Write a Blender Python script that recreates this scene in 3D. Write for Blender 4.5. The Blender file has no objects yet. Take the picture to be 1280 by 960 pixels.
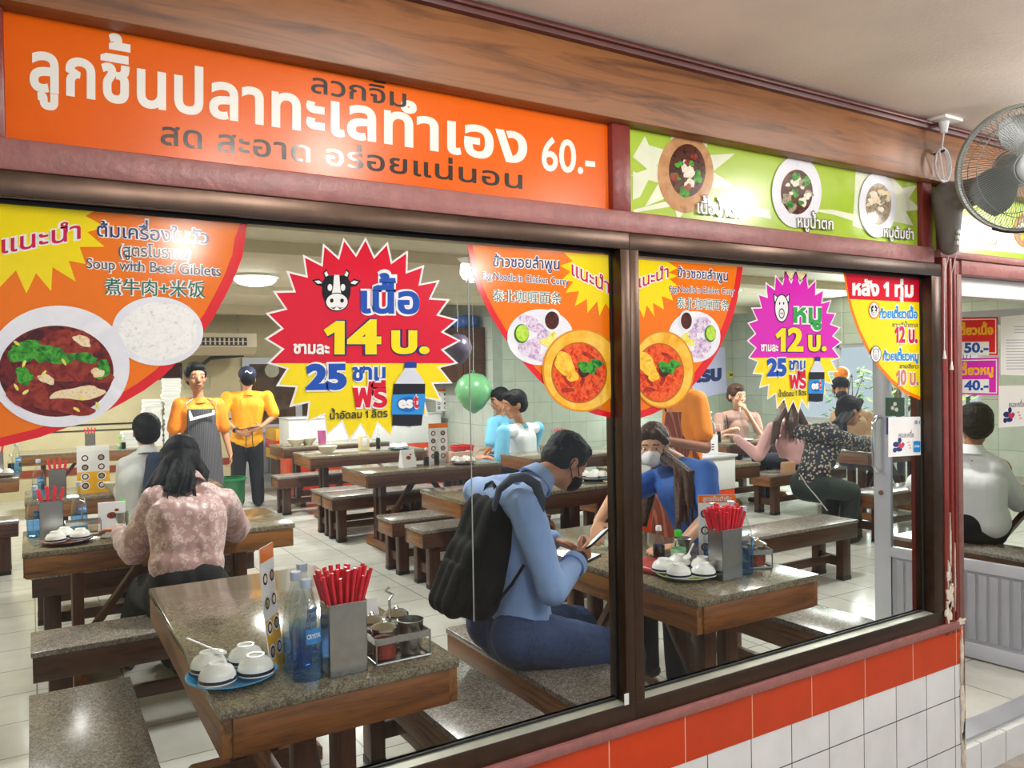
import bpy, bmesh, math, random
from math import sin, cos, pi, radians
from mathutils import Vector, Matrix, Quaternion, noise
from mathutils.geometry import delaunay_2d_cdt
SC = bpy.context.scene
COL = SC.collection
# ------------------------------------------------------------------ camera
FPX = 992.5; YAW, PITCH, ROLL = 0.54568, -0.012265, 0.016413
CAMZ = 1.60
fw = Vector((sin(YAW)*cos(PITCH), cos(YAW)*cos(PITCH), sin(PITCH)))
rt0 = Vector((cos(YAW), -sin(YAW), 0)); dn0 = -(rt0.cross(fw))
rt = cos(ROLL)*rt0 + sin(ROLL)*dn0; dn = -sin(ROLL)*rt0 + cos(ROLL)*dn0
CP = Vector((0, 0, CAMZ))
cd = bpy.data.cameras.new('camera'); cam = bpy.data.objects.new('camera', cd); COL.objects.link(cam)
cd.sensor_width = 36; cd.lens = FPX/1280*36; cd.clip_start = .05; cd.clip_end = 100
cam.matrix_world = Matrix((( rt.x, -dn.x, -fw.x, 0), (rt.y, -dn.y, -fw.y, 0), (rt.z, -dn.z, -fw.z, CAMZ), (0, 0, 0, 1)))
SC.camera = cam
# ------------------------------------------------------------------ world, exposure
W = bpy.data.worlds.new('world'); SC.world = W; W.use_nodes = True
W.node_tree.nodes['Background'].inputs[0].default_value = (.80, .90, 1, 1)
W.node_tree.nodes['Background'].inputs[1].default_value = .58
SC.view_settings.view_transform = 'Standard'; SC.view_settings.look = 'None'
SC.view_settings.gamma = 1; SC.view_settings.use_curve_mapping = False
SC.view_settings.exposure = 0.36
SC.cycles.max_bounces = 10; SC.cycles.transparent_max_bounces = 24
SC.cycles.caustics_reflective = False; SC.cycles.caustics_refractive = False
SC.cycles.sample_clamp_indirect = 6
def point(name, loc, r, power, col):
    l = bpy.data.lights.new(name, 'POINT'); l.energy = power; l.shadow_soft_size = r; l.color = col
    o = bpy.data.objects.new(name, l); COL.objects.link(o); o.location = loc; return o
def area(name, loc, size, power, col=(1, .96, .9), rot=(0, 0, 0), shape='DISK', sy=None):
    l = bpy.data.lights.new(name, 'AREA'); l.energy = power; l.size = size; l.color = col; l.shape = shape
    if sy: l.size_y = sy
    o = bpy.data.objects.new(name, l); COL.objects.link(o); o.location = loc; o.rotation_euler = rot
    return o
INDOOR = [(1.93, 8.05), (1.5, 3.9), (4.6, 3.6), (4.7, 7.6), (7.4, 4.2), (7.5, 7.2), (-.6, 5.6), (.2, 10.9), (3.35, 9.75)]  # first lamp is visible; the others are added, mostly unseen, for more light
CEIL = 2.62
for i, (x, y) in enumerate(INDOOR):
    area('ceiling_lamp_light', (x, y, CEIL-.13), .34, 60 if y > 8 else 33, (1, .98, .945))
OUTDOOR = [(1.0, .75), (.72, .2), (2.55, .05), (3.1, .85), (3.1, -1.9), (.85, -1.55), (5.1, .9), (3.75, 1.1)]
for i, (x, y) in enumerate(OUTDOOR):
    point('corridor_lamp_light', (x, y, 2.45), .10, 19, (1, .95, .91))
# daylight that falls through the plant window in the right wall
area('window_daylight', (9.75, 6.6, 1.6), 2.2, 90, (.9, 1, .95), (0, radians(90), 0), 'RECTANGLE', 1.4)

area('courtyard_daylight', (11.2, 6.6, 3.4), 2.4, 260, (1, 1, .92), (0, 0, 0), 'RECTANGLE', 3)
# ------------------------------------------------------------------ pixel -> point on a real plane
def ray(u, v): return rt*((u-640)/FPX) + dn*((v-480)/FPX) + fw
def PY(u, v, y): r = ray(u, v); return CP + r*(y/r.y)
def PZ(u, v, z): r = ray(u, v); return CP + r*((z-CAMZ)/r.z)
def PX(u, v, x): r = ray(u, v); return CP + r*(x/r.x)
V = Vector
# ------------------------------------------------------------------ materials
MATS = {}
def nodes(name):
    m = bpy.data.materials.new(name); m.use_nodes = True
    nt = m.node_tree; b = nt.nodes['Principled BSDF']
    return m, nt, b
def N(nt, t, **k):
    n = nt.nodes.new(t)
    for a, v in k.items():
        if a.startswith('i_'):
            key = a[2:]; n.inputs[int(key) if key.isdigit() else key].default_value = v
        else: setattr(n, a, v)
    return n
def rgba(c): return (c[0], c[1], c[2], 1)
def H(h):  # sRGB hex -> linear
    h = h.lstrip('#'); o = []
    for i in (0, 2, 4):
        c = int(h[i:i+2], 16)/255; o.append(c/12.92 if c <= .04045 else ((c+.055)/1.055)**2.4)
    return tuple(o)
def ramp(nt, fac, stops, interp='LINEAR'):
    r = nt.nodes.new('ShaderNodeValToRGB'); e = r.color_ramp; e.interpolation = interp
    e.elements[0].position, e.elements[0].color = stops[0][0], rgba(stops[0][1])
    e.elements[1].position, e.elements[1].color = stops[-1][0], rgba(stops[-1][1])
    for p, c in stops[1:-1]:
        x = e.elements.new(p); x.color = rgba(c)
    nt.links.new(fac, r.inputs[0]); return r.outputs[0]
def coords(nt, scale=(1, 1, 1), kind='Object', rot=(0, 0, 0)):
    t = nt.nodes.new('ShaderNodeTexCoord'); m = nt.nodes.new('ShaderNodeMapping')
    m.inputs['Scale'].default_value = scale; m.inputs['Rotation'].default_value = rot
    nt.links.new(t.outputs[kind], m.inputs[0]); return m.outputs[0]
def M(name, col, rough=.5, metal=0., var=.10, scale=6., bump=0., bscale=60., spec=.5, **k):
    """plain material with a gentle procedural variation of tone"""
    if name in MATS: return MATS[name]
    if isinstance(col, str): col = H(col)
    m, nt, b = nodes(name)
    n = N(nt, 'ShaderNodeTexNoise', i_Scale=scale, i_Detail=4.); nt.links.new(coords(nt), n.inputs[0])
    lo = tuple(c*(1-var) for c in col); hi = tuple(min(1, c*(1+var)) for c in col)
    nt.links.new(ramp(nt, n.outputs[0], [(.3, lo), (.7, hi)]), b.inputs['Base Color'])
    b.inputs['Roughness'].default_value = rough; b.inputs['Metallic'].default_value = metal
    b.inputs['Specular IOR Level'].default_value = spec
    if bump:
        n2 = N(nt, 'ShaderNodeTexNoise', i_Scale=bscale, i_Detail=3.); nt.links.new(coords(nt), n2.inputs[0])
        bp = N(nt, 'ShaderNodeBump', i_Strength=bump, i_Distance=.01); nt.links.new(n2.outputs[0], bp.inputs['Height'])
        nt.links.new(bp.outputs[0], b.inputs['Normal'])
    for key, v in k.items(): b.inputs[key.replace('_', ' ')].default_value = v
    MATS[name] = m; return m
def wood(name, dark, light, axis=0, rough=.38, s=1.):
    m, nt, b = nodes(name); sc = [14*s, 14*s, 14*s]; sc[axis] = 1.1*s
    c = coords(nt, sc)
    n = N(nt, 'ShaderNodeTexNoise', i_Scale=2.2, i_Detail=8., i_Roughness=.62, i_Distortion=.8); nt.links.new(c, n.inputs[0])
    col = ramp(nt, n.outputs[0], [(.3, H(dark)), (.55, H(light)), (.78, tuple(x*.75 for x in H(light)))])
    nt.links.new(col, b.inputs['Base Color']); b.inputs['Roughness'].default_value = rough
    bp = N(nt, 'ShaderNodeBump', i_Strength=.15, i_Distance=.004); nt.links.new(n.outputs[0], bp.inputs['Height']); nt.links.new(bp.outputs[0], b.inputs['Normal'])
    MATS[name] = m; return m
def stone(name, a, b_, c, rough=.16, sc=170.):
    m, nt, b = nodes(name); co = coords(nt)
    v = N(nt, 'ShaderNodeTexVoronoi', i_Scale=sc); nt.links.new(co, v.inputs[0])
    s = nt.nodes.new('ShaderNodeSeparateColor'); nt.links.new(v.outputs['Color'], s.inputs[0])
    n = N(nt, 'ShaderNodeTexNoise', i_Scale=sc*.22, i_Detail=5.); nt.links.new(co, n.inputs[0])
    mx = N(nt, 'ShaderNodeMath', operation='MULTIPLY_ADD'); mx.inputs[1].default_value = .58
    nt.links.new(s.outputs[0], mx.inputs[0])
    m2 = N(nt, 'ShaderNodeMath', operation='MULTIPLY'); m2.inputs[1].default_value = .5; nt.links.new(n.outputs[0], m2.inputs[0]); nt.links.new(m2.outputs[0], mx.inputs[2])
    nt.links.new(ramp(nt, mx.outputs[0], [(.15, H(a)), (.5, H(b_)), (.85, H(c))]), b.inputs['Base Color'])
    b.inputs['Roughness'].default_value = rough
    MATS[name] = m; return m
def tiles(name, col, grout, w, h, axes='xz', mortar=.004, rough=.12, var=.05, off=(0, 0), shift=0.):
    """tile grid laid out in metres on the given world axes"""
    m, nt, b = nodes(name)
    t = nt.nodes.new('ShaderNodeTexCoord'); s = nt.nodes.new('ShaderNodeSeparateXYZ'); nt.links.new(t.outputs['Object'], s.inputs[0])
    cb = nt.nodes.new('ShaderNodeCombineXYZ')
    for i, a in enumerate(axes):
        ad = N(nt, 'ShaderNodeMath', operation='ADD'); ad.inputs[1].default_value = 50*(w if i == 0 else h) + off[i]
        nt.links.new(s.outputs['xyz'.index(a)], ad.inputs[0]); nt.links.new(ad.outputs[0], cb.inputs[i])
    br = nt.nodes.new('ShaderNodeTexBrick'); br.offset = shift; br.squash = 1
    br.inputs['Scale'].default_value = 1; br.inputs['Brick Width'].default_value = w; br.inputs['Row Height'].default_value = h
    br.inputs['Mortar Size'].default_value = mortar; br.inputs['Mortar Smooth'].default_value = .1; br.inputs['Bias'].default_value = 0
    c = H(col)
    br.inputs['Color1'].default_value = rgba(tuple(x*(1-var) for x in c)); br.inputs['Color2'].default_value = rgba(tuple(min(1, x*(1+var)) for x in c))
    br.inputs['Mortar'].default_value = rgba(H(grout)); nt.links.new(cb.outputs[0], br.inputs[0])
    n = N(nt, 'ShaderNodeTexNoise', i_Scale=7., i_Detail=5.); nt.links.new(t.outputs['Object'], n.inputs[0])
    mx = N(nt, 'ShaderNodeMix', data_type='RGBA', blend_type='MULTIPLY'); mx.inputs[0].default_value = .35
    nt.links.new(br.outputs[0], mx.inputs[6]); nt.links.new(ramp(nt, n.outputs[0], [(.3, (.72, .72, .7)), (.65, (1, 1, 1))]), mx.inputs[7])
    nt.links.new(mx.outputs[2], b.inputs['Base Color'])
    bp = N(nt, 'ShaderNodeBump', i_Strength=.5, i_Distance=.002, invert=True); nt.links.new(br.outputs['Fac'], bp.inputs['Height']); nt.links.new(bp.outputs[0], b.inputs['Normal'])
    b.inputs['Roughness'].default_value = rough
    MATS[name] = m; return m
def glass(name, tint=(1, 1, 1), rough=.0, ior=1.32, dens=0.):
    """thin clear pane: transparent body with Fresnel reflection"""
    m, nt, b = nodes(name); nt.nodes.remove(b); out = nt.nodes['Material Output']
    tr = N(nt, 'ShaderNodeBsdfTransparent', i_Color=rgba(tint)); gl = N(nt, 'ShaderNodeBsdfGlossy', i_Roughness=rough)
    mx = nt.nodes.new('ShaderNodeMixShader'); g = nt.nodes.new('ShaderNodeNewGeometry')
    d = N(nt, 'ShaderNodeVectorMath', operation='DOT_PRODUCT'); nt.links.new(g.outputs['Normal'], d.inputs[0]); nt.links.new(g.outputs['Incoming'], d.inputs[1])
    ab = N(nt, 'ShaderNodeMath', operation='ABSOLUTE'); nt.links.new(d.outputs['Value'], ab.inputs[0])
    om = N(nt, 'ShaderNodeMath', operation='SUBTRACT'); om.inputs[0].default_value = 1; nt.links.new(ab.outputs[0], om.inputs[1])
    pw = N(nt, 'ShaderNodeMath', operation='POWER'); pw.inputs[1].default_value = 5; nt.links.new(om.outputs[0], pw.inputs[0])
    f0 = ((ior-1)/(ior+1))**2
    sc = N(nt, 'ShaderNodeMath', operation='MULTIPLY_ADD'); sc.inputs[1].default_value = 1-f0; sc.inputs[2].default_value = f0; nt.links.new(pw.outputs[0], sc.inputs[0])
    nt.links.new(sc.outputs[0], mx.inputs[0]); nt.links.new(tr.outputs[0], mx.inputs[1]); nt.links.new(gl.outputs[0], mx.inputs[2])
    nt.links.new(mx.outputs[0], out.inputs[0]); MATS[name] = m; return m
def emit(name, col, st):
    m, nt, b = nodes(name); b.inputs['Base Color'].default_value = rgba(col)
    n = N(nt, 'ShaderNodeTexNoise', i_Scale=3.); nt.links.new(ramp(nt, n.outputs[0], [(.2, tuple(c*.93 for c in col)), (.8, col)]), b.inputs['Emission Color'])
    b.inputs['Emission Strength'].default_value = st; MATS[name] = m; return m
def pattern(name, kind, a, b_, c=None, sc=30., rough=.5, sheen=0.):
    m, nt, b = nodes(name); co = coords(nt); A, B_ = H(a), H(b_); C_ = H(c) if c else B_
    if kind == 'leopard':
        n = N(nt, 'ShaderNodeTexNoise', i_Scale=sc*1.3); nt.links.new(co, n.inputs[0])
        ad = N(nt, 'ShaderNodeMix', data_type='VECTOR'); ad.inputs[0].default_value = .035
        nt.links.new(co, ad.inputs[4]); nt.links.new(n.outputs[1], ad.inputs[5])
        v = N(nt, 'ShaderNodeTexVoronoi', i_Scale=sc); nt.links.new(ad.outputs[1], v.inputs[0])
        col = ramp(nt, v.outputs[0], [(.17, A), (.22, B_), (.40, B_), (.46, A)])
    elif kind == 'floral':
        v = N(nt, 'ShaderNodeTexVoronoi', i_Scale=sc); nt.links.new(co, v.inputs[0])
        col = ramp(nt, v.outputs[0], [(.10, C_), (.22, B_), (.34, B_), (.40, A)])
    elif kind == 'stripe':
        w = N(nt, 'ShaderNodeTexWave', i_Scale=sc, bands_direction='X'); nt.links.new(co, w.inputs[0])
        col = ramp(nt, w.outputs[0], [(.80, A), (.92, B_)])
    elif kind == 'denim':
        n = N(nt, 'ShaderNodeTexNoise', i_Scale=sc, i_Detail=6.); nt.links.new(co, n.inputs[0])
        n2 = N(nt, 'ShaderNodeTexNoise', i_Scale=5.); nt.links.new(co, n2.inputs[0])
        mm = N(nt, 'ShaderNodeMath', operation='ADD'); nt.links.new(n.outputs[0], mm.inputs[0]); nt.links.new(n2.outputs[0], mm.inputs[1])
        col = ramp(nt, mm.outputs[0], [(.55, A), (1.45, B_)])
    elif kind == 'specks':
        v = N(nt, 'ShaderNodeTexVoronoi', i_Scale=sc); nt.links.new(co, v.inputs[0])
        s = nt.nodes.new('ShaderNodeSeparateColor'); nt.links.new(v.outputs['Color'], s.inputs[0])
        col = ramp(nt, s.outputs[0], [(0, A), (.4, B_), (.75, C_), (1, A)], 'CONSTANT')
    nt.links.new(col, b.inputs['Base Color']); b.inputs['Roughness'].default_value = rough
    if sheen: b.inputs['Sheen Weight'].default_value = sheen
    MATS[name] = m; return m

# ------------------------------------------------------------------ object helpers
def tag(o, label=None, cat=None, group=None, kind=None):
    if label: o['label'] = label
    if cat: o['category'] = cat
    if group: o['group'] = group
    if kind: o['kind'] = kind
    return o
def thing(name, label, cat, loc=(0, 0, 0), rz=0, group=None):
    o = bpy.data.objects.new(name, None); COL.objects.link(o); o.location = loc; o.rotation_euler = (0, 0, rz); o.empty_display_size = .05
    return tag(o, label, cat, group)
KIDS = {}
def link(name, me, parent=None, world=False):
    o = bpy.data.objects.new(name, me); COL.objects.link(o)
    if parent is not None:
        o.parent = parent; KIDS.setdefault(parent.name, []).append(o)
        if world:
            off = V(parent.location); p = parent.parent
            while p is not None: off += p.location; p = p.parent
            me.transform(Matrix.Translation(-off))
    return o
def dup(root, loc, rz=None, label=None, group=None):
    r = root.copy(); COL.objects.link(r); r.location = loc
    if rz is not None: r.rotation_euler = (0, 0, rz)
    if label: r['label'] = label
    if group: r['group'] = group
    for ch in KIDS.get(root.name, []):
        c = ch.copy(); COL.objects.link(c); c.parent = r; KIDS.setdefault(r.name, []).append(c)
        for g in KIDS.get(ch.name, []):
            d = g.copy(); COL.objects.link(d); d.parent = c
    return r
def frame(z, x=None):
    """rotation whose Z is z"""
    z = V(z).normalized(); x = V(x) if x is not None else (V((1, 0, 0)) if abs(z.x) < .9 else V((0, 1, 0)))
    y = z.cross(x).normalized(); x = y.cross(z)
    return Matrix((x, y, z)).transposed()
TMP = bpy.data.scenes.new('workbench')          # scratch scene for evaluating one mesh at a time, removed at the end
def tmp_dg():
    with bpy.context.temp_override(scene=TMP, view_layer=TMP.view_layers[0]): d = bpy.context.evaluated_depsgraph_get()
    d.update(); return d
class MB:
    def __init__(s): s.v = []; s.f = []; s.m = []; s.mats = []
    def mi(s, mat):
        if mat is None: return 0
        if mat not in s.mats: s.mats.append(mat)
        return s.mats.index(mat)
    def raw(s, vs, fs, mat=None, T=None):
        b = len(s.v); k = s.mi(mat)
        s.v += [tuple(T @ V(p)) if T is not None else tuple(p) for p in vs]
        s.f += [tuple(b+i for i in f) for f in fs]; s.m += [k]*len(fs); return s
    def bm(s, bm, mat=None, T=None):
        bm.verts.index_update()
        s.raw([v.co.copy() for v in bm.verts], [[v.index for v in f.verts] for f in bm.faces], mat, T); bm.free(); return s
    def box(s, c, d, mat=None, bev=0., rz=0., T=None):
        bm = bmesh.new(); bmesh.ops.create_cube(bm, size=1)
        for v in bm.verts: v.co = V((v.co.x*d[0], v.co.y*d[1], v.co.z*d[2]))
        if bev: bmesh.ops.bevel(bm, geom=bm.edges[:], offset=bev, segments=2, affect='EDGES', profile=.5)
        X = Matrix.Translation(V(c)) @ Matrix.Rotation(rz, 4, 'Z')
        return s.bm(bm, mat, T @ X if T is not None else X)
    def b2(s, lo, hi, mat=None, bev=0., T=None):
        return s.box([(a+b)/2 for a, b in zip(lo, hi)], [abs(b-a) for a, b in zip(lo, hi)], mat, bev, 0, T)
    def bar(s, p, q, w, h, mat=None, up=(0, 0, 1), bev=0.):
        p, q = V(p), V(q); z = (q-p); L = z.length; z.normalize(); x = V(up).cross(z)
        if x.length < 1e-4: x = V((1, 0, 0))
        x.normalize(); y = z.cross(x)
        T = Matrix((( x.x, y.x, z.x, (p.x+q.x)/2), (x.y, y.y, z.y, (p.y+q.y)/2), (x.z, y.z, z.z, (p.z+q.z)/2), (0, 0, 0, 1)))
        return s.box((0, 0, 0), (w, h, L), mat, bev, 0, T)
    def lathe(s, prof, n=24, mat=None, T=None, arc=None):
        vs = []; fs = []; k = len(prof); closed = arc is None; a0, a1 = arc or (0, 2*pi); nn = n if closed else n+1
        for i in range(nn):
            a = a0+(a1-a0)*i/n
            for r, z in prof: vs.append((r*cos(a), r*sin(a), z))
        for i in range(n):
            j = (i+1) % nn
            for q in range(k-1):
                f = [i*k+q, j*k+q, j*k+q+1, i*k+q+1]
                if prof[q][0] < 1e-6: f = [i*k+q, j*k+q+1, i*k+q+1]
                elif prof[q+1][0] < 1e-6: f = [i*k+q, j*k+q, i*k+q+1]
                fs.append(f)
        return s.raw(vs, fs, mat, T)
    def cyl(s, p, q, r, r2=None, n=16, mat=None):
        p, q = V(p), V(q); L = (q-p).length; r2 = r if r2 is None else r2
        T = Matrix.Translation(p) @ frame(q-p).to_4x4()
        return s.lathe([(0, 0), (r, 0), (r2, L), (0, L)], n, mat, T)
    def cap(s, p, r0, q, r1, n=14, mat=None):
        """tapered capsule"""
        p, q = V(p), V(q); L = (q-p).length
        if L < 1e-6: return s.ell(p, (r0,)*3, mat=mat)
        T = Matrix.Translation(p) @ frame(q-p).to_4x4(); k = 5
        pr = [(r0*sin(pi/2*i/k), -r0*cos(pi/2*i/k)) for i in range(k+1)] + [(r1*cos(pi/2*i/k), L+r1*sin(pi/2*i/k)) for i in range(k+1)]
        pr[0] = (0, -r0); pr[-1] = (0, L+r1)
        return s.lathe(pr, n, mat, T)
    def ell(s, c, r, R=None, n=18, mat=None):
        T = Matrix.Translation(V(c)) @ (R.to_4x4() if R is not None else Matrix.Identity(4)) @ Matrix.Diagonal((r[0], r[1], r[2], 1))
        k = max(6, n//2); pr = [(sin(pi*i/k), -cos(pi*i/k)) for i in range(k+1)]; pr[0] = (0, -1); pr[-1] = (0, 1)
        return s.lathe(pr, n, mat, T)
    def tube(s, pts, r, n=8, mat=None, closed=False, flat=1.):
        pts = [V(p) for p in pts]; m = len(pts); rr = r if isinstance(r, (list, tuple)) else [r]*m
        vs = []; fs = []; ref = None
        for i, p in enumerate(pts):
            a = pts[i-1] if (i or closed) else p; b = pts[(i+1) % m] if (i < m-1 or closed) else p
            z = (b-a).normalized()
            if ref is None: ref = V((0, 0, 1)) if abs(z.z) < .9 else V((1, 0, 0))
            x = ref - z*ref.dot(z)
            x = x.normalized() if x.length > 1e-5 else frame(z).col[0]; y = z.cross(x); ref = x
            for j in range(n):
                an = 2*pi*j/n; vs.append(p + (x*cos(an)*flat + y*sin(an))*rr[i])
        for i in range(m if closed else m-1):
            for j in range(n):
                k = (i+1) % m; fs.append((i*n+j, i*n+(j+1) % n, k*n+(j+1) % n, k*n+j))
        if not closed: fs += [tuple(range(n))[::-1], tuple((m-1)*n+j for j in range(n))]
        return s.raw(vs, fs, mat)
    def prism(s, poly, z0, z1, mat=None, T=None):
        """extruded 2-D outline (simple polygon, any orientation)"""
        vs2, tr = fill2([poly]); n = len(poly); k = len(vs2)
        vs = [(x, y, z0) for x, y in vs2] + [(x, y, z1) for x, y in vs2]
        fs = [t[::-1] for t in tr] + [tuple(i+k for i in t) for t in tr]
        s.raw(vs, fs, mat, T)
        o = [(x, y, z0) for x, y in poly] + [(x, y, z1) for x, y in poly]
        return s.raw(o, [(i, (i+1) % n, n+(i+1) % n, n+i) for i in range(n)], mat, T)
    def mesh(s, name, smooth=40):
        me = bpy.data.meshes.new(name); me.from_pydata(s.v, [], s.f)
        for m in s.mats: me.materials.append(m)
        if len(s.mats) > 1: me.polygons.foreach_set('material_index', s.m)
        bm = bmesh.new(); bm.from_mesh(me); bmesh.ops.remove_doubles(bm, verts=bm.verts, dist=1e-5) if smooth else None
        bmesh.ops.recalc_face_normals(bm, faces=bm.faces); bm.to_mesh(me); bm.free()
        if smooth:
            me.polygons.foreach_set('use_smooth', [True]*len(me.polygons)); me.set_sharp_from_angle(angle=radians(smooth))
        me.update(); return me
    def build(s, name, mat=None, parent=None, smooth=40, world=False):
        me = s.mesh(name, smooth)
        if mat is not None and not me.materials: me.materials.append(mat)
        return link(name, me, parent, world)
    def blob(s, name, mat, parent=None, vox=.012, it=4, fold=0., fscale=9., world=True, seed=0, dirn=(1, 1, .45)):
        """fuse the pieces into one continuous skin (voxel remesh), relax it, add soft cloth folds"""
        me = s.mesh(name, 0); o = bpy.data.objects.new('tmp', me); TMP.collection.objects.link(o)
        r = o.modifiers.new('r', 'REMESH'); r.mode = 'VOXEL'; r.voxel_size = vox; r.use_smooth_shade = True
        sm = o.modifiers.new('s', 'SMOOTH'); sm.iterations = it; sm.factor = .5
        dg = tmp_dg()
        m2 = bpy.data.meshes.new_from_object(o.evaluated_get(dg)); bpy.data.objects.remove(o); bpy.data.meshes.remove(me)
        m2.materials.clear(); m2.materials.append(mat); m2.name = name
        if fold:
            co = [v.co.copy() for v in m2.vertices]; nm = [v.normal.copy() for v in m2.vertices]; out = []
            for c, nn in zip(co, nm):
                p = V((c.x*dirn[0]*fscale+seed*7.3, c.y*dirn[1]*fscale, c.z*dirn[2]*fscale))
                d = noise.noise(p)*.45+(.22-abs(noise.noise(p*1.3+V((3, 1, 7)))))*1.1+(.2-abs(noise.noise(p*2.6)))*.35
                out += list(c+nn*(fold*d))
            m2.vertices.foreach_set('co', out)
        m2.polygons.foreach_set('use_smooth', [True]*len(m2.polygons)); m2.update()
        return link(name, m2, parent, world)
# ------------------------------------------------------------------ 2-D filling and lettering
def area2(p): return .5*sum(p[i][0]*p[(i+1) % len(p)][1]-p[(i+1) % len(p)][0]*p[i][1] for i in range(len(p)))
def wind(p, x, y):
    w = 0; n = len(p)
    for i in range(n):
        x0, y0 = p[i]; x1, y1 = p[(i+1) % n]
        if y0 <= y:
            if y1 > y and (x1-x0)*(y-y0)-(x-x0)*(y1-y0) > 0: w += 1
        elif y1 <= y and (x1-x0)*(y-y0)-(x-x0)*(y1-y0) < 0: w -= 1
    return w
def fill2(polys, sign=0):
    vs = []; es = []
    for p in polys:
        b = len(vs); n = len(p); vs += [V((q[0], q[1])) for q in p]; es += [(b+i, b+(i+1) % n) for i in range(n)]
    r = delaunay_2d_cdt(vs, es, [], 0, 1e-6)
    out = []
    for f in r[2]:
        c = sum((r[0][i] for i in f), V((0, 0)))/len(f); w = sum(wind(p, c.x, c.y) for p in polys)
        if (w*sign > 0) if sign else w != 0: out.append(tuple(f))
    return [tuple(v) for v in r[0]], out
_gl = {}; _fill = {}
def _splines(txt):
    c = bpy.data.curves.new('t', 'FONT'); c.body = txt; c.size = 1
    o = bpy.data.objects.new('t', c); TMP.collection.objects.link(o); dg = tmp_dg()
    cu = o.to_curve(dg); out = []
    for s in cu.splines:
        if s.type != 'BEZIER':
            out.append([(p.co.x, p.co.y) for p in s.points]); continue
        P = []; bp = s.bezier_points; n = len(bp)
        for i in range(n):
            a, b = bp[i], bp[(i+1) % n]; q0, q1, q2, q3 = a.co, a.handle_right, b.handle_left, b.co
            lin = (q1-q0).cross(q3-q0).length + (q2-q0).cross(q3-q0).length < 1e-5
            for k in range(1 if lin else 4):
                t = k/4; u = 1-t; q = q0*u**3+q1*3*u*u*t+q2*3*u*t*t+q3*t**3; P.append((q.x, q.y))
        R = [P[0]]
        for q in P[1:]:
            if abs(q[0]-R[-1][0])+abs(q[1]-R[-1][1]) > 1e-4: R.append(q)
        if len(R) > 2 and abs(R[0][0]-R[-1][0])+abs(R[0][1]-R[-1][1]) < 1e-4: R.pop()
        if len(R) > 2: out.append(R)
    o.to_curve_clear(); bpy.data.objects.remove(o); bpy.data.curves.remove(c); return out
def glyph(ch):
    if ch == '1' and ch not in _gl: _gl[ch] = ([[(.19, 0), (.19, .51), (.06, .42), (.03, .49), (.20, .655), (.275, .655), (.275, 0)]], .38)
    if ch not in _gl:
        b0 = min(x for s in _splines('|') for x, y in s)
        sp = _splines(ch+'|'); k = max(range(len(sp)), key=lambda i: max(x for x, y in sp[i]) if ch not in MARKS else 0)
        if ch in MARKS: g = _splines(ch); adv = 0
        else: bar = sp.pop(k); adv = min(x for x, y in bar)-b0; g = sp
        _gl[ch] = (g, adv)
    return _gl[ch]
UP = 'ิีึืัํ็'; TONE = '่้๊๋์'; LOW = 'ุู'; MARKS = UP+TONE+LOW
def gfill(ch, off):
    key = (ch, round(off, 3))
    if key not in _fill:
        g = glyph(ch)[0]
        if not g: _fill[key] = ([], [])
        else:
            sg = 1 if area2(max(g, key=lambda p: abs(area2(p)))) > 0 else -1
            q = []
            for p in g:
                n = len(p); r = []
                for i in range(n):
                    a = V(p[i])-V(p[i-1]); b = V(p[(i+1) % n])-V(p[i])
                    a.normalize(); b.normalize(); na = V((a.y, -a.x)); nb = V((b.y, -b.x)); m = na+nb
                    m = m/max(.5, m.length_squared/2) if m.length > 1e-6 else na
                    r.append((p[i][0]+m.x*off*sg, p[i][1]+m.y*off*sg))
                q.append(r)
            _fill[key] = fill2(q, sg)
    return _fill[key]
def bounds(ch): g = [q for p in glyph(ch)[0] for q in p]; return min(y for x, y in g), max(y for x, y in g)
def text2(s, off=0., track=0.):
    """lay a line out; returns verts, tris, width, reference height"""
    vs = []; fs = []; x = 0; prev = ''
    for i, ch in enumerate(s):
        nxt = s[i+1] if i+1 < len(s) else ''; dx = dy = 0
        if ch in TONE and (prev in UP or nxt == 'ำ'): dy = .17+.9*max(0, off)
        if ch in MARKS and track: dx = -track
        if ch != ' ':
            gv, gf = gfill(ch, off); b = len(vs); vs += [(px+x+dx, py+dy) for px, py in gv]; fs += [tuple(b+k for k in f) for f in gf]
            x += glyph(ch)[1]
        else: x += .26
        if ch not in MARKS: x += track
        prev = ch
    th = any('ก' <= c <= 'ฮ' for c in s); cj = any(ord(c) > 0x3000 for c in s)
    ref = bounds('ก')[1] if th else (bounds('面')[1] if cj else bounds('1' if any(c.isdigit() for c in s) else 'H')[1])
    x0 = min(v[0] for v in vs); x1 = max(v[0] for v in vs)
    return [(a-x0, b) for a, b in vs], fs, x1-x0, ref
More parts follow.
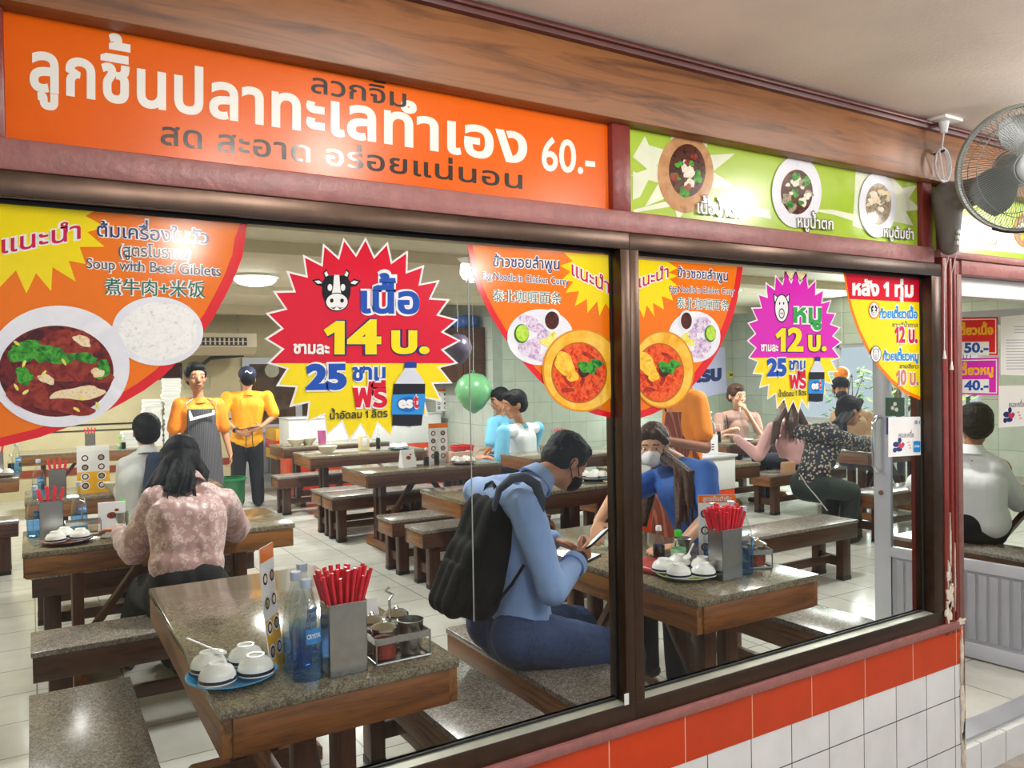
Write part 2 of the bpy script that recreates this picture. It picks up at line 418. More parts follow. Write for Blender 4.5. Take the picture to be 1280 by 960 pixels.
class Art:
    """flat printed artwork on a real plane; fn(u, v, layer) gives the point on that plane"""
    def __init__(s, root, fn, T=None): s.root = root; s.fn = fn; s.T = T or (lambda u, v: (u, v)); s.L = 0
    def put(s, mb, vs, fs, mat, layer=None):
        L = s.L if layer is None else layer
        mb.raw([s.fn(*s.T(u, v), L) for u, v in vs], fs, mat)
    def poly(s, name, pts, mat, build=True, mb=None):
        s.L += 1; m = mb or MB(); vs, fs = fill2([pts]); s.put(m, vs, fs, mat)
        if build and mb is None: return m.build(name, None, s.root, 0, True)
    def line(s, txt, a, b, h, mat, off=.0, outline=None, oo=.05, h2=None, track=0., mb=None):
        """one line of lettering, baseline a -> b, letter height h (h2 at the end)"""
        m = mb or MB(); h2 = h2 or h
        for mt, o in ([(outline, off+oo)] if outline else [])+[(mat, off)]:
            s.L += 1
            vs, fs, w, ref = text2(txt, o, track); q = []
            for x, y in vs:
                t = x/w; hh = h+(h2-h)*t
                q.append((a[0]+(b[0]-a[0])*t, a[1]+(b[1]-a[1])*t-y/ref*hh))
            s.put(m, q, fs, mt)
        if mb is None: return m.build('lettering', None, s.root, 0, True)
def ellp(cx, cy, rx, ry, n=40, a0=0., a1=2*pi, rot=0.):
    o = []
    for i in range(n):
        t = a0+(a1-a0)*i/(n if abs(a1-a0-2*pi) < 1e-6 else n-1); x, y = rx*cos(t), ry*sin(t)
        o.append((cx+x*cos(rot)-y*sin(rot), cy+x*sin(rot)+y*cos(rot)))
    return o
def burst(cx, cy, rx, ry, n, k=.82, ph=0., s=1.):
    o = []
    for i in range(2*n):
        t = ph+pi*i/n; q = (1 if i % 2 == 0 else k)*s; o.append((cx+rx*q*cos(t), cy+ry*q*sin(t)))
    return o
def blobp(cx, cy, rx, ry, rnd, n=14, j=.25, rot=None):
    rot = rnd.uniform(0, pi) if rot is None else rot; o = []
    ph = [rnd.uniform(0, 6.28) for _ in range(3)]
    for i in range(n):
        t = 2*pi*i/n; q = 1+j*(sin(2*t+ph[0])*.5+sin(3*t+ph[1])*.5+.4*sin(5*t+ph[2]))
        x, y = rx*q*cos(t), ry*q*sin(t); o.append((cx+x*cos(rot)-y*sin(rot), cy+x*sin(rot)+y*cos(rot)))
    return o
# ================================================================== materials of the place
m_cream = M('cream_paint', '#c9bf98', .6, var=.05, bump=.05, bscale=40)
m_ceil = M('ceiling_paint', '#d8cfb6', .55, var=.04)
m_ceil_out = M('corridor_ceiling', '#eee4da', .8, var=.07, scale=3, bump=.12, bscale=90)
m_floor = tiles('floor_tiles', '#cbccc4', '#8d8a80', .40, .40, 'xy', .004, .16, .05)
m_pave = M('pavement_stone', '#a59e95', .8, var=.2, scale=14, bump=.4, bscale=50)
m_otile = tiles('orange_tiles', '#c83a06', '#e9b48c', .302, .30, 'xz', .0022, .16, .05, off=(-.228, .08))
m_wtile = tiles('white_tiles', '#eceeee', '#54575a', .2005, .20, 'xz', .0022, .14, .03, off=(-.03, .167))
m_gtile = tiles('pale_green_tiles', '#a8b2a4', '#8f9a90', .30, .30, 'xz', .004, .2, .05)
m_gtile_y = tiles('pale_green_tiles_side', '#b4bdb2', '#8f9a90', .30, .30, 'yz', .004, .2, .05)
m_alu = M('bronze_aluminium', '#4d3d33', .3, .8, var=.12, scale=20)
m_aluw = M('white_aluminium', '#b9bcc4', .38, .1, var=.04)
m_alug = M('grey_aluminium', '#a2a5ad', .42, .15, var=.05)
m_red = M('maroon_paint', '#7c3029', .33, var=.16, scale=14, bump=.14, bscale=45)
m_redl = M('dusty_maroon_paint', '#95605c', .4, var=.14, scale=24, bump=.18, bscale=60)
m_beam = wood('beam_wood', '#4c2d18', '#8c5a32', 0, .45, .8)
m_white = M('white_paint', '#e3e6e4', .4, var=.03)
m_plaster = M('flaked_plaster', '#d9cdbb', .85, var=.16, scale=60, bump=.4, bscale=80)
m_steel = M('stainless_steel', '#b4b4b2', .26, 1., var=.06, scale=30)
m_chrome = M('chrome', '#d8d8d8', .1, 1., var=.03)
m_glass = glass('clear_glass', (.97, .985, .98))
m_dark = M('dark_void', '#14100e', .7)
m_black = M('black_plastic', '#131314', .45, var=.15)
m_paper = M('white_paper', '#e6e7ea', .6, var=.02)
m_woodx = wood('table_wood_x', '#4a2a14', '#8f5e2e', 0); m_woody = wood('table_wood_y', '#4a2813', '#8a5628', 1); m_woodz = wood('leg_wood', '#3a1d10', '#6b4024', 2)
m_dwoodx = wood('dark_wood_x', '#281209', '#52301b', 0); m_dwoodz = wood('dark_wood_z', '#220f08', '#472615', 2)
m_stone = stone('table_terrazzo', '#4a4439', '#756c5a', '#958c75', .13, 210)
m_stone2 = stone('bench_granite', '#4f4a43', '#77716a', '#a09a92', .24, 210)
# ================================================================== structure
def struct(o): o['kind'] = 'structure'; return o
def sbox(name, lo, hi, mat, bev=0): return struct(MB().b2(lo, hi, None, bev).build(name, mat, None, 30 if bev else 0))
GY = 1.90                      # outer face of the glass
XL, XR, YB = -1.65, 9.9, 12.6
sbox('floor', (XL-.2, 1.88, -.14), (XR+.2, YB+.2, 0), m_floor)
sbox('pavement', (-6, -7, -.22), (12, 1.9, -.14), m_pave)
sbox('ceiling', (XL-.2, 1.95, CEIL), (XR+.2, YB+.2, CEIL+.1), m_ceil)
sbox('ceiling.001', (-6, -3.2, 2.562), (12, 1.88, 2.66), m_ceil_out)
for y, h in ((6.0, .09), (8.95, .10), (11.3, .12)): sbox('trim_1', (XL, y, CEIL-h), (XR, y+.28, CEIL), m_ceil)
sbox('wall_left', (XL-.15, 1.97, 0), (XL, YB, CEIL), m_cream)
b = MB(); b.b2((XL, YB, 0), (5.5, YB+.15, CEIL), m_cream)
b.b2((XL, YB-.012, .98), (5.5, YB, 1.0), m_black); b.b2((XL, YB-.012, .90), (5.5, YB, .915), m_black)
b.b2((XL, YB-.012, .30), (5.5, YB, .40), M('brick_red_band', '#8c3a22', .4)); struct(b.build('wall_back', None, None, 0))
b = MB(); b.b2((5.5, 9.3, 0), (XR, 9.45, CEIL), m_gtile); b.b2((5.35, 9.3, 0), (5.5, YB, CEIL), m_gtile_y); struct(b.build('wall_back.001', None, None, 0))
b = MB()
for lo, hi in (((XR, 1.9, 0), (XR+.15, 5.3, CEIL)), ((XR, 8.3, 0), (XR+.15, 9.4, CEIL)), ((XR, 5.3, 0), (XR+.15, 8.3, .85)), ((XR, 5.3, 1.95), (XR+.15, 8.3, CEIL))): b.b2(lo, hi, m_gtile_y)
struct(b.build('wall_right', None, None, 0))
# storefront ------------------------------------------------------
b = MB()
b.b2((-4, 1.85, -.14), (3.30, 1.99, .37), m_wtile); b.b2((-4, 1.848, .37), (3.30, 1.99, .52), m_otile)
struct(b.build('wall_front', None, None, 0))
b = MB(); b.b2((-4, 1.93, 1.97), (6.5, 1.99, CEIL+.1), m_cream); b.b2((4.52, 1.86, -.14), (6.5, 1.99, 1.97), m_gtile); b.b2((6.5, 1.86, 0), (XR+.1, 1.99, CEIL), m_cream)
struct(b.build('wall_front.001', None, None, 0))
sbox('trim_2', (-4, 1.838, .52), (3.26, 1.96, .551), m_redl, .004)                       # painted sill
b = MB(); b.b2((-4, 1.846, 2.018), (3.12, 1.95, 2.082), None, .006); b.b2((3.15, 1.84, 2.045), (6.5, 1.95, 2.075), None, .004); b.b2((3.32, 1.85, 1.985), (6.5, 1.95, 2.045), None, .005)
struct(b.build('trim_3', m_redl))
b = MB(); b.b2((1.483, 1.85, 2.08), (1.554, 1.93, 2.36), None, .006); b.b2((3.043, 1.85, 2.08), (3.112, 1.93, 2.36), None, .006); b.b2((-.30, 1.85, 2.06), (-.03, 1.93, 2.36), None, .006)
struct(b.build('trim_4', m_red))
sbox('trim_5', (-4, 1.815, 2.338), (6.5, 1.93, 2.565), m_beam, .004)
b = MB(); b.b2((-4, 1.795, 2.527), (6.5, 1.83, 2.563), None, .005); b.b2((-4, 1.782, 2.541), (6.5, 1.80, 2.553), None, .004); struct(b.build('trim_6', M('dark_maroon_paint', '#562823', .45, var=.15, scale=14)))
b = MB()                                                                                   # corner post with reeded front
b.b2((3.172, 1.858, -.13), (3.318, 1.99, 2.36), m_red)
for x, w in ((3.190, .034), (3.232, .018), (3.262, .016)): b.b2((x-w/2, 1.846, .50), (x+w/2, 1.87, 2.34), m_red, .005)
b.b2((3.285, 1.852, -.13), (3.321, 1.95, 1.985), M('post_edge', '#7a5049', .4, var=.15, scale=20), .004)
struct(b.build('trim_7'))
rnd = random.Random(4)
b = MB()
def pl(x, z, w, h):
    n = 44; j = [rnd.uniform(-.5, .5) for _ in range(n)]; pts = []
    for i in range(n):
        t = 2*pi*i/n; q = .42+.16*j[i]+.10*sin(5*t+x*90); pts.append((x+w*q*cos(t)*(1.1 if abs(cos(t)) > .5 else .9), z+h*q*sin(t)))
    b.prism(pts, 0, .005, None, Matrix(((1, 0, 0, 0), (0, 0, -1, 1.8475), (0, 1, 0, z*0), (0, 0, 0, 1))))
pl(3.190, .60, .045, .10); pl(3.200, .67, .05, .13); pl(3.195, .75, .035, .12); pl(3.207, .84, .008, .30); pl(3.238, .74, .006, .26)
pl(3.275, .545, .07, .03); pl(3.283, .40, .022, .26); pl(3.285, .18, .026, .34); pl(3.29, .02, .03, .20)
struct(b.build('trim_8', m_plaster))
# window frames: window_1 is the wide left light, window_2 the right one
def window(n, x0, x1, lj, rj):
    w = thing('window_%d' % n, None, None, ((x0+x1)/2, 1.88, .55)); w['kind'] = 'structure'
    f = MB(); f.b2((x0, 1.85, .551), (x1, 1.93, .606), None, .002); f.b2((x0, 1.85, 1.968), (x1, 1.93, 2.018), None, .002)
    if lj: f.b2((lj[0], 1.85, .606), (lj[1], 1.93, 1.968), None, .002)
    if rj: f.b2((rj[0], 1.85, .606), (rj[1], 1.93, 1.968), None, .002)
    f.build('frame', m_alu, w, 40, True)
    a = lj[1] if lj else x0; c = rj[0] if rj else x1
    if n == 1: MB().b2((1.018, GY-.003, .93), (1.0205, GY, 1.86)).build('pane_joint', M('joint_sealant', '#8f9a97', .3), w, 0, True)  # reflected streak in the glass, made as a thin pale strip
    MB().b2((a, GY, .606), (c, GY+.006, 1.968)).build('pane', m_glass, w, 0, True)
    MB().b2((a, 1.8535, .6055), (c, GY-.0065, .6075)).build('sill_strip', M('pale_aluminium', '#a9ab9d', .35, .3, var=.15, scale=9), w, 0, True)  # top face of the frame, with the light it catches put into its colour
    r = MB()
    for lo, hi in (((a, GY-.006, .606), (c, GY, .614)), ((a, GY-.006, 1.960), (c, GY, 1.968)), ((c-.006, GY-.006, .61), (c, GY, 1.965))): r.b2(lo, hi)
    r.build('rubber_seal', M('black_rubber', '#1c1d1c', .6), w, 0, True); return w
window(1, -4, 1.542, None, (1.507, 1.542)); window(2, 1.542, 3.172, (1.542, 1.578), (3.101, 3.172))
MB().b2((1.497, 1.8485, .606), (1.514, 1.8505, .64)).build('trim_9', m_white, None, 0)['kind'] = 'structure'
# doorway ---------------------------------------------------------
sbox('trim_10', (3.32, 1.90, 1.902), (4.52, 1.97, 1.985), m_white, .003)
b = MB(); b.b2((3.32, 1.885, -.005), (4.6, 1.99, .012), m_alug); b.b2((3.30, 1.855, -.14), (4.9, 1.89, -.006), m_wtile); struct(b.build('trim_11', None, None, 0))
# the glazed leaf, swung inwards; LF maps a pixel on to its face
LA, LBp = V((4.364, 2.437, 0)), V((4.394, 2.147, 0)); Ld = (LA-LBp).normalized(); Ln = V((-Ld.y, Ld.x, 0))
def LFp(s, z, o=0.): p = LBp + Ld*s + Ln*o; return V((p.x, p.y, z))
def LF(u, v, L=0):
    r = ray(u, v); t = ((LBp-CP).dot(Ln))/r.dot(Ln); return CP + r*t + Ln*(.0025+LSTEP*L)
door = thing('door_1', None, None, LFp(-.18, 0)); door['kind'] = 'structure'
s0, s1 = -.20, .80
def lbox(mb, a, b_, z0, z1, d=.035, mat=None, bev=.003, o=0.):
    mb.bar(LFp(a, (z0+z1)/2, -d/2+o), LFp(b_, (z0+z1)/2, -d/2+o), d, z1-z0, mat, (0, 0, 1), bev)
f = MB(); lbox(f, s0, s0+.07, .01, 1.90); lbox(f, s1-.10, s1, .01, 1.90); lbox(f, s0+.07, s1-.10, 1.82, 1.90); lbox(f, s0+.07, s1-.10, .485, .545); lbox(f, s0+.07, s1-.10, .01, .09)
f.build('leaf_frame', m_aluw, door, 40, True)
f = MB(); lbox(f, s0+.07, s1-.10, .09, .485, .014, None, 0, -.012)
k = s0+.10
while k < s1-.12: lbox(f, k, k+.042, .11, .470, .012, None, .004, -.004); k += .056
f.build('ribbed_panel', m_alug, door, 40, True)
f = MB(); lbox(f, s0+.07, s1-.10, .545, 1.82, .006, None, 0, -.015); f.build('pane', m_glass, door, 0, True)
f = MB(); f.tube([LFp(s1-.045, 1.31, 0), LFp(s1-.045, 1.31, .035), LFp(s1-.03, 1.28, .05), LFp(s1-.03, 1.16, .055), LFp(s1-.03, 1.02, .05), LFp(s1-.045, .99, .035), LFp(s1-.045, .99, 0)], .012, 10)
f.build('handle', m_chrome, door, 60, True)
f = MB(); f.cyl(LFp(s1-.05, .86, 0), LFp(s1-.05, .86, .012), .016, .014, 20); f.build('lock', m_chrome, door, 40, True)
# white door at the back of the kitchen
bd = thing('door_2', None, None, PY(345, 600, YB-.05)*1); bd['kind'] = 'structure'; bd.location.z = 0
def bp(u, v): p = PY(u, v, YB-.03); return p.x, p.z
x0 = bp(303, 500)[0]; x1 = bp(392, 500)[0]; zt = bp(345, 447)[1]; zw = bp(345, 530)[1]; xm = bp(372, 500)[0]
f = MB()
for a, c, d, e in ((x0, x0+.10, 0, zt), (x1-.10, x1, 0, zt), (x0+.10, x1-.10, zt-.10, zt), (x0+.10, x1-.10, zw-.12, zw), (x0+.10, x1-.10, 0, .12), (xm-.04, xm+.06, zw, zt-.10)): f.b2((a, YB-.07, d), (c, YB-.01, e))
f.build('leaf_frame', m_aluw, bd, 0, True)
f = MB(); f.b2((x0, YB-.04, .1), (x1, YB-.012, zw-.1)); k = x0+.1
while k < x1-.08: f.b2((k, YB-.052, .14), (k+.07, YB-.03, zw-.14)); k += .10
f.build('ribbed_panel', m_alug, bd, 0, True)
f = MB(); f.b2((x0+.08, YB-.04, zw-.02), (x1-.08, YB-.03, zt-.08)); f.build('pane', pattern('dark_reflective_pane', 'denim', '#1d1712', '#57402c', sc=4, rough=.1), bd, 0, True)
f = MB(); c = PY(340, 463, YB-.05); f.cyl((c.x, YB-.055, c.z), (c.x, YB-.039, c.z), .11, .11, 28); f.build('round_sticker', M('pale_sticker', '#a9a894', .4), bd, 40, True)
# window of the right wall with the plants outside it
w = thing('window_3', None, None, (XR+.05, 6.8, .85)); w['kind'] = 'structure'
f = MB()
for y in (5.3, 6.3, 7.3, 8.25): f.b2((XR+.03, y, .85), (XR+.09, y+.05, 1.95))
f.b2((XR+.03, 5.3, .85), (XR+.09, 8.3, .90)); f.b2((XR+.03, 5.3, 1.90), (XR+.09, 8.3, 1.95)); f.build('frame', m_aluw, w, 0, True)
MB().b2((XR+.055, 5.35, .9), (XR+.06, 8.25, 1.9)).build('pane', m_glass, w, 0, True)
# lamps -----------------------------------------------------------
m_diff = emit('lamp_diffuser', (1, .97, .90), 7.)
lampb = None
def ceiling_lamp(x, y, z, r, label, group, st):
    global lampb
    if lampb is None:
        lampb = thing('ceiling_lamp', label, 'lamp', (x, y, z), 0, group)
        MB().lathe([(0, 0), (.235, 0), (.235, -.022), (.205, -.028), (0, -.028)], 40).build('base_ring', m_white, lampb)
        MB().lathe([(.205, -.026), (.20, -.05), (.16, -.082), (.09, -.10), (0, -.105)], 40).build('diffuser', m_diff, lampb)
        return lampb
    o = dup(lampb, (x, y, z), 0, label, group); o.scale = (r/.235,)*3; return o
LL = ['round white ceiling lamp lit, above the back tables near the air conditioner']
for i, (x, y) in enumerate(INDOOR):
    ceiling_lamp(x, y, CEIL, .235, LL[0] if i == 0 else 'round white ceiling lamp lit, hidden above the window head inside the shop', None if i == 0 else 'shop ceiling lamps out of sight', 7)
for i, (x, y) in enumerate(OUTDOOR):
    ceiling_lamp(x, y, 2.562, .13, 'small round lamp lit on the corridor ceiling outside the shop', 'corridor ceiling lamps', 7)
# ================================================================== printed signs and stickers (flat things, at their real planes)
LSTEP = .00012
GLOSS = dict(rough=.12, var=.02)
def I(name, col, **k): return M('ink_'+name, col, **{**GLOSS, **k})
i_or = I('orange', '#ee7810', spec=.4); i_red = I('red', '#dc1f26'); i_crim = I('crimson', '#d3122f'); i_yel = I('yellow', '#f7df0a'); i_wh = I('white', '#f1f1ee')
i_blue = I('blue', '#1f4fae'); i_navy = I('navy', '#26306e'); i_mag = I('magenta', '#d522b4'); i_pink = I('cerise', '#c8214e'); i_grn = I('green', '#2f9e48')
i_dk = I('charcoal', '#38332f'); i_grey = I('grey', '#54565b'); i_black = I('black', '#111113'); i_lime = I('lime', '#9fc63a'); i_teal = I('teal', '#2c6e58')
i_sky = I('sky', '#2d8fd6'); i_gold = I('gold', '#f2b51c'); i_cream = I('cream', '#ece3cf')
i_signor = M('sign_orange', '#e46205', .24, var=.05, scale=3, spec=.35); i_signgr = M('sign_green', '#a9c83f', .2, var=.06, scale=3)
i_signwh = M('sign_white', '#efeee6', .2, var=.03)
def photo(name, stops, sc, rough=.12, seed=0.):
    """printed food photograph: mottled ink"""
    m, nt, b = nodes(name); co = coords(nt, (sc, sc, sc)); n = N(nt, 'ShaderNodeTexNoise', i_Scale=1., i_Detail=6., i_Distortion=1.2); n.noise_dimensions = '4D'; n.inputs['W'].default_value = seed
    nt.links.new(co, n.inputs[0])
    nt.links.new(ramp(nt, n.outputs[0], [(.25+.5*i/(len(stops)-1), H(c)) for i, c in enumerate(stops)]), b.inputs['Base Color']); b.inputs['Roughness'].default_value = rough
    MATS[name] = m; return m
ph_soup = photo('print_broth', ['#120806', '#4a0f0e', '#7a1a14', '#2b0a08'], 38); ph_beef = photo('print_beef', ['#3a0a0a', '#7d2018', '#9c3a22', '#5a120f'], 45)
ph_herb = photo('print_herbs', ['#0c2a0c', '#1d6d1b', '#4fae2e', '#123a12'], 60); ph_rice = photo('print_rice', ['#c9ccc4', '#f2f4ee', '#ffffff', '#dfe4da'], 90)
ph_curry = photo('print_curry', ['#8c1408', '#d6320f', '#f06a1e', '#b01c0c'], 55); ph_chick = photo('print_chicken', ['#c87a10', '#f2b321', '#f8d34a', '#d99014'], 40)
ph_shal = photo('print_shallot', ['#7d5a8c', '#c3a6cc', '#efe4f2', '#9a74a6'], 70); ph_pick = photo('print_pickle', ['#b9a21c', '#e8d94a', '#f6f08a', '#cdbb2a'], 55)
ph_lime = photo('print_lime', ['#6f9c12', '#a8d12c', '#c6e85a', '#86b81c'], 50); ph_bowl = photo('print_bowl', ['#dfe2ec', '#f2f3f8', '#e9ebf3', '#ffffff'], 8)
ph_obowl = photo('print_orange_bowl', ['#e2920f', '#f4b52c', '#f9cd55', '#eaa01a'], 12); ph_fat = photo('print_fat', ['#c99a62', '#ecd3a0', '#f4e6c4', '#b9824a'], 70)
ph_dred = photo('print_dark_curry', ['#5a0d06', '#8f1c0a', '#b5300f', '#6a1008'], 60); ph_dark = photo('print_dark_sauce', ['#160a06', '#3a150b', '#58200f', '#1d0b06'], 60); ph_noodle = photo('print_noodle', ['#b9a48a', '#e6dcc6', '#f4efe0', '#a08464'], 60)
ph_brown = photo('print_brown_bowl', ['#8a5a36', '#b98658', '#c99a6c', '#9a6a42'], 14); ph_grey = photo('print_dull_soup', ['#5a4e42', '#8a7a66', '#b0a28a', '#6a5c4c'], 60)
def pick(mb, art, cx, cy, rx, ry, mats, n, rnd, sz=(.12, .3), asp=.55, T=None):
    for i in range(n):
        a = rnd.uniform(0, 6.28); q = rnd.random()**.5*.82; r = rnd.uniform(*sz)
        art.poly('', blobp(cx+rx*q*cos(a), cy+ry*q*sin(a), rx*r, ry*r*asp*1.3, rnd), mats[i % len(mats)], mb=mb)
def FAC(y):
    def f(u, v, L): p = PY(u, v, y); t = (y-LSTEP*L)/p.y; return CP+(p-CP)*t
    return f
def sign(label, cat, fn, c, group=None, name='window_sticker', T=None):
    r = thing(name, label, cat, fn(*(T(*c) if T else c), 0), 0, group); return r, Art(r, fn, T)
GL = FAC(GY-.0006)
# ---- long orange sign board --------------------------------------------------
BY = 1.872
def board(name, label, x0, x1, z0, z1, mat):
    r = thing(name, label, 'sign', ((x0+x1)/2, BY+.01, z0)); MB().b2((x0, BY, z0), (x1, BY+.022, z1)).build('panel', mat, r, 0, True); return r, Art(r, FAC(BY-.0006))
r, a = board('sign_board', 'long orange sign board with white Thai lettering and the price 60', -.04, 1.49, 2.07, 2.345, i_signor)
a.line('ลูกชิ้นปลาทะเลทำเอง', (37, 110), (659, 204.5), 46, i_signwh, .030, h2=36, track=.03)
a.line('60.-', (677, 212), (744, 217.5), 39, i_signwh, .018, h2=36)
a.line('ลวกจิ้ม', (389, 115), (508, 134.5), 19, i_dk, .012, h2=17); a.line('สด สะอาด อร่อยแน่นอน', (201, 179.5), (653, 236), 22, i_dk, .012, h2=17, track=.02)
# ---- green boards ----------------------------------------------------------------
def dish(a, name, cx, cy, rx, ry, ix, iy, bowl, fill, bits, rnd, n=26, dx=0, dy=0):
    m = MB(); a.poly('', ellp(cx, cy, rx, ry), bowl, mb=m); a.poly('', ellp(cx+dx, cy+dy, ix, iy), fill, mb=m)
    pick(m, a, cx+dx, cy+dy, ix, iy, bits, n, rnd); return m.build('food_picture', None, a.root, 0, True)
rnd = random.Random(11)
r, a = board('sign_board', 'lime green sign board with three noodle bowls, above the right window', 1.55, 3.05, 2.06, 2.345, i_signgr)
i_burst = M('pale_burst', '#e6ecd0', .2)
m = MB(); a.poly('', burst(856, 216, 68, 62, 9, .52, .3), i_burst, mb=m); m.build('burst', None, r, 0, True); m = MB(); a.poly('', [(1070, 205), (1112, 218), (1128, 235), (1146, 232), (1136, 248), (1152, 262), (1132, 264), (1142, 282), (1112, 276), (1092, 292), (1066, 282)], i_burst, mb=m); m.build('burst', None, r, 0, True)
for q in ([(791, 196), (806, 170), (822, 205), (812, 214)], [(791, 214), (812, 222), (800, 246), (791, 250)]): a.poly('burst_ray', q, i_burst)
for pts in ([(792, 262), (840, 250), (905, 253), (962, 262), (964, 274), (900, 262), (840, 258), (792, 266)], [(1010, 262), (1040, 262), (1080, 270), (1110, 290), (1080, 280), (1040, 268)]):
    a.poly('swash', pts, i_burst)
dish(a, '', 857, 217, 35, 49, 23, 33, ph_brown, ph_dark, [ph_herb, ph_dark, ph_noodle, ph_herb, ph_beef], rnd, 20, 2, -4)
dish(a, '', 996, 240, 31, 45, 20, 28, ph_bowl, ph_dark, [ph_noodle, ph_herb, ph_grey], rnd, 20, 0, 0)
dish(a, '', 1097, 256, 23, 41, 16, 26, ph_bowl, ph_grey, [ph_noodle, ph_grey, ph_noodle, ph_fat], rnd, 16, 1, -1)
a.line('เนื้อน้ำตก', (872, 266), (929, 272), 12, i_wh, .02, i_dk, .035); a.line('หมูน้ำตก', (997, 283.5), (1042, 287), 11, i_wh, .02, i_dk, .035); a.line('หมูต้มยำ', (1105, 295.5), (1142, 299.5), 10, i_wh, .02, i_dk, .035)
r, a = board('sign_board', 'lime green sign board behind the wall fan, above the doorway', 3.16, 5.2, 2.06, 2.345, i_signgr)
a.poly('burst', [(1184, 262), (1240, 280), (1290, 290), (1290, 318), (1184, 308)], i_burst)
dish(a, '', 1204, 294, 15, 19, 10, 13, ph_bowl, ph_grey, [ph_noodle, ph_grey], rnd, 8); dish(a, '', 1284, 288, 17, 22, 14, 17, ph_brown, ph_grey, [ph_noodle, ph_chick], rnd, 8)
a.line('แกงเหลือง', (1219, 304), (1247, 306), 7, i_wh, .02, i_grey, .03)
# ---- quarter-round food stickers ------------------------------------------------
def arc_in(pts, c, k): return [(c[0]+(x-c[0])*k, c[1]+(y-c[1])*k) for x, y in pts]
r, a = sign('orange quarter-round sticker for beef giblet soup, top left of the big window', 'sticker', GL, (150, 400))
arc = [(309, 278), (306, 300), (303, 321), (293, 347), (281, 371), (267, 397), (250, 421), (228, 447), (203, 471), (180, 488), (156, 502), (126, 518), (94, 531), (48, 547), (-6, 560), (-60, 568)]
a.poly('border', [(-60, 247)]+arc, i_red); a.poly('sheet', [(-60, 247), (301, 277.5)]+arc_in(arc, (-60, 247), .965)[1:], i_or)
rnd = random.Random(5)
m = MB(); a.poly('', [(-60, 247), (122, 261), (107, 270), (133, 284), (109, 290), (131, 308.5), (99.5, 308.5), (107, 330), (86, 326), (94.7, 352), (65.6, 334), (64, 364), (45, 341.5), (33, 367), (20, 338), (0, 358.5), (-60, 360)], i_yel, mb=m); m.build('yellow_burst', None, r, 0, True)
a.line('แนะนำ', (2, 317), (101, 298), 17, i_pink, .012, i_wh, .06)
a.line('ต้มเครื่องในวัว', (121, 295), (261, 305), 13, i_navy, .012, i_wh, .05); a.line('(สูตรโบราณ)', (148, 319), (240, 324), 11, i_grey, .01, i_wh, .06)
a.line('Soup with Beef Giblets', (108, 335), (276, 345), 12.5, i_grey, .006, i_wh, .06); a.line('煮牛肉+米饭', (130, 366), (257, 370), 17, i_teal, .01, i_wh, .05)
m = MB(); a.poly('', ellp(197, 414, 57, 43, 60, rot=.05), ph_bowl, mb=m); a.poly('', blobp(199, 414, 50, 36, rnd, 40, .04, 0), ph_rice, mb=m); m.build('rice_picture', None, r, 0, True)
m = MB(); a.poly('', ellp(73, 458, 89, 76, 60), ph_bowl, mb=m); a.poly('', ellp(70, 464, 72, 57, 60), ph_soup, mb=m)
for c, q, w, h, ro in ((ph_herb, (60, 442), 42, 14, .2), (ph_herb, (30, 440), 20, 12, -.6), (ph_beef, (74, 424), 24, 10, .0), (ph_beef, (100, 430), 22, 16, .4), (ph_fat, (103, 426), 12, 6, .6), (ph_beef, (88, 463), 52, 17, .05), (ph_fat, (98, 492), 32, 9, -.12), (ph_beef, (35, 486), 26, 22, .2), (ph_herb, (66, 444), 24, 9, .3), (ph_herb, (105, 447), 18, 6, .1), (ph_herb, (30, 470), 12, 10, .5), (ph_fat, (58, 474), 10, 6, .3), (ph_beef, (80, 508), 40, 9, .1), (ph_herb, (128, 462), 8, 14, .2), (ph_fat, (122, 466), 8, 6, 0)):
    a.poly('', blobp(q[0], q[1], w, h, rnd, 22, .22, ro), c, mb=m)
for i in range(9): x, y = rnd.uniform(20, 130), rnd.uniform(425, 512); a.poly('', blobp(x, y, 5, 2, rnd, 8, .1), ph_pick, mb=m)
m.build('soup_picture', None, r, 0, True)
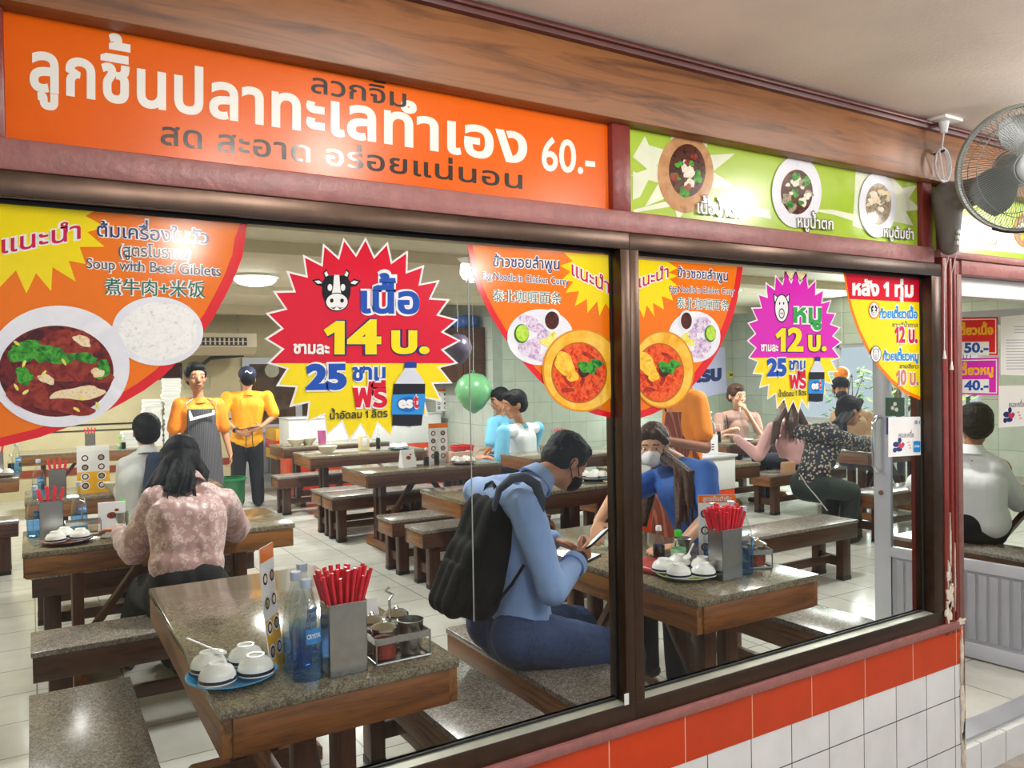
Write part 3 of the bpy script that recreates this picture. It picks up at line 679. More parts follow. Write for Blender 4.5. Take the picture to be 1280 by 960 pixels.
def curry(label, arc, c, inner, star, bowl, soup, plate, lime, cup, flip, T1, T2, T3, T4, h):
    r, a = sign(label, 'sticker', GL, c); rnd = random.Random(8)
    a.poly('border', [c]+arc, i_red); a.poly('sheet', [c]+inner, i_or); a.poly('yellow_burst', star, i_yel)
    a.line('แนะนำ', *T1, i_pink, .012, i_wh, .06); a.line('ข้าวซอยลำพูน', *T2, i_navy, .012, i_wh, .06); a.line('Egg Noodle in Chicken Curry', *T3, i_navy, .004, i_wh, .06); a.line('泰北咖喱面条', *T4, i_teal, -.004, i_wh, .05)
    m = MB(); px, py, rx, ry = plate; a.poly('', ellp(px, py, rx, ry, 50), ph_bowl, mb=m); f = -1 if flip else 1
    for q, w, hh in (((-.15, -.35), .28, .2), ((.1, -.1), .2, .3), ((-.2, .38), .2, .34), ((.15, .1), .25, .2), ((-.45, .35), .2, .3), ((-.1, .7), .3, .14), ((-.35, -.62), .3, .15)): a.poly('', blobp(px+q[0]*rx*f, py+q[1]*ry, rx*w, ry*hh, rnd, 16, .12, .3), ph_shal, mb=m)
    for q in ((.2, .2), (.35, .05), (.42, .3)): a.poly('', blobp(px+q[0]*rx*f, py+q[1]*ry, rx*.2, ry*.16, rnd, 12, .25), ph_pick, mb=m)
    a.poly('', ellp(*lime, 24), I('lime_rind', '#3d6f14'), mb=m); a.poly('', ellp(lime[0]+1, lime[1]-.5, lime[2]*.86, lime[3]*.86, 24), ph_lime, mb=m)
    a.poly('', ellp(*cup, 24), ph_bowl, mb=m); a.poly('', ellp(cup[0], cup[1], cup[2]*.74, cup[3]*.78, 24), ph_dark, mb=m); m.build('side_plate_picture', None, r, 0, True)
    m = MB()
    bx, by, brx, bry = bowl; lim = h
    clip = lambda P: [(max(min(x, lim[1]), lim[0]), y) for x, y in P]
    a.poly('', clip(ellp(bx, by, brx, bry, 60)), I('bowl_rim', '#d9881a'), mb=m); a.poly('', clip(ellp(bx, by, brx*.95, bry*.96, 60)), ph_obowl, mb=m)
    sx, sy, sr, st = soup; a.poly('', ellp(sx, sy, sr*1.06, st*1.05, 50), I('bowl_inner', '#b5651a'), mb=m); a.poly('', ellp(sx, sy, sr, st, 50), ph_curry, mb=m)
    for k in range(16): t = rnd.uniform(0, 6.28); q = rnd.uniform(.2, .75); a.poly('', blobp(sx+sr*q*cos(t), sy+st*q*sin(t), sr*.28, st*.07, rnd, 14, .2), ph_curry if k % 3 else ph_dred, mb=m)
    a.poly('', blobp(sx-sr*.55, sy-st*.30, sr*.36, st*.42, rnd, 20, .14, -.5), ph_chick, mb=m); a.poly('', blobp(sx-sr*.25, sy+st*.12, sr*.22, st*.2, rnd, 20, .14, .5), ph_chick, mb=m)
    a.poly('', ellp(sx+sr*.18, sy-st*.05, sr*.22, st*.20, 20), ph_dark, mb=m); a.poly('', blobp(sx+sr*.42, sy-st*.22, sr*.38, st*.26, rnd, 24, .4, -.3), ph_herb, mb=m); m.build('curry_picture', None, r, 0, True)
k = .28125; q = lambda x, y: (570+x*k, 290+y*k)
arcL = [q(*p) for p in ((50, 55), (60, 110), (75, 185), (100, 262), (130, 327), (165, 390), (205, 455), (250, 515), (290, 570), (335, 622), (380, 668), (425, 704), (475, 740), (525, 770), (575, 795), (622, 812), (692, 826))]
inL = [q(*p) for p in ((72, 57), (84, 120), (105, 205), (140, 290), (178, 362), (225, 440), (275, 512), (330, 580), (385, 637), (440, 685), (500, 726), (560, 760), (620, 783), (692, 803))]
curry('orange quarter-round curry noodle sticker on the big window, left of the mullion', arcL, (764.6, 318.5), inL,
      [q(*p) for p in ((480, 92), (518, 130), (463, 150), (508, 176), (468, 215), (522, 220), (485, 270), (547, 263), (528, 330), (582, 298), (584, 360), (628, 308), (637, 373), (664, 318), (692, 356), (692, 103))],
      (727.5, 463, 50, 52), (724, 466, 33, 36.5), (675.5, 421.5, 41.5, 35), (652, 417, 9.3, 12), (690, 400.5, 12, 14.5), False,
      ((q(514, 190), q(682, 274), 13.5)), ((q(165, 152), q(460, 166), 10.5)), ((q(118, 207), q(500, 236), 8.5)), ((q(160, 303), q(472, 316), 12.5)), (677, 764.6))
arcR = [q(*p) for p in ((1275, 155), (1262, 240), (1248, 310), (1228, 385), (1200, 455), (1170, 520), (1135, 580), (1090, 642), (1040, 697), (990, 742), (935, 780), (870, 811), (830, 824), (784, 832))]
inR = [q(*p) for p in ((1250, 153), (1238, 235), (1222, 305), (1200, 378), (1172, 447), (1140, 510), (1105, 565), (1060, 625), (1010, 678), (960, 720), (905, 757), (850, 785), (784, 806))]
curry('orange quarter-round curry noodle sticker on the right window, right of the mullion', arcR, (790.5, 323.5), inR,
      [q(*p) for p in ((784, 120), (940, 133), (985, 160), (945, 180), (985, 195), (950, 210), (985, 240), (945, 245), (965, 305), (915, 285), (925, 345), (875, 315), (882, 375), (848, 325), (835, 383), (810, 330), (784, 366))],
      (828.5, 462, 39.5, 48.5), (824.5, 466, 29, 35.5), (868, 421, 32.5, 32), (888, 417, 7.2, 10.5), (858, 401, 9.3, 13.5), True,
      ((q(796, 255), q(945, 200), 12)), ((q(985, 200), q(1208, 216), 9)), ((q(950, 265), q(1240, 277), 7.5)), ((q(980, 334), q(1216, 346), 11.5)), (790.5, 869))
# ---- starburst price stickers -----------------------------------------------------
def bottle_art(a, cap, T):
    t = lambda pts: [T(x, y) for x, y in pts]; m = MB()
    a.poly('', t([(-28, 250), (-62, 250), (-70, 120), (-66, 60), (-45, 20), (-24, -14), (-24, -30), (24, -30), (24, -14), (50, 20), (70, 60), (72, 120), (62, 250), (28, 250)]), I('clear_plastic', '#d5dbe6'), mb=m)
    a.poly('', t([(-28, 262), (-64, 258), (-70, 120), (-68, 55), (70, 55), (72, 120), (64, 258), (28, 262)]), I('cola', '#1d1a22'), mb=m)
    a.poly('', t([(-71, 108), (73, 104), (71, 205), (-70, 205)]), i_sky, mb=m); a.poly('', t(ellp(0, 155, 50, 38, 24)), I('label_blue', '#1566b8'), mb=m)
    a.poly('', t([(-26, -22), (-26, -44), (-20, -52), (22, -52), (28, -44), (28, -22)]), I('cap_blue', '#22398f'), mb=m); m.build('bottle_picture', None, a.root, 0, True)
    m = MB(); a.line('es', T(-42, 172), T(22, 170), abs(T(0, 0)[1]-T(0, 52)[1]), i_wh, .05, mb=m); a.line('t', T(24, 170), T(46, 169), abs(T(0, 0)[1]-T(0, 66)[1]), i_red, .05, i_wh, .05, mb=m); m.build('lettering', None, a.root, 0, True)
def cow_art(a, T, b=i_black):
    t = lambda p: [T(x, y) for x, y in p]; m = MB()
    a.poly('', t([(-52, -35), (-75, -58), (-105, -52), (-85, -30), (-55, -22)]), b, mb=m); a.poly('', t([(52, -35), (75, -58), (105, -48), (85, -26), (55, -22)]), b, mb=m)
    a.poly('', t([(-58, -38), (-75, -50), (-94, -48), (-80, -36)]), i_wh, mb=m); a.poly('', t([(58, -38), (75, -50), (94, -45), (80, -33)]), i_wh, mb=m)
    for s in (-1, 1): a.poly('', t([(s*28, -70), (s*40, -88), (s*42, -100), (s*58, -84), (s*50, -58)]), b, mb=m); a.poly('', t([(s*34, -72), (s*43, -90), (s*52, -82), (s*46, -66)]), i_wh, mb=m)
    a.poly('', t([(-62, -40), (-45, -66), (0, -76), (45, -66), (62, -40), (60, 10), (46, 50), (-46, 50), (-60, 10)]), b, mb=m); a.poly('', t([(-10, -74), (12, -74), (16, -20), (22, 15), (-22, 15), (-14, -20)]), i_wh, mb=m)
    for s in (-1, 1): a.poly('', t(ellp(s*28, -20, 10, 15, 20)), i_wh, mb=m)
    a.poly('', t(ellp(2, 42, 50, 40, 30)), b, mb=m); a.poly('', t(ellp(2, 42, 46, 36, 30)), i_wh, mb=m)
    for s in (-1, 1): a.poly('', t(ellp(2+s*22, 36, 8, 9, 16)), b, mb=m); a.poly('', t([(2, 60), (2+s*12, 72), (2+s*30, 66), (2+s*12, 66)]), b, mb=m)
    m.build('cow_emblem', None, a.root, 0, True)
def pig_art(a, T, b=I('pig_line', '#1b1b3a')):
    t = lambda p: [T(x, y) for x, y in p]; m = MB()
    for s in (-1, 1): a.poly('', t([(s*30, -70), (s*72, -92), (s*70, -35), (s*52, -20)]), b, mb=m); a.poly('', t([(s*40, -68), (s*64, -82), (s*62, -45), (s*50, -35)]), i_wh, mb=m)
    a.poly('', t(ellp(0, 0, 64, 88, 40)), b, mb=m); a.poly('', t(ellp(0, 0, 56, 80, 40)), i_wh, mb=m)
    for s in (-1, 1): a.poly('', t(ellp(s*18, -30, 6, 9, 14)), b, mb=m)
    a.poly('', t(ellp(0, 32, 26, 32, 30)), b, mb=m); a.poly('', t(ellp(0, 32, 19, 25, 30)), i_wh, mb=m)
    for s in (-1, 1): a.poly('', t(ellp(s*7, 32, 4, 7, 12)), b, mb=m)
    m.build('pig_emblem', None, a.root, 0, True)
def price_burst(label, fn, O, k, kv, tips, cen, split, top, word, wcol, num, pig, group=None, name='window_sticker', full=True):
    T = lambda x, y: (O[0]+x*k, O[1]+y*kv); r, a = sign(label, 'sticker', fn, T(*cen), group, name)
    out = []
    for i, p in enumerate(tips):
        n = tips[(i+1) % len(tips)]; mx, my = (p[0]+n[0])/2-cen[0], (p[1]+n[1])/2-cen[1]; out += [p, (cen[0]+mx*.835, cen[1]+my*.835)]
    inn = [(cen[0]+(x-cen[0])*.962, cen[1]+(y-cen[1])*.962) for x, y in out]
    a.poly('border', [T(*p) for p in out], i_wh); a.poly('sheet', [T(*p) for p in inn], top)
    low = []                                     # the part of the burst below the split line
    for i, p in enumerate(inn):
        n = inn[(i+1) % len(inn)]
        if p[1] >= split: low.append(p)
        if (p[1]-split)*(n[1]-split) < 0: t = (split-p[1])/(n[1]-p[1]); low.append((p[0]+(n[0]-p[0])*t, split))
    a.poly('lower_sheet', [T(*p) for p in low], i_yel)
    L = lambda s, p, q_, h, *m: a.line(s, T(*p), T(*q_), h*kv, *m)
    (pig_art if pig else cow_art)(a, (lambda x, y: T(345+x, 292+y)))
    L(word, (448, 377), (702, 381), 88, wcol, .034, i_wh, .05); L(num, (290, 551), (537, 551), 128, i_yel, .04, i_navy, .025); L('บ.', (580, 549), (744, 549), 88, i_yel, .045, i_navy, .035)
    L('ชามละ', (160, 553), (315, 556), 38, i_wh, .04); L('25', (213, 704), (390, 702), 92, i_blue, .06, i_wh, .05); L('ชาม', (412, 669), (556, 669), 54, i_blue, .035, i_wh, .06)
    L('ฟรี', (415, 781), (563, 781), 76, i_crim, .038, i_wh, .05)
    if full: L('น้ำอัดลม 1 ลิตร', (318, 836), (565, 826), 25, i_dk, .02)
    bottle_art(a, None, (lambda x, y: T(654+x*.98-(y-120)*.05, 636+y*.88))); return r
TIPS = [(375, 57), (470, 55), (565, 75), (652, 112), (722, 175), (788, 240), (832, 322), (868, 410), (880, 500), (868, 597), (843, 683), (800, 762), (742, 828), (665, 882), (582, 920), (492, 940), (400, 935), (300, 912), (215, 855), (143, 785), (85, 695), (46, 597), (35, 492), (40, 382), (72, 287), (130, 200), (200, 130), (287, 82)]
price_burst('red starburst price sticker with a cow head, on the big window', GL, (320, 280), .2915, .2917, TIPS, (458, 497), 597, i_crim, 'เนื้อ', i_blue, '14', False)
ky = 180/885; kx = 119/845
price_burst('magenta starburst price sticker with a pig head, on the right window', GL, (993-458*kx, 427-497*ky), kx, ky, TIPS, (458, 497), 597, i_mag, 'หมู', i_grn, '12', True)
r, a = sign('strip of yellowed tape above the magenta starburst sticker', 'tape', GL, (995, 343), name='tape'); a.poly('strip', [(980, 339), (1009, 340), (1008, 350), (980, 348)], I('aged_tape', '#e8d9a8'))
# ---- red and yellow quarter sticker ---------------------------------------------------
k = .296875; q = lambda x, y: (900+x*k, 320+y*k)
r, a = sign('red and yellow quarter-round price sticker, top right of the right window', 'sticker', GL, q(760, 250))
A6 = [q(*p) for p in ((519, 70), (532, 150), (550, 230), (578, 310), (618, 395), (665, 468), (715, 528), (780, 580), (850, 610))]
a.poly('border', A6+[q(850, 93)], i_or); a.poly('sheet', [q(*p) for p in ((530, 72), (542, 150), (560, 228), (588, 306), (627, 388), (674, 460), (722, 516), (785, 566), (850, 596), (850, 93))], i_yel)
a.poly('heading_band', [q(*p) for p in ((528, 72), (545, 181), (850, 196), (850, 93))], i_crim)
a.line('หลัง 1 ทุ่ม', q(557, 162), q(815, 171), 13.5, i_wh, .05); a.line('ก๋วยเตี๋ยวเนื้อ', q(670, 260), q(832, 262), 8, i_sky, .04, i_wh, .07); a.line('ชามสีน้ำตาล', q(725, 298), q(833, 299), 4, i_grey, .02)
a.line('12 บ.', q(735, 361), q(832, 363), 15, i_pink, .05, i_wh, .05); a.line('ก๋วยเตี๋ยวหมู', q(685, 438), q(836, 440), 8, i_sky, .04, i_wh, .07); a.line('ชามสีขาว', q(757, 472), q(836, 473), 4, i_grey, .02); a.line('10 บ.', q(742, 539), q(836, 541), 14, I('dusty_red', '#c77a6a'), .04, i_wh, .05)
for (cx, cy), fn_ in (((649, 228), cow_art), ((657, 413), pig_art)):
    m = MB(); a.poly('', [q(*p) for p in ellp(cx, cy, 23, 36)], i_red if fn_ is cow_art else i_grey, mb=m); a.poly('', [q(*p) for p in ellp(cx, cy, 20, 32)], i_wh, mb=m); m.build('round_badge', None, r, 0, True)
    fn_(a, lambda x, y, c=cx, d=cy: q(c+x*.19, d+y*.27))
# ---- white poster with a puzzle heart -------------------------------------------------
def heart(t, s): return (16*sin(t)**3*s, -(13*cos(t)-5*cos(2*t)-2*cos(3*t)-cos(4*t))*s)
def campaign(label, fn, T, name, card=True):
    r, a = sign(label, 'poster', fn, (0, 0), name=name, T=T)
    a.poly('sheet', [(-50, -56), (50, -58), (50, 52), (-50, 58)], i_wh); a.line('คนละครึ่ง', (-20, 2), (24, 1), 11, i_grey, .02)
    m = MB(); hx = -13
    for x, y, w, h in ((hx-14, 22, 14, 10), (hx-4, 10, 8, 10), (hx-6, 36, 14, 8), (hx-18, 38, 8, 9)): a.poly('', ellp(x, y, w*.7, h*.8, 14), i_navy, mb=m)
    a.poly('', [(hx+heart(t*.2094, .62)[0], 25+heart(t*.2094, .75)[1]) for t in range(30)], i_navy, mb=m); a.poly('', [(hx+heart(t*.2094, .5)[0], 25+heart(t*.2094, .62)[1]) for t in range(30)], I('heart_red', '#d22a50'), mb=m)
    for s in (0, 1, 2): a.poly('', ellp(8+s*3, 16+s*8, 4, 2.4, 12), I('pale_red', '#e2a0a8'), mb=m)
    m.build('puzzle_heart', None, r, 0, True)
    if card:
        m = MB(); a.poly('', [(25, 12), (41, 12), (43, 14), (43, 42), (41, 44), (25, 44), (23, 42), (23, 14)], i_sky, mb=m); a.line('เป๋าตัง', (25.5, 30), (40.5, 30), 5, i_wh, .03, mb=m); m.build('blue_badge', None, r, 0, True)
        m = MB(); [a.poly('', ellp(x, -42, 4.5, 6, 14), I('seal', '#8fa3bd'), mb=m) for x in (31, 43)]; m.build('seals', None, r, 0, True)
    return r, a
campaign('white poster with a puzzle heart and blue badge, low on the right window', GL, lambda x, y: (1132+x*.432, 546+y*.436), 'window_poster')
campaign('white poster with a puzzle heart, on the open door below the notice', LF, lambda x, y: (1270+x*.43, 508+y*.46), 'door_poster', False)
# ---- things stuck on the open door -------------------------------------------------------
def plate(label, top, bot, x0, x1, col, word, price, y0, y1, wy, py_):
    r, a = sign(label, 'sign', LF, (1225, (y0+y1)/2), name='price_sign')
    P = lambda u0, u1, a0, a1, d: [(u0, a0+d), (u1, a0), (u1, a1), (u0, a1-d)]
    a.poly('sheet', P(x0, x1, y0, y1, 1.5), col); a.poly('border_line', P(x0, x1-2, y0+2.2, y1-2.2, 1.5), i_wh); a.poly('inner_sheet', P(x0, x1-3.2, y0+3.4, y1-3.4, 1.5), col)
    a.line(word, (1172, wy+1), (1242, wy-.5), 8, i_gold, .05); a.poly('price_field', P(1201, 1236.5, py_-13.5, py_+3.5, .4), i_wh); a.line(price, (1205.5, py_), (1236, py_-.5), 11, i_blue, .04)
plate('red price sign reading 50 with yellow lettering, upper sign on the open door', 0, 0, 1165, 1247.5, i_red, 'ก๋วยเตี๋ยวเนื้อ', '50.-', 396, 444, 418, 440.5)
plate('magenta price sign reading 40 with yellow lettering, lower sign on the open door', 0, 0, 1165, 1248.5, i_mag, 'ก๋วยเตี๋ยวหมู', '40.-', 447, 494, 468, 487.5)
r, a = sign('white printed notice on the open door beside the red price sign', 'notice', LF, (1270, 430), name='notice')
a.poly('sheet', [(1251, 396), (1296, 392), (1296, 470), (1251, 468.5)], i_wh)
m = MB()
for i in range(14): y = 408+i*3.6+(6 if i > 2 else 0); a.poly('', [(1258 if i > 2 else 1268, y), (1290, y-.4), (1290, y+.5), (1258 if i > 2 else 1268, y+.9)], I('pale_print', '#a9adba'), mb=m)
m.build('printed_lines', None, r, 0, True)
r, a = sign('dark green poster behind the handle of the open door, above the blue sticker', 'poster', LF, (1118, 507), name='door_poster')
a.poly('sheet', [(1107, 497), (1131, 497), (1131, 520), (1107, 520)], I('deep_green', '#27512c')); m = MB(); [a.poly('', ellp(1119+x, 505+y, 2.3, 2.6, 12), i_wh, mb=m) for x, y in ((0, 0), (-3, 5), (2, 7))]; m.build('print', None, r, 0, True)
r, a = sign('small blue sticker on the open door, left of the window poster', 'sticker', LF, (1112, 532), name='door_sticker'); a.poly('sheet', [(1108, 522), (1126, 521), (1126, 543), (1108, 543)], I('royal', '#1e2f92'))
# ================================================================== tables and benches
TH = .75
def make_table(L, W, along='x', dark=False):
    """built about its own base, long side on X"""
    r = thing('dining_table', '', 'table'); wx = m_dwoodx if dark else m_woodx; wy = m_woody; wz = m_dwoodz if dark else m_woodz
    MB().box((0, 0, TH-.014), (L, W, .028), None, .004).build('tabletop', m_stone, r)
    a = MB(); i = .018
    for s in (-1, 1):
        a.box((0, s*(W/2-i), TH-.028-.052), (L-.02, .03, .104), wx, .003); a.box((s*(L/2-i), 0, TH-.028-.052), (.03, W-.066, .104), wy, .003)
    a.box((0, 0, TH-.035), (L-.06, W-.06, .012), wx); a.build('apron', None, r)
    for s in (-1, 1):
        x = s*(L/2-.25)
        for t in (-1, 1): MB().b2((x-.028, t*.062-.035, .07), (x+.028, t*.062+.035, TH-.045), None, .004).build('leg', wz, r)
        pr = [(-W*.40, .0), (-W*.33, .0), (-W*.30, .012), (W*.30, .012), (W*.33, 0), (W*.40, 0), (W*.40, .05), (W*.33, .085), (-W*.33, .085), (-W*.40, .05)]
        MB().prism(pr, -.035, .035, None, Matrix(((0, 0, 1, x), (1, 0, 0, 0), (0, 1, 0, 0), (0, 0, 0, 1)))).build('foot', wy, r, 30)
        MB().bar((x-s*.02, 0, .16), (x-s*.42, 0, TH-.05), .035, .075, None, (0, 1, 0), .003).build('brace', wz, r)
    MB().b2((-L/2+.25, -.02, .10), (L/2-.25, .02, .17), None, .003).build('stretcher', wx, r)
    return r
def make_bench(L, W=.33, dark=True, seat=None):
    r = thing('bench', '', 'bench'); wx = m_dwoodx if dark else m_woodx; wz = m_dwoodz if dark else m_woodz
    MB().box((0, 0, .438), (L, W, .024), None, .003).build('seat', seat or m_stone2, r)
    a = MB(); h = .11
    for s in (-1, 1):
        a.box((0, s*(W/2-.017), .426-h/2), (L-.012, .026, h), wx, .003); a.box((s*(L/2-.019), 0, .426-h/2), (.026, W-.06, h), m_woody, .003)
    a.build('apron', None, r)
    for s in (-1, 1):
        for t in (-1, 1):
            x, y = s*(L/2-.11), t*(W/2-.055)
            lg = MB().b2((x-.045, y-.032, .03), (x+.045, y+.032, .42), None, .003).build('leg', wz, r)
            c = MB().b2((x-.047, y-.034, 0), (x+.047, y+.034, .032), None, .003).build('rubber_foot', m_black, lg)
        MB().b2((s*(L/2-.11)-.025, -W/2+.08, .10), (s*(L/2-.11)+.025, W/2-.08, .17), None, .003).build('side_rail', wz, r)
    MB().b2((-L/2+.12, -.018, .11), (L/2-.12, .018, .17), None, .003).build('stretcher', wx, r)
    return r
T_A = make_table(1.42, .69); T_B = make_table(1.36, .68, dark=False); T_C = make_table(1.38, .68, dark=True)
def put(src, first, x, y, rz, label, group=None):
    if first: src.location = (x, y, 0); src.rotation_euler = (0, 0, rz); src['label'] = label; src['group'] = group if group else ''; return src
    return dup(src, (x, y, 0), rz, label, group)
def place(src, items):
    o = []
    for i, (x, y, rz, lb) in enumerate(items):
        if i == 0: src.location = (x, y, 0); src.rotation_euler = (0, 0, rz); src['label'] = lb; o.append(src)
        else: o.append(dup(src, (x, y, 0), rz, lb))
    return o
Q = pi/2
near_t, right_t = place(T_A, [(.742, 2.83, Q, 'terrazzo-topped wooden table nearest the camera, holding the blue plate of bowls'), (2.44, 2.86, Q, 'terrazzo-topped wooden table in the right window, between the man and the woman in blue')])
place(T_B, [(.63, 4.97, 0, 'wooden table in front of the woman in pink satin'), (.63, 6.95, 0, 'wooden table second back on the left, before the person in grey'), (-.78, 8.72, 0, 'wooden table at the left edge of the shop with a plate of white bowls'), (.55, 11.2, 0, 'wooden table farthest back on the left, against the cream wall')])
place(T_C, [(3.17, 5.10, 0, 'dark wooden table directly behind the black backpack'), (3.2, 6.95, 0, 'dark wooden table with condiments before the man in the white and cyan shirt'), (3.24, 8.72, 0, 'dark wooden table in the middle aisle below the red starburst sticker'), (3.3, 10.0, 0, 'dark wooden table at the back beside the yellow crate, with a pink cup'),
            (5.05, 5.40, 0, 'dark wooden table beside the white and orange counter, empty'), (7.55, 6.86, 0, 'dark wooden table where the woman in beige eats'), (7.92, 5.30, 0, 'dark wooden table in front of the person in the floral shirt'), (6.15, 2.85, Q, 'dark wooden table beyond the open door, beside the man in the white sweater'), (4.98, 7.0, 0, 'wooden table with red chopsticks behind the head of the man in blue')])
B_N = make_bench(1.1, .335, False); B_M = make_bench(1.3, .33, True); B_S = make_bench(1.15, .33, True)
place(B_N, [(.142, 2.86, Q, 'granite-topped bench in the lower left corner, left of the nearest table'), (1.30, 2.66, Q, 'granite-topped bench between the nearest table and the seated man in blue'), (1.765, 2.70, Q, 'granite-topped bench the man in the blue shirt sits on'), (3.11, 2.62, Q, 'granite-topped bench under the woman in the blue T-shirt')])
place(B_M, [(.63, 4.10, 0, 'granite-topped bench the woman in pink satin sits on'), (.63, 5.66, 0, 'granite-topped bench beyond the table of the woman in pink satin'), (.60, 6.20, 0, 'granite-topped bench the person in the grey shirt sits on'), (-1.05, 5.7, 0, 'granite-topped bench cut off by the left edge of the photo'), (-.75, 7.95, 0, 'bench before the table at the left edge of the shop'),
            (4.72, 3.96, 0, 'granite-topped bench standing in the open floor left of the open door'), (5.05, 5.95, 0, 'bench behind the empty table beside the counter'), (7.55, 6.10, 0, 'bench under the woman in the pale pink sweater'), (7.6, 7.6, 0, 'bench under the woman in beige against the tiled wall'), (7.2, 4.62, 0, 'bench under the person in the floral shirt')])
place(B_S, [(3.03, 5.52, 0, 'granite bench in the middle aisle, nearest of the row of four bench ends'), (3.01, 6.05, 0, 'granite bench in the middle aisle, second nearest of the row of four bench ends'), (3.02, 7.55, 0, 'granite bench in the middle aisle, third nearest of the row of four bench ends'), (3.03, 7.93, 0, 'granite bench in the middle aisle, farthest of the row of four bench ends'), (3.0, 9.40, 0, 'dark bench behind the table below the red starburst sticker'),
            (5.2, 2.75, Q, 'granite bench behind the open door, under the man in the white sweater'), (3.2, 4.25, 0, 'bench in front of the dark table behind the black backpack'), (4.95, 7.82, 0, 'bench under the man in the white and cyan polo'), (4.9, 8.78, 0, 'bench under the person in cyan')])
# counters
def cabinet(name, label, lo, hi, zm, over=.0):
    r = thing(name, label, 'counter', ((lo[0]+hi[0])/2, (lo[1]+hi[1])/2, 0))
    MB().b2((lo[0], lo[1], 0), (hi[0], hi[1], zm), None, .004).build('orange_base', M('orange_laminate', '#d8461a', .3), r, 30, True)
    MB().b2((lo[0]-.004, lo[1]-.004, zm), (hi[0]+.004, hi[1], hi[2]-.02), None, .004).build('white_front', m_white, r, 30, True)
    MB().b2((lo[0]-.02, lo[1]-.02, hi[2]-.02), (hi[0]+.02, hi[1]+.02, hi[2]), None, .004).build('worktop', M('counter_top', '#c9cbd0', .2), r, 30, True); return r
cabinet('counter', 'white and orange counter behind the woman in blue, with hand sanitizer on it', (3.92, 4.5, 0), (4.80, 4.9, .935), .66)
cabinet('kitchen_counter', 'long white and orange counter at the back of the middle aisle', (2.95, 10.62, 0), (5.2, 11.1, 1.06), .62)
r = thing('crate', 'yellow crate with a red band at the back near the white door', 'crate', PZ(352, 610, 0)); x, y = r.location.x+.2, r.location.y+.25
MB().b2((x-.28, y-.3, .42), (x+.55, y+.3, .86), None, .01).build('body', M('yellow_plastic', '#e0a820', .4), r, 30, True)
MB().b2((x-.283, y-.303, .56), (x+.553, y+.303, .70), None, .01).build('red_band', i_red, r, 30, True)
MB().b2((x-.22, y-.25, 0), (x+.5, y+.25, .42), None, .01).build('stand', m_dwoodx, r, 30, True)
# air conditioner under the ceiling
c = PY(262, 432, 11.6)
r = thing('air_conditioner', 'beige ceiling air conditioner with a slotted grille, above the cooks', 'air conditioner', (c.x-.05, 11.7, c.z))
m_ac = M('aged_plastic', '#b5a78c', .45, var=.05); x0, x1, z = c.x-1.0, c.x+.62, c.z
MB().prism([(-.25, .17), (.42, .17), (.42, -.02), (.30, -.13), (-.12, -.13), (-.25, -.02)], x0, x1, None, Matrix(((0, 0, 1, 0), (1, 0, 0, 11.75), (0, 1, 0, z), (0, 0, 0, 1)))).build('casing', m_ac, r, 30, True)
g = MB()
for a, b_ in ((x0+.06, x0+.62), (x0+.70, x1-.14)):
    g.b2((a, 11.485, z+.0), (b_, 11.51, z+.11), m_dark); k = a+.03
    while k < b_-.02: g.b2((k, 11.478, z+.01), (k+.022, 11.49, z+.10), m_ac); k += .062
    g.b2((a, 11.476, z+.05), (b_, 11.486, z+.06), m_ac)
g.build('grille', None, r, 0, True)
MB().tube([(x0+.4, 11.8, z+.1), (x0+.4, 11.8, CEIL)], .012).build('hanger', m_steel, r, 40, True); MB().tube([(x1-.2, 11.8, z+.1), (x1-.2, 11.8, CEIL)], .012).build('hanger', m_steel, r, 40, True)
MB().tube([(x1-.1, 11.9, z-.12), (x1-.5, 12.2, z-.16), (x1-.6, 12.5, z-.28), (x1-.6, 12.56, z-.5)], .03).build('pipe', m_black, r, 40, True)
# ================================================================== table ware
m_pcel = M('white_porcelain', '#eef0ec', .12, var=.02); m_navyrim = M('navy_glaze', '#1d2340', .15); m_blueplate = M('blue_melamine', '#3f9fd2', .15, var=.03); m_greenplate = M('pale_green_melamine', '#d3dc9a', .15, var=.03)
m_tealplate = M('teal_melamine', '#3d7478', .2); m_redplate = M('brown_red_melamine', '#7a3a2c', .2); m_chop = M('red_plastic', '#e02a3c', .3, var=.08, scale=20); m_greencap = M('green_cap', '#35c41f', .3); m_bluecap = M('blue_cap', '#2f7fd0', .3)
m_pet = glass('clear_pet', (.965, .98, .985), .03, 1.5); m_petblue = glass('blue_pet', (.42, .68, .99), .03, 1.5); m_capclr = M('frosted_cap', '#b9cbe0', .2); m_petlabel = M('bottle_label', '#3a86cf', .25); m_sauce = M('dark_sauce', '#140b08', .1); m_chili = M('chili_flakes', '#a32a0c', .5, var=.5, scale=180, bump=.4, bscale=200)
m_lgreen = M('green_soap', '#7fcf8f', .25); m_jar = glass('jar_glass', (.93, .95, .93), .02, 1.5)
REST = {}
def once(key, make, loc, rz, label, group=None):
    if key not in REST:
        REST[key] = o = make(); o.location = loc; o.rotation_euler = (0, 0, rz); o['label'] = label
        if group: o['group'] = group
        return o
    o = dup(REST[key], loc, rz, label, group)
    if not group and 'group' in o: del o['group']
    return o
def mk_bowl():                       # rice bowl lying upside down
    r = thing('bowl', '', 'bowl')
    MB().lathe([(.0, .044), (.018, .044), (.020, .050), (.024, .050), (.026, .043), (.040, .035), (.048, .020), (.0505, .0), (.048, .0), (.044, .018), (.036, .031), (0, .038)], 32).build('body', m_pcel, r, 50)
    MB().lathe([(.0500, .004), (.0513, .004), (.0506, .0115), (.0494, .012)], 32).build('rim_band', m_navyrim, r, 50); return r
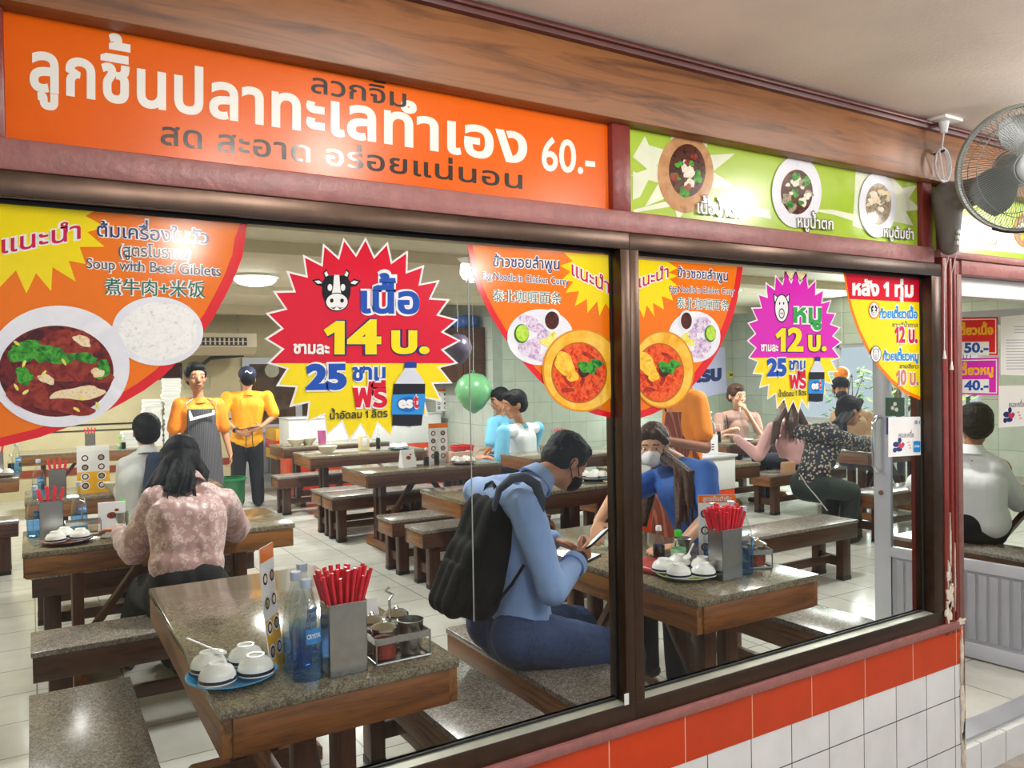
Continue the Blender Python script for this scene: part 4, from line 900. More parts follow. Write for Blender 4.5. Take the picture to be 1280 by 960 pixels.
def mk_plate(mat):
    def f():
        r = thing('plate', '', 'plate'); MB().lathe([(0, .004), (.07, .004), (.075, 0), (.08, .003), (.112, .014), (.124, .019), (.124, .022), (.11, .017), (.078, .009), (0, .008)], 44).build('dish', mat, r, 60); return r
    return f
def mk_spoon():
    r = thing('spoon', '', 'spoon'); b = MB(); b.ell((0, 0, .006), (.024, .017, .006)); b.tube([(.015, 0, .008), (.05, 0, .014), (.10, 0, .022)], [.006, .0045, .006], 8, None, False, .5); b.blob('body', m_pcel, r, .0025, 3); return r
def mk_holder():
    r = thing('chopstick_holder', '', 'holder'); b = MB(); t = .0025; w, d, h = .056, .040, .205
    b.b2((-w, -d, 0), (w, d, .004))
    for lo, hi in (((-w, -d, 0), (w, -d+t, h)), ((-w, d-t, 0), (w, d, h)), ((-w, -d, 0), (-w+t, d, h)), ((w-t, -d, 0), (w, d, h))): b.b2(lo, hi)
    b.build('body', m_steel, r, 0)
    e = MB(); e.tube([(-w, -d, h), (w, -d, h), (w, d, h), (-w, d, h)], .0022, 6, None, True); e.build('rolled_rim', m_chrome, r); return r
def mk_stick():
    r = MB().lathe([(0, 0), (.0032, 0), (.0062, .205), (.0062, .232), (0, .233)], 6).build('chopstick', m_chop, None, 60); r['category'] = 'chopstick'; return r
def mk_flat():
    r = MB().box((0, 0, .11), (.017, .0035, .215), None, .0015).build('chopstick_sleeve', m_chop, None, 30); r['category'] = 'chopstick'; return r
def mk_bottle(blue=True):
    def f():
        r = thing('water_bottle', '', 'bottle')
        MB().lathe([(0, 0), (.033, 0), (.040, .006), (.041, .03), (.0395, .05), (.041, .07), (.041, .135), (.034, .185), (.021, .225), (.0145, .245), (.0145, .268), (.012, .268), (.012, .245), (.018, .225), (.031, .185), (.038, .135), (.038, .07), (.037, .008), (0, .004)], 28).build('body', m_pet, r, 50)
        if blue:
            MB().lathe([(.0405, .004), (.0418, .012), (.0402, .05), (.0416, .072), (.0416, .100), (.0412, .100)], 28).build('blue_sleeve', m_petblue, r, 50)
            l = MB().lathe([(.0414, .108), (.0416, .108), (.0416, .150), (.0410, .150)], 24, arc=(-1.75, -.55)).build('label', m_petlabel, r, 50)
            vs, fs, w, ref = text2('CRYSTAL', .02); MB().raw([(.0419*cos(-1.68+1.05*x/w), .0419*sin(-1.68+1.05*x/w), .124+.012*y/ref) for x, y in vs], fs, m_pcel).build('lettering', None, r, 0)
        MB().lathe([(0, .282), (.0155, .282), (.0165, .278), (.0165, .258), (0, .258)], 18).build('cap', m_capclr if blue else m_bluecap, r, 40); return r
    return f
def mk_soap():
    r = thing('squeeze_bottle', '', 'bottle')
    MB().lathe([(0, 0), (.028, 0), (.032, .005), (.034, .03), (.033, .075), (.024, .105), (.013, .118), (.013, .13), (0, .13)], 24).build('body', m_pet, r, 50)
    MB().lathe([(0, .004), (.030, .004), (.0315, .03), (.0315, .045), (0, .045)], 24).build('liquid', m_lgreen, r, 40)
    MB().lathe([(.0342, .03), (.0345, .03), (.0338, .075), (.0333, .075)], 24).build('label', M('pale_green_label', '#a9e0b0', .3, var=.25, scale=40), r, 50)
    MB().lathe([(0, .155), (.012, .155), (.0165, .148), (.0165, .128), (0, .128)], 18).build('cap', m_greencap, r, 40); return r
def mk_rack():
    r = thing('condiment_rack', '', 'rack'); b = MB()
    b.tube([(-.085, -.05, .006), (.085, -.05, .006), (.085, .05, .006), (-.085, .05, .006)], .005, 8, None, True); b.b2((-.08, -.045, .001), (.08, .045, .004))
    b.b2((-.088, -.052, .062), (.088, -.049, .082)); b.b2((-.088, .049, .062), (.088, .052, .082)); b.b2((-.088, -.052, .062), (-.085, .052, .082)); b.b2((.085, -.052, .062), (.088, .052, .082))
    for x in (-.086, .086):
        for y in (-.05, .05): b.cyl((x, y, .004), (x, y, .082), .003)
    b.tube([(0, .052, .07), (0, .055, .16), (.012, .055, .175), (-.012, .055, .19), (0, .055, .2)], .004, 8); b.build('frame', m_steel, r, 30); return r
def mk_jar(fill, lid=True):
    def f():
        r = thing('condiment_jar', '', 'jar')
        MB().lathe([(0, .008), (.036, .008), (.038, .012), (.038, .095), (.036, .095), (.036, .012), (0, .011)], 24).build('glass', m_jar, r, 40)
        MB().lathe([(0, .0125), (.0352, .0125), (.0352, .066), (0, .07)], 20).build('contents', fill, r, 40)
        if lid: l = MB().lathe([(.040, .094), (.040, .100), (.03, .108), (.012, .113), (.008, .118), (.007, .124), (0, .126)], 24).build('lid', m_chrome, r, 50)
        return r
    return f
def mk_tin():
    r = thing('metal_cup', '', 'cup'); MB().lathe([(0, .008), (.030, .008), (.033, .011), (.039, .105), (.041, .107), (.0385, .108), (.0315, .014), (0, .0125)], 28).build('body', m_steel, r, 50); return r
def mk_sauce():
    r = thing('sauce_bottle', '', 'bottle'); MB().lathe([(0, 0), (.026, 0), (.028, .004), (.028, .085), (.020, .115), (.011, .14), (.011, .155), (0, .155)], 20).build('body', m_pet, r, 50)
    MB().lathe([(0, .003), (.0255, .003), (.0255, .085), (0, .087)], 20).build('sauce', m_sauce, r, 40); MB().lathe([(0, .172), (.010, .172), (.0135, .165), (.0135, .15), (0, .15)], 14).build('cap', m_pcel, r, 40); return r
def bowls_on_plate(c, kind, spots, where, key, spoon=None, rz=0):
    """a plate with its overturned bowls, each a thing of its own"""
    once('plate'+key, mk_plate(MATS[key]), c, rz, where[0])
    n = len(spots); q = .0735 if n == 4 else (.088 if n == 5 else .066)
    for i in range(n):
        t = 2*pi*i/n+spots[0][0]*40; x, y = q*cos(t), q*sin(t)
        once('bowl', mk_bowl, (c[0]+x, c[1]+y, c[2]+.0245), i*.9, where[1], where[2])
    if spoon: o = once('spoon', mk_spoon, (c[0]+spoon[0], c[1]+spoon[1], c[2]+spoon[2]), spoon[3], where[3]); o.rotation_euler[1] = -.25
def sticks(base, n, rnd, label, group, w=.044, d=.028, key='stick', mk=mk_stick, zrot=0):
    for i in range(n):
        nx = int((n*1.6)**.5+.5); ny = -(-n//nx); x, y = w*(-1+2*((i % nx)+.5)/nx), d*(-1+2*((i//nx)+.5)/ny); ax = x/w*.27+rnd.uniform(-.008, .008); ay = y/d*.17+rnd.uniform(-.008, .008); ca, sa = cos(zrot), sin(zrot)
        o = once(key, mk, (base[0]+(x*ca-y*sa)*.46, base[1]+(x*sa+y*ca)*.46, base[2]+rnd.uniform(.05, .075)), 0, label, group)
        o.rotation_euler = (Matrix.Rotation(zrot, 3, 'Z') @ Matrix.Rotation(ax, 3, 'Y') @ Matrix.Rotation(-ay, 3, 'X') @ Matrix.Rotation(rnd.uniform(0, 3) if key == 'stick' else .35, 3, 'Z')).to_euler()
def menu_card(name, label, base, w, h, rz, top, lean=0., bend=0., cols=(2, 4), lo=None, T=None):
    """standing printed card with little dish pictures"""
    r = thing(name, label, 'menu', base, rz); n = 10
    f = lambda x, z, o: ((x-.5)*w, -o+lean*z*h+bend*sin(z*pi*.5)*h, z*h)
    b = MB(); vs = []; fs = []
    for i in range(n+1):
        for x, o in ((0, 0), (1, 0), (1, -.003), (0, -.003)): vs.append(f(x, i/n, o))
    for i in range(n):
        for j in range(4): fs.append((4*i+j, 4*i+(j+1) % 4, 4*i+4+(j+1) % 4, 4*i+4+j))
    fs += [(0, 1, 2, 3), (4*n, 4*n+1, 4*n+2, 4*n+3)]; b.raw(vs, fs); b.build('card', m_paper, r, 30)
    def strip(nm, z0, z1, mat, x0=0., x1=1., o=.0008):
        vs = []; k = 6
        for i in range(k+1): z = z0+(z1-z0)*i/k; vs += [f(x0, z, o), f(x1, z, o)]
        MB().raw(vs, [(2*i, 2*i+1, 2*i+3, 2*i+2) for i in range(k)]).build(nm, mat, r, 0)
    if lo: strip('lower_panel', 0, lo, i_gold)
    strip('heading', .88, 1, top)
    b = MB(); nx, nz = cols
    for i in range(nx):
        for j in range(nz):
            cx, cz = (i+.5)/nx, .06+.78*(j+.5)/nz; q = min(.45/nx*w, .44*.78/nz*h)
            for k, (m_, s) in enumerate(((ph_bowl, 1), (ph_dark, .76), (ph_noodle if (i+j) % 2 else ph_grey, .48))): b.raw([f(cx+q*s*cos(t*.3927)/w, cz+q*s*sin(t*.3927)/h, .0012+.0003*k) for t in range(16)], [tuple(range(16))], m_)
    b.build('dish_pictures', None, r, 0)
    if T: vs, fs, tw, ref = text2(T, .02); MB().raw([f(.12+.76*x/tw, .91+.05*y/ref, .0013) for x, y in vs], fs).build('lettering', m_paper, r, 0); return r
rnd = random.Random(21)
# --- nearest table -------------------------------------------------------------
P = lambda u, v: PZ(u, v, TH)
p = P(304, 846)
bowls_on_plate((p.x-.03, p.y, TH), '', [(-.058, -.012), (.0, -.062), (.066, .0), (.008, .062)], ('blue plate holding overturned bowls on the nearest table', 'overturned white bowl with a navy rim on the blue plate of the nearest table', 'bowls on the blue plate', 'white porcelain spoon among the bowls on the blue plate'), 'blue_melamine', (-.03, .03, .07, 2.6))
hb = V((.762, 2.215, TH)); hz = 0
once('holder', mk_holder, (hb.x, hb.y, TH), hz, 'square steel holder full of red chopsticks on the nearest table')
sticks((hb.x, hb.y, TH), 34, rnd, 'red plastic chopstick standing in the steel holder of the nearest table', 'chopsticks on the nearest table')
for x, y, a_, lb in ((.655, 2.215, -.2, 'blue-based clear water bottle nearest the camera, beside the steel holder'), (.655, 2.318, .6, 'clear water bottle with a blue base behind the front water bottle, by the menu card'), (.70, 2.41, .2, 'clear water bottle farthest back of the cluster on the nearest table')): once('bottle', mk_bottle(), (x, y, TH), a_, lb)
q = P(420, 800); once('soap', mk_soap, (q.x, q.y, TH), 0, 'squeeze bottle with a bright green cap behind the chopsticks on the nearest table')
once('rack', mk_rack, (.935, 2.235, TH), .0, 'steel condiment rack at the right end of the nearest table'); rx, ry = .935, 2.235
once('jarchili', mk_jar(m_chili), (rx-.044, ry-.006, TH+.001), 0, 'lidded glass jar of red chili flakes in the rack on the nearest table')
once('tin', mk_tin, (rx+.043, ry-.004, TH+.001), 0, 'empty stainless cup in the rack on the nearest table')
q = (rx-.04, ry+.105); once('jarsug', mk_jar(M('pale_sugar', '#d9c9a8', .6)), (q[0], q[1], TH-.007), 0, 'lidded glass jar behind the rack on the nearest table'); once('jarsug', None, (q[0]+.09, q[1]+.02, TH-.007), 0, 'second lidded glass jar behind the metal cup on the nearest table')
menu_card('menu_card', 'narrow menu card leaning on the water bottles of the nearest table', (.606, 2.345, TH), .10, .36, .95, i_or, .02, .06, (2, 4), .42)
r = thing('card_box', 'white card box behind the condiment rack on the nearest table', 'box', (rx-.04, ry+.21, TH), .08); b = MB(); b.prism([(-.05, 0), (.05, 0), (.012, .125), (0, .128)], -.06, .06, None, Matrix(((0, 0, 1, 0), (1, 0, 0, 0), (0, 1, 0, 0), (0, 0, 0, 1)))); b.build('body', m_paper, r, 0); MB().b2((-.05, -.031, .045), (.05, -.029, .047)).build('fold_line', i_grey, r, 0)
# --- right table --------------------------------------------------------------
p = P(857, 721)
bowls_on_plate((p.x, p.y, TH), '', [(-.066, .012), (-.028, -.055), (.052, -.048), (.068, .028), (0, .06)], ('pale green plate holding overturned bowls on the right window table', 'overturned white bowl with a navy rim on the pale green plate of the right table', 'bowls on the pale green plate', 'white plastic spoon standing among the bowls on the pale green plate'), 'pale_green_melamine', (.01, -.0, .075, .5))
hb = V((2.425, 2.33, TH)); hz = 0
once('holder', None, (hb.x, hb.y, TH), hz, 'square steel holder crammed with red chopsticks on the right window table')
sticks((hb.x, hb.y, TH), 44, rnd, 'red plastic chopstick standing in the steel holder of the right window table', 'chopsticks on the right window table', zrot=hz)
once('soap', None, (2.42, 2.60, TH), 0, 'squeeze bottle of green liquid with a green cap on the right window table')
for x, y, a_, lb in ((2.535, 2.335, .4, 'blue-based water bottle right of the steel holder on the right table'), (2.50, 2.47, 1.2, 'clear water bottle behind the steel holder on the right table, left one'), (2.60, 2.46, .9, 'clear water bottle behind the steel holder on the right table, beside the menu card')): once('bottle', None, (x, y, TH), a_, lb)
once('rack', None, (2.69, 2.42, TH), 1.1, 'steel condiment rack at the right end of the right window table')
once('jarchili', None, (2.672, 2.384, TH+.001), 0, 'glass jar of red chili flakes in the rack on the right table'); once('jarsug', None, (2.708, 2.458, TH+.001), 0, 'lidded glass jar beside the chili jar in the rack on the right table')
menu_card('menu_card', 'standing menu card with an orange heading on the right window table', (2.64, 2.58, TH), .17, .29, -.55, i_or, .02, 0, (3, 3), None, 'สูตรต้นตำรับ')
once('sauce', mk_sauce, (2.36, 2.66, TH), 0, 'dark sauce bottle behind the bowls on the right table')
once('tin', None, (2.50, 2.66, TH-.007), 0, 'steel cup of spoons behind the squeeze bottle on the right table')
r = thing('wallet', 'dusty red zipped case lying on the right table beside the woman in blue', 'wallet', (2.27, 2.62, TH), .1); MB().box((0, 0, .016), (.16, .22, .032), None, .014).build('body', M('red_leather', '#a83a36', .35), r, 60); MB().tube([(-.075, -.1, .017), (.075, -.1, .017), (.075, .1, .017), (-.075, .1, .017)], .0035, 8, None, True).build('zip', M('zip', '#6a2320', .4), r)
# --- table of the woman in pink satin ------------------------------------------------
bowls_on_plate((.15, 4.79, TH), '', [(-.062, -.01), (.0, .03), (.066, .02)], ('brown plate of overturned bowls before the woman in pink satin', 'overturned white bowl on the brown plate before the woman in pink satin', 'bowls on the brown plate on the left', ''), 'brown_red_melamine')
hb = V((.085, 5.0, TH)); once('holder', None, hb, .0, 'steel chopstick holder at the left end of the table before the woman in pink satin')
sticks(hb, 10, rnd, 'flat red chopstick sleeve standing in the holder before the woman in pink satin', 'red sleeves before the woman in pink satin', key='flat', mk=mk_flat)
once('bottle', None, (hb.x-.075, hb.y+.07, TH), 0, 'blue-capped water bottle left of the holder before the woman in pink satin'); once('rack', None, (hb.x+.15, hb.y-.02, TH), 0, 'steel rack right of the holder before the woman in pink satin')
once('bottle', None, (hb.x+.14, hb.y+.13, TH), 0, 'clear bottle behind the rack before the woman in pink satin')
q = P(128, 665); once('tin', None, (q.x+.10, q.y+.02, TH-.007), 0, 'steel mug by the hand of the woman in pink satin')
def card(label, x, y, rz, w=.14, h=.16):
    r = thing('tent_card', label, 'menu', (x, y, TH), rz); MB().prism([(-.05, 0), (.05, 0), (.008, h), (-.008, h)], -w/2, w/2, None, Matrix(((0, 0, 1, 0), (1, 0, 0, 0), (0, 1, 0, 0), (0, 0, 0, 1)))).build('card', m_paper, r, 0)
    b = MB()
    for cx, cz, s in ((0, .55, .026), (.025, .72, .012)): b.raw([(cx+s*cos(t*.3927), -.0505+.042*(cz+s*sin(t*.3927)*.7/h), (cz*h+s*sin(t*.3927)*.7)) for t in range(16)], [tuple(range(16))], ph_beef)
    b.build('dish_pictures', None, r, 0); return r
card('white tent card with a dish picture, before the woman in pink satin', hb.x+.30, hb.y+.05, -.1)
once('soap', None, (.45, 5.16, TH), 0, 'green-capped squeeze bottle left of the woman in pink satin')
def mk_cola():
    r = thing('cola_bottle', '', 'bottle'); MB().lathe([(0, 0), (.028, 0), (.03, .005), (.027, .05), (.030, .10), (.022, .15), (.013, .19), (.013, .24), (.0, .24)], 20).build('body', m_jar, r, 50); MB().lathe([(0, .004), (.025, .004), (.0245, .05), (.026, .10), (.02, .13), (0, .132)], 20).build('cola', m_sauce, r, 40); return r
once('cola', mk_cola, (.98, 4.95, TH), 0, 'tall cola bottle right of the woman in pink satin')
# --- second left table ---------------------------------------------------------------
hb = V((.16, 6.75, TH)); once('holder', None, hb, 0, 'steel chopstick holder on the second left table, below the menu card'); sticks(hb, 10, rnd, 'flat red chopstick sleeve standing in the holder of the second left table', 'red sleeves on the second left table', key='flat')
menu_card('menu_card', 'standing menu card with eight dishes on the second left table', (.40, 6.82, TH), .22, .36, 0, i_wh, 0, 0, (2, 4), .45)
once('bottle', None, (.04, 6.8, TH), 0, 'blue-capped bottle at the left end of the second left table'); once('bottleplain', mk_bottle(False), (.66, 6.72, TH), 0, 'clear bottle standing near the soup bowl on the second left table')
def mk_soupbowl():
    r = thing('soup_bowl', '', 'bowl'); MB().lathe([(0, .0), (.05, 0), (.052, .008), (.09, .05), (.108, .085), (.105, .086), (.086, .052), (.048, .014), (0, .012)], 32).build('body', M('pale_melamine', '#d8d3ba', .2), r, 50); return r
once('soupbowl', mk_soupbowl, (.66, 6.48+.25, TH), 0, 'pale soup bowl on the second left table beside the person in grey') if False else once('soupbowl', mk_soupbowl, (.56, 6.70, TH), 0, 'pale soup bowl on the second left table left of the person in grey')
# --- left edge table -------------------------------------------------------------------
p = V((-.25, 8.5, TH)); bowls_on_plate(p, '', [(-.06, 0), (0, .02), (.062, 0)], ('brown plate of bowls on the table at the left edge of the shop', 'overturned white bowl on the plate at the left edge of the shop', 'bowls at the left edge', ''), 'brown_red_melamine')
once('holder', None, (-.28, 8.75, TH), 0, 'steel chopstick holder at the left edge of the shop'); sticks((-.28, 8.75, TH), 8, rnd, 'flat red chopstick sleeve at the left edge of the shop', 'red sleeves at the left edge', key='flat'); once('bottle', None, (-.12, 8.72, TH), 0, 'water bottle at the left edge of the shop'); once('sauce', None, (-.17, 8.9, TH), 0, 'dark sauce bottle at the left edge of the shop')
# --- farthest left table -----------------------------------------------------------------
once('soap', None, (.95, 11.0, TH), 0, 'bottle with a green top on the farthest left table'); once('sauce', None, (.98, 10.93, TH), 0, 'dark bottle before the green-topped bottle on the farthest left table'); once('holder', None, (.62, 11.05, TH), 0, 'chopstick holder on the farthest left table'); sticks((.62, 11.05, TH), 8, rnd, 'flat red chopstick sleeve on the farthest left table', 'red sleeves on the farthest left table', key='flat')
def mk_box():
    r = thing('takeout_box', '', 'box'); b = MB(); b.prism([(-.10, 0), (.10, 0), (.11, .035), (-.11, .035)], -.10, .10, None, Matrix(((1, 0, 0, 0), (0, 0, 1, 0), (0, 1, 0, 0), (0, 0, 0, 1)))); b.build('tray', m_white, r, 0); MB().prism([(-.112, .036), (.112, .036), (.10, .066), (-.10, .066)], -.102, .102, None, Matrix(((1, 0, 0, 0), (0, 0, 1, 0), (0, 1, 0, 0), (0, 0, 0, 1)))).build('lid', m_white, r, 0); return r
for cx, n in ((1.04, 3), (1.28, 9), (1.52, 13)):
    for i in range(n): once('tkbox', mk_box, (cx+rnd.uniform(-.012, .012)+.06, 11.22, TH+i*.067), rnd.uniform(-.06, .06), 'white foam takeout box in the tall stack beside the cook in the apron', 'stacked takeout boxes')
# --- middle aisle ---------------------------------------------------------------------
def mid(x, y, tag_): return x, y
p = V((3.52, 6.72, TH)); bowls_on_plate(p, '', [(-.06, -.02), (.02, -.05), (.065, .02), (-.01, .05)], ('brown plate of bowls on the table before the man in the white and cyan shirt', 'overturned white bowl on the brown plate before the man in the white and cyan shirt', 'bowls before the man in white and cyan', ''), 'brown_red_melamine')
once('sauce', None, (3.18, 6.82, TH), 0, 'first dark sauce bottle on the condiment table of the middle aisle'); once('soap', None, (3.1, 6.95, TH), 0, 'green squeeze bottle on the condiment table of the middle aisle'); once('cola', None, (3.29, 6.82, TH), 0, 'dark bottle beside the sauce bottle on the condiment table of the middle aisle')
menu_card('menu_card', 'standing menu card on the condiment table of the middle aisle', (3.42, 7.05, TH), .2, .38, -.1, i_or, 0, 0, (2, 4)); card('small white tent card at the left end of the condiment table of the middle aisle', 3.0, 6.85, .1)
r = thing('tissue_box', 'pale wooden tissue box before the man in the white and cyan shirt', 'box', (3.6, 6.95, TH)); MB().box((0, 0, .05), (.24, .13, .10), None, .006).build('body', M('pink_wood', '#d8b09a', .5), r, 30); MB().box((0, 0, .103), (.12, .05, .008), None, .003).build('slot', m_dark, r, 30)
r = thing('basket', 'red plastic basket before the man in the white and cyan shirt', 'basket', (3.72, 7.12, TH)); MB().lathe([(0, 0), (.09, 0), (.12, .12), (.125, .13), (.115, .13), (.085, .01), (0, .01)], 24).build('tub', m_chop, r, 40); MB().lathe([(.118, .128), (.128, .128), (.128, .14), (.118, .14)], 24).build('rim', i_red, r, 40)
p = V((3.62, 8.5, TH)); bowls_on_plate(p, '', [(-.05, -.03), (.05, -.03), (0, .05)], ('teal plate of bowls on the table below the red starburst sticker', 'overturned white bowl on the teal plate in the middle aisle', 'bowls on the teal plate', ''), 'teal_melamine')
once('soupbowl', None, (2.82, 8.62, TH), 0, 'pale soup bowl on the table below the red starburst sticker')
r = thing('napkin_box', 'cream napkin box on the table below the red starburst sticker', 'box', (3.28, 8.72, TH)); MB().box((0, 0, .085), (.11, .08, .17), None, .006).build('body', M('cream_plastic', '#d8cba2', .4), r, 30); MB().box((0, -.04, .10), (.06, .004, .1), None, .001).build('slot', m_white, r, 30)
once('cola', None, (3.48, 8.78, TH), 0, 'dark bottle beside the cream napkin box in the middle aisle')
r = thing('cup', 'pink plastic cup on the table beside the yellow crate', 'cup', (3.2, 10.0, TH)); MB().lathe([(0, 0), (.045, 0), (.06, .16), (.055, .16), (.04, .01), (0, .01)], 20).build('body', M('pink_plastic', '#d06aa8', .3), r, 40); MB().lathe([(.055, .157), (.063, .157), (.063, .165), (.055, .165)], 20).build('rim', i_mag, r)
for i, x in enumerate((2.82, 3.0)): once('soupbowl', None, (x, 9.85+.1*i, TH), 0, ('stacked dish left' if not i else 'dish next to the pink cup, right')+' on the table beside the yellow crate')
hb = V((4.75, 6.85, TH)); once('holder', None, hb, 0, 'steel chopstick holder behind the head of the man in blue'); sticks(hb, 10, rnd, 'flat red chopstick sleeve in the holder behind the head of the man in blue', 'red sleeves behind the man in blue', key='flat'); once('bottle', None, (4.62, 6.82, TH), 0, 'blue-based bottle left of the holder behind the man in blue'); once('tin', None, (4.56, 6.9, TH-.007), 0, 'steel cup left of the bottle behind the man in blue')
p = V((2.9, 4.95, TH)); p = PZ(742, 600, TH); once('platetl', mk_plate(m_tealplate), (p.x, p.y, TH), 0, 'teal plate just right of the face of the man in blue') if False else bowls_on_plate((p.x, p.y, TH), '', [(-.06, -.02), (.0, -.06), (.065, .0), (.01, .055)], ('teal plate of bowls just right of the face of the man in blue', 'overturned white bowl on the teal plate right of the face of the man in blue', 'bowls right of the face of the man in blue', ''), 'teal_melamine')
hb = V((p.x+.05, p.y+.35, TH)); once('holder', None, hb, 0, 'chopstick holder at the mullion, right of the face of the man in blue'); sticks(hb, 10, rnd, 'flat red chopstick sleeve in the holder at the mullion', 'red sleeves at the mullion', key='flat')
# --- counter with sanitizer, eating tables ---------------------------------------------
ctop = .935
for i, (x, lb) in enumerate(((4.42, 'white box of gloves left of the sanitizer pump on the counter'), (4.64, 'white box under the sanitizer pump at the right end of the counter'))):
    r = thing('carton', lb, 'box', (x, 4.68, ctop)); MB().box((0, 0, .075), (.19, .14, .15), None, .004).build('body', m_paper, r, 30); b = MB(); [b.raw([(-.05+.07*k, -.0706, .03+.02*j), (-.02+.07*k, -.0706, .03+.02*j), (-.02+.07*k, -.0706, .04+.02*j), (-.05+.07*k, -.0706, .04+.02*j)], [(0, 1, 2, 3)]) for k in range(2) for j in range(3)]; b.build('print', i_grey, r, 0)
r = thing('pump_bottle', 'clear sanitizer pump bottle on the white counter', 'bottle', (4.66, 4.62, ctop+.15)); MB().lathe([(0, 0), (.035, 0), (.038, .005), (.038, .09), (.015, .115), (.012, .13), (0, .13)], 20).build('body', m_pet, r, 50); MB().lathe([(0, .128), (.014, .128), (.014, .145), (.005, .147), (.005, .175), (.016, .177), (.016, .188), (0, .19)], 16).build('pump', m_white, r, 40); MB().bar((0, 0, .182), (-.05, 0, .178), .012, .01).build('spout', m_white, r, 0)
once('platewhite_porcelain', mk_plate(m_pcel), (7.35, 6.75, TH), 0, 'white plate before the woman in beige'); once('cola', None, (6.98, 6.78, TH), 0, 'glass of cola left of the woman in beige'); once('tin', None, (7.1, 6.68, TH-.007), 0, 'steel cup beside the glass of cola before the woman in beige')
once('soap', None, (8.35, 7.0, TH), 0, 'green bottle between the woman in beige and the magenta sticker'); menu_card('menu_card', 'menu card standing behind the woman in the pale pink sweater', (8.16, 6.8, TH), .2, .34, .2, i_or, 0, 0, (2, 4)); card('white tent card by the hand of the woman in the pale pink sweater', 8.02, 6.68, .2)
once('soupbowl', None, (7.48, 5.12, TH), 0, 'pale soup bowl in front of the person in the floral shirt'); once('soupbowl', None, (7.72, 5.2, TH), 0, 'pale soup bowl right of another, before the person in the floral shirt')
q = P(1272, 600); once('soupbowl', None, (5.98, 2.6, TH), 0, 'soup bowl on the table of the man in the white sweater')
# ================================================================== wall fan, cables, back-of-shop things
m_fan = M('fan_plastic', '#6d6862', .3, var=.05); m_fang = M('fan_grey_plastic', '#8d938f', .3); m_wire = M('fan_wire', '#8a918e', .3, .5)
fc = V((3.085, 1.50, 2.315)); ax = V((-.66, -.72, -.20)).normalized(); fr = frame(ax, (0, 0, 1)).to_4x4(); FT = Matrix.Translation(fc) @ fr
r = thing('wall_fan', 'grey wall fan with a round wire cage, mounted at the top of the corner post', 'fan', (3.14, 1.85, 2.06))
def ringpts(R, z, n=48): return [FT @ V((R*cos(2*pi*i/n), R*sin(2*pi*i/n), z)) for i in range(n)]
b = MB(); [b.tube(ringpts(R, z), w, 6, None, True) for R, z, w in ((.216, .045, .003), (.175, .075, .0016), (.06, .088, .003))]
for i in range(130):
    a = 2*pi*i/130; b.tube([FT @ V((R*cos(a+tw), R*sin(a+tw), z)) for R, z, tw in ((.055, .089, .0), (.11, .089, .1), (.17, .078, .18), (.205, .058, .22), (.218, .02, .24))], .0010, 4)
b.build('front_grille', m_wire, r, 60, True)
b = MB(); [b.tube(ringpts(R, z), w, 6, None, True) for R, z, w in ((.07, -.075, .003), (.16, -.06, .0016))]
for i in range(60):
    a = 2*pi*i/60; b.tube([FT @ V((R*cos(a), R*sin(a), z)) for R, z in ((.065, -.075), (.15, -.066), (.20, -.045), (.218, .0))], .0010, 4)
b.build('rear_grille', m_wire, r, 60, True)
MB().lathe([(.212, -.004), (.222, -.008), (.226, .008), (.222, .024), (.212, .02)], 56, None, FT).build('rim', m_fang, r, 50, True)
MB().lathe([(0, .10), (.028, .099), (.046, .094), (.052, .086), (.05, .08), (0, .08)], 32, None, FT).build('badge', M('fan_badge', '#b9c0c2', .25), r, 50, True)
for k in range(3):
    b = MB(); vs = []; n, m = 8, 6
    for i in range(n+1):
        for j in range(m+1):
            R = .035+.155*i/n; w = .35+.75*sin(pi*min(1, .25+.7*i/n)); a = 2*pi*k/3+(j/m-.5)*w*1.25+.25*i/n; vs.append(FT @ V((R*cos(a), R*sin(a), .012+.045*(j/m-.5))))
    fs = [(i*(m+1)+j, i*(m+1)+j+1, (i+1)*(m+1)+j+1, (i+1)*(m+1)+j) for i in range(n) for j in range(m)]
    nv = len(vs); vs += [v+ax*.002 for v in vs]; fs += [tuple(q+nv for q in f)[::-1] for f in fs]
    b.raw(vs, fs); b.build('blade', M('fan_blade', '#59605e', .35), r, 60, True)
MB().lathe([(0, .07), (.026, .068), (.034, .05), (.034, -.01), (0, -.01)], 28, None, FT).build('hub', m_fang, r, 50, True)
MB().lathe([(0, -.005), (.055, -.01), (.062, -.05), (.058, -.12), (.04, -.155), (0, -.16)], 32, None, FT).build('motor_housing', m_fan, r, 50, True)
b = MB(); b.cap((3.14, 1.80, 2.08), .036, (3.115, 1.79, 2.275), .060); b.cap((3.115, 1.79, 2.27), .06, (3.13, 1.67, 2.275), .052); b.cap((3.13, 1.68, 2.285), .042, fc-ax*.12, .036); b.blob('body', m_fan, r, .007, 5)
b = MB(); [b.cyl((3.113+.004*k, 1.758, 2.085+.022*k), (3.112+.004*k, 1.748, 2.085+.022*k), .0085, n=14) for k in range(3)]; b.build('buttons', M('button_plastic', '#b8bab2', .35), r, 40, True)
b = MB(); b.tube(ringpts(.226, .006)[21:26], .006, 8); b.build('cage_clip', m_black, r, 50, True)
for x, zb, lb in ((3.155, 1.665, 'left'), (3.205, 1.62, 'right')):
    c = thing('pull_cord', 'white pull cord of the fan hanging down the maroon post, %s one' % lb, 'cord', (x, 1.832, 2.07)); MB().tube([(x-.01, 1.80, 2.06), (x, 1.828, 1.98), (x, 1.832, zb)], .0014, 6).build('string', m_paper, c, 50, True)
    MB().lathe([(0, .035), (.003, .035), (.005, .02), (.008, .003), (.007, 0), (0, 0)], 12, None, Matrix.Translation((x, 1.832, zb-.032))).build('pendant', m_pcel, c, 40, True)
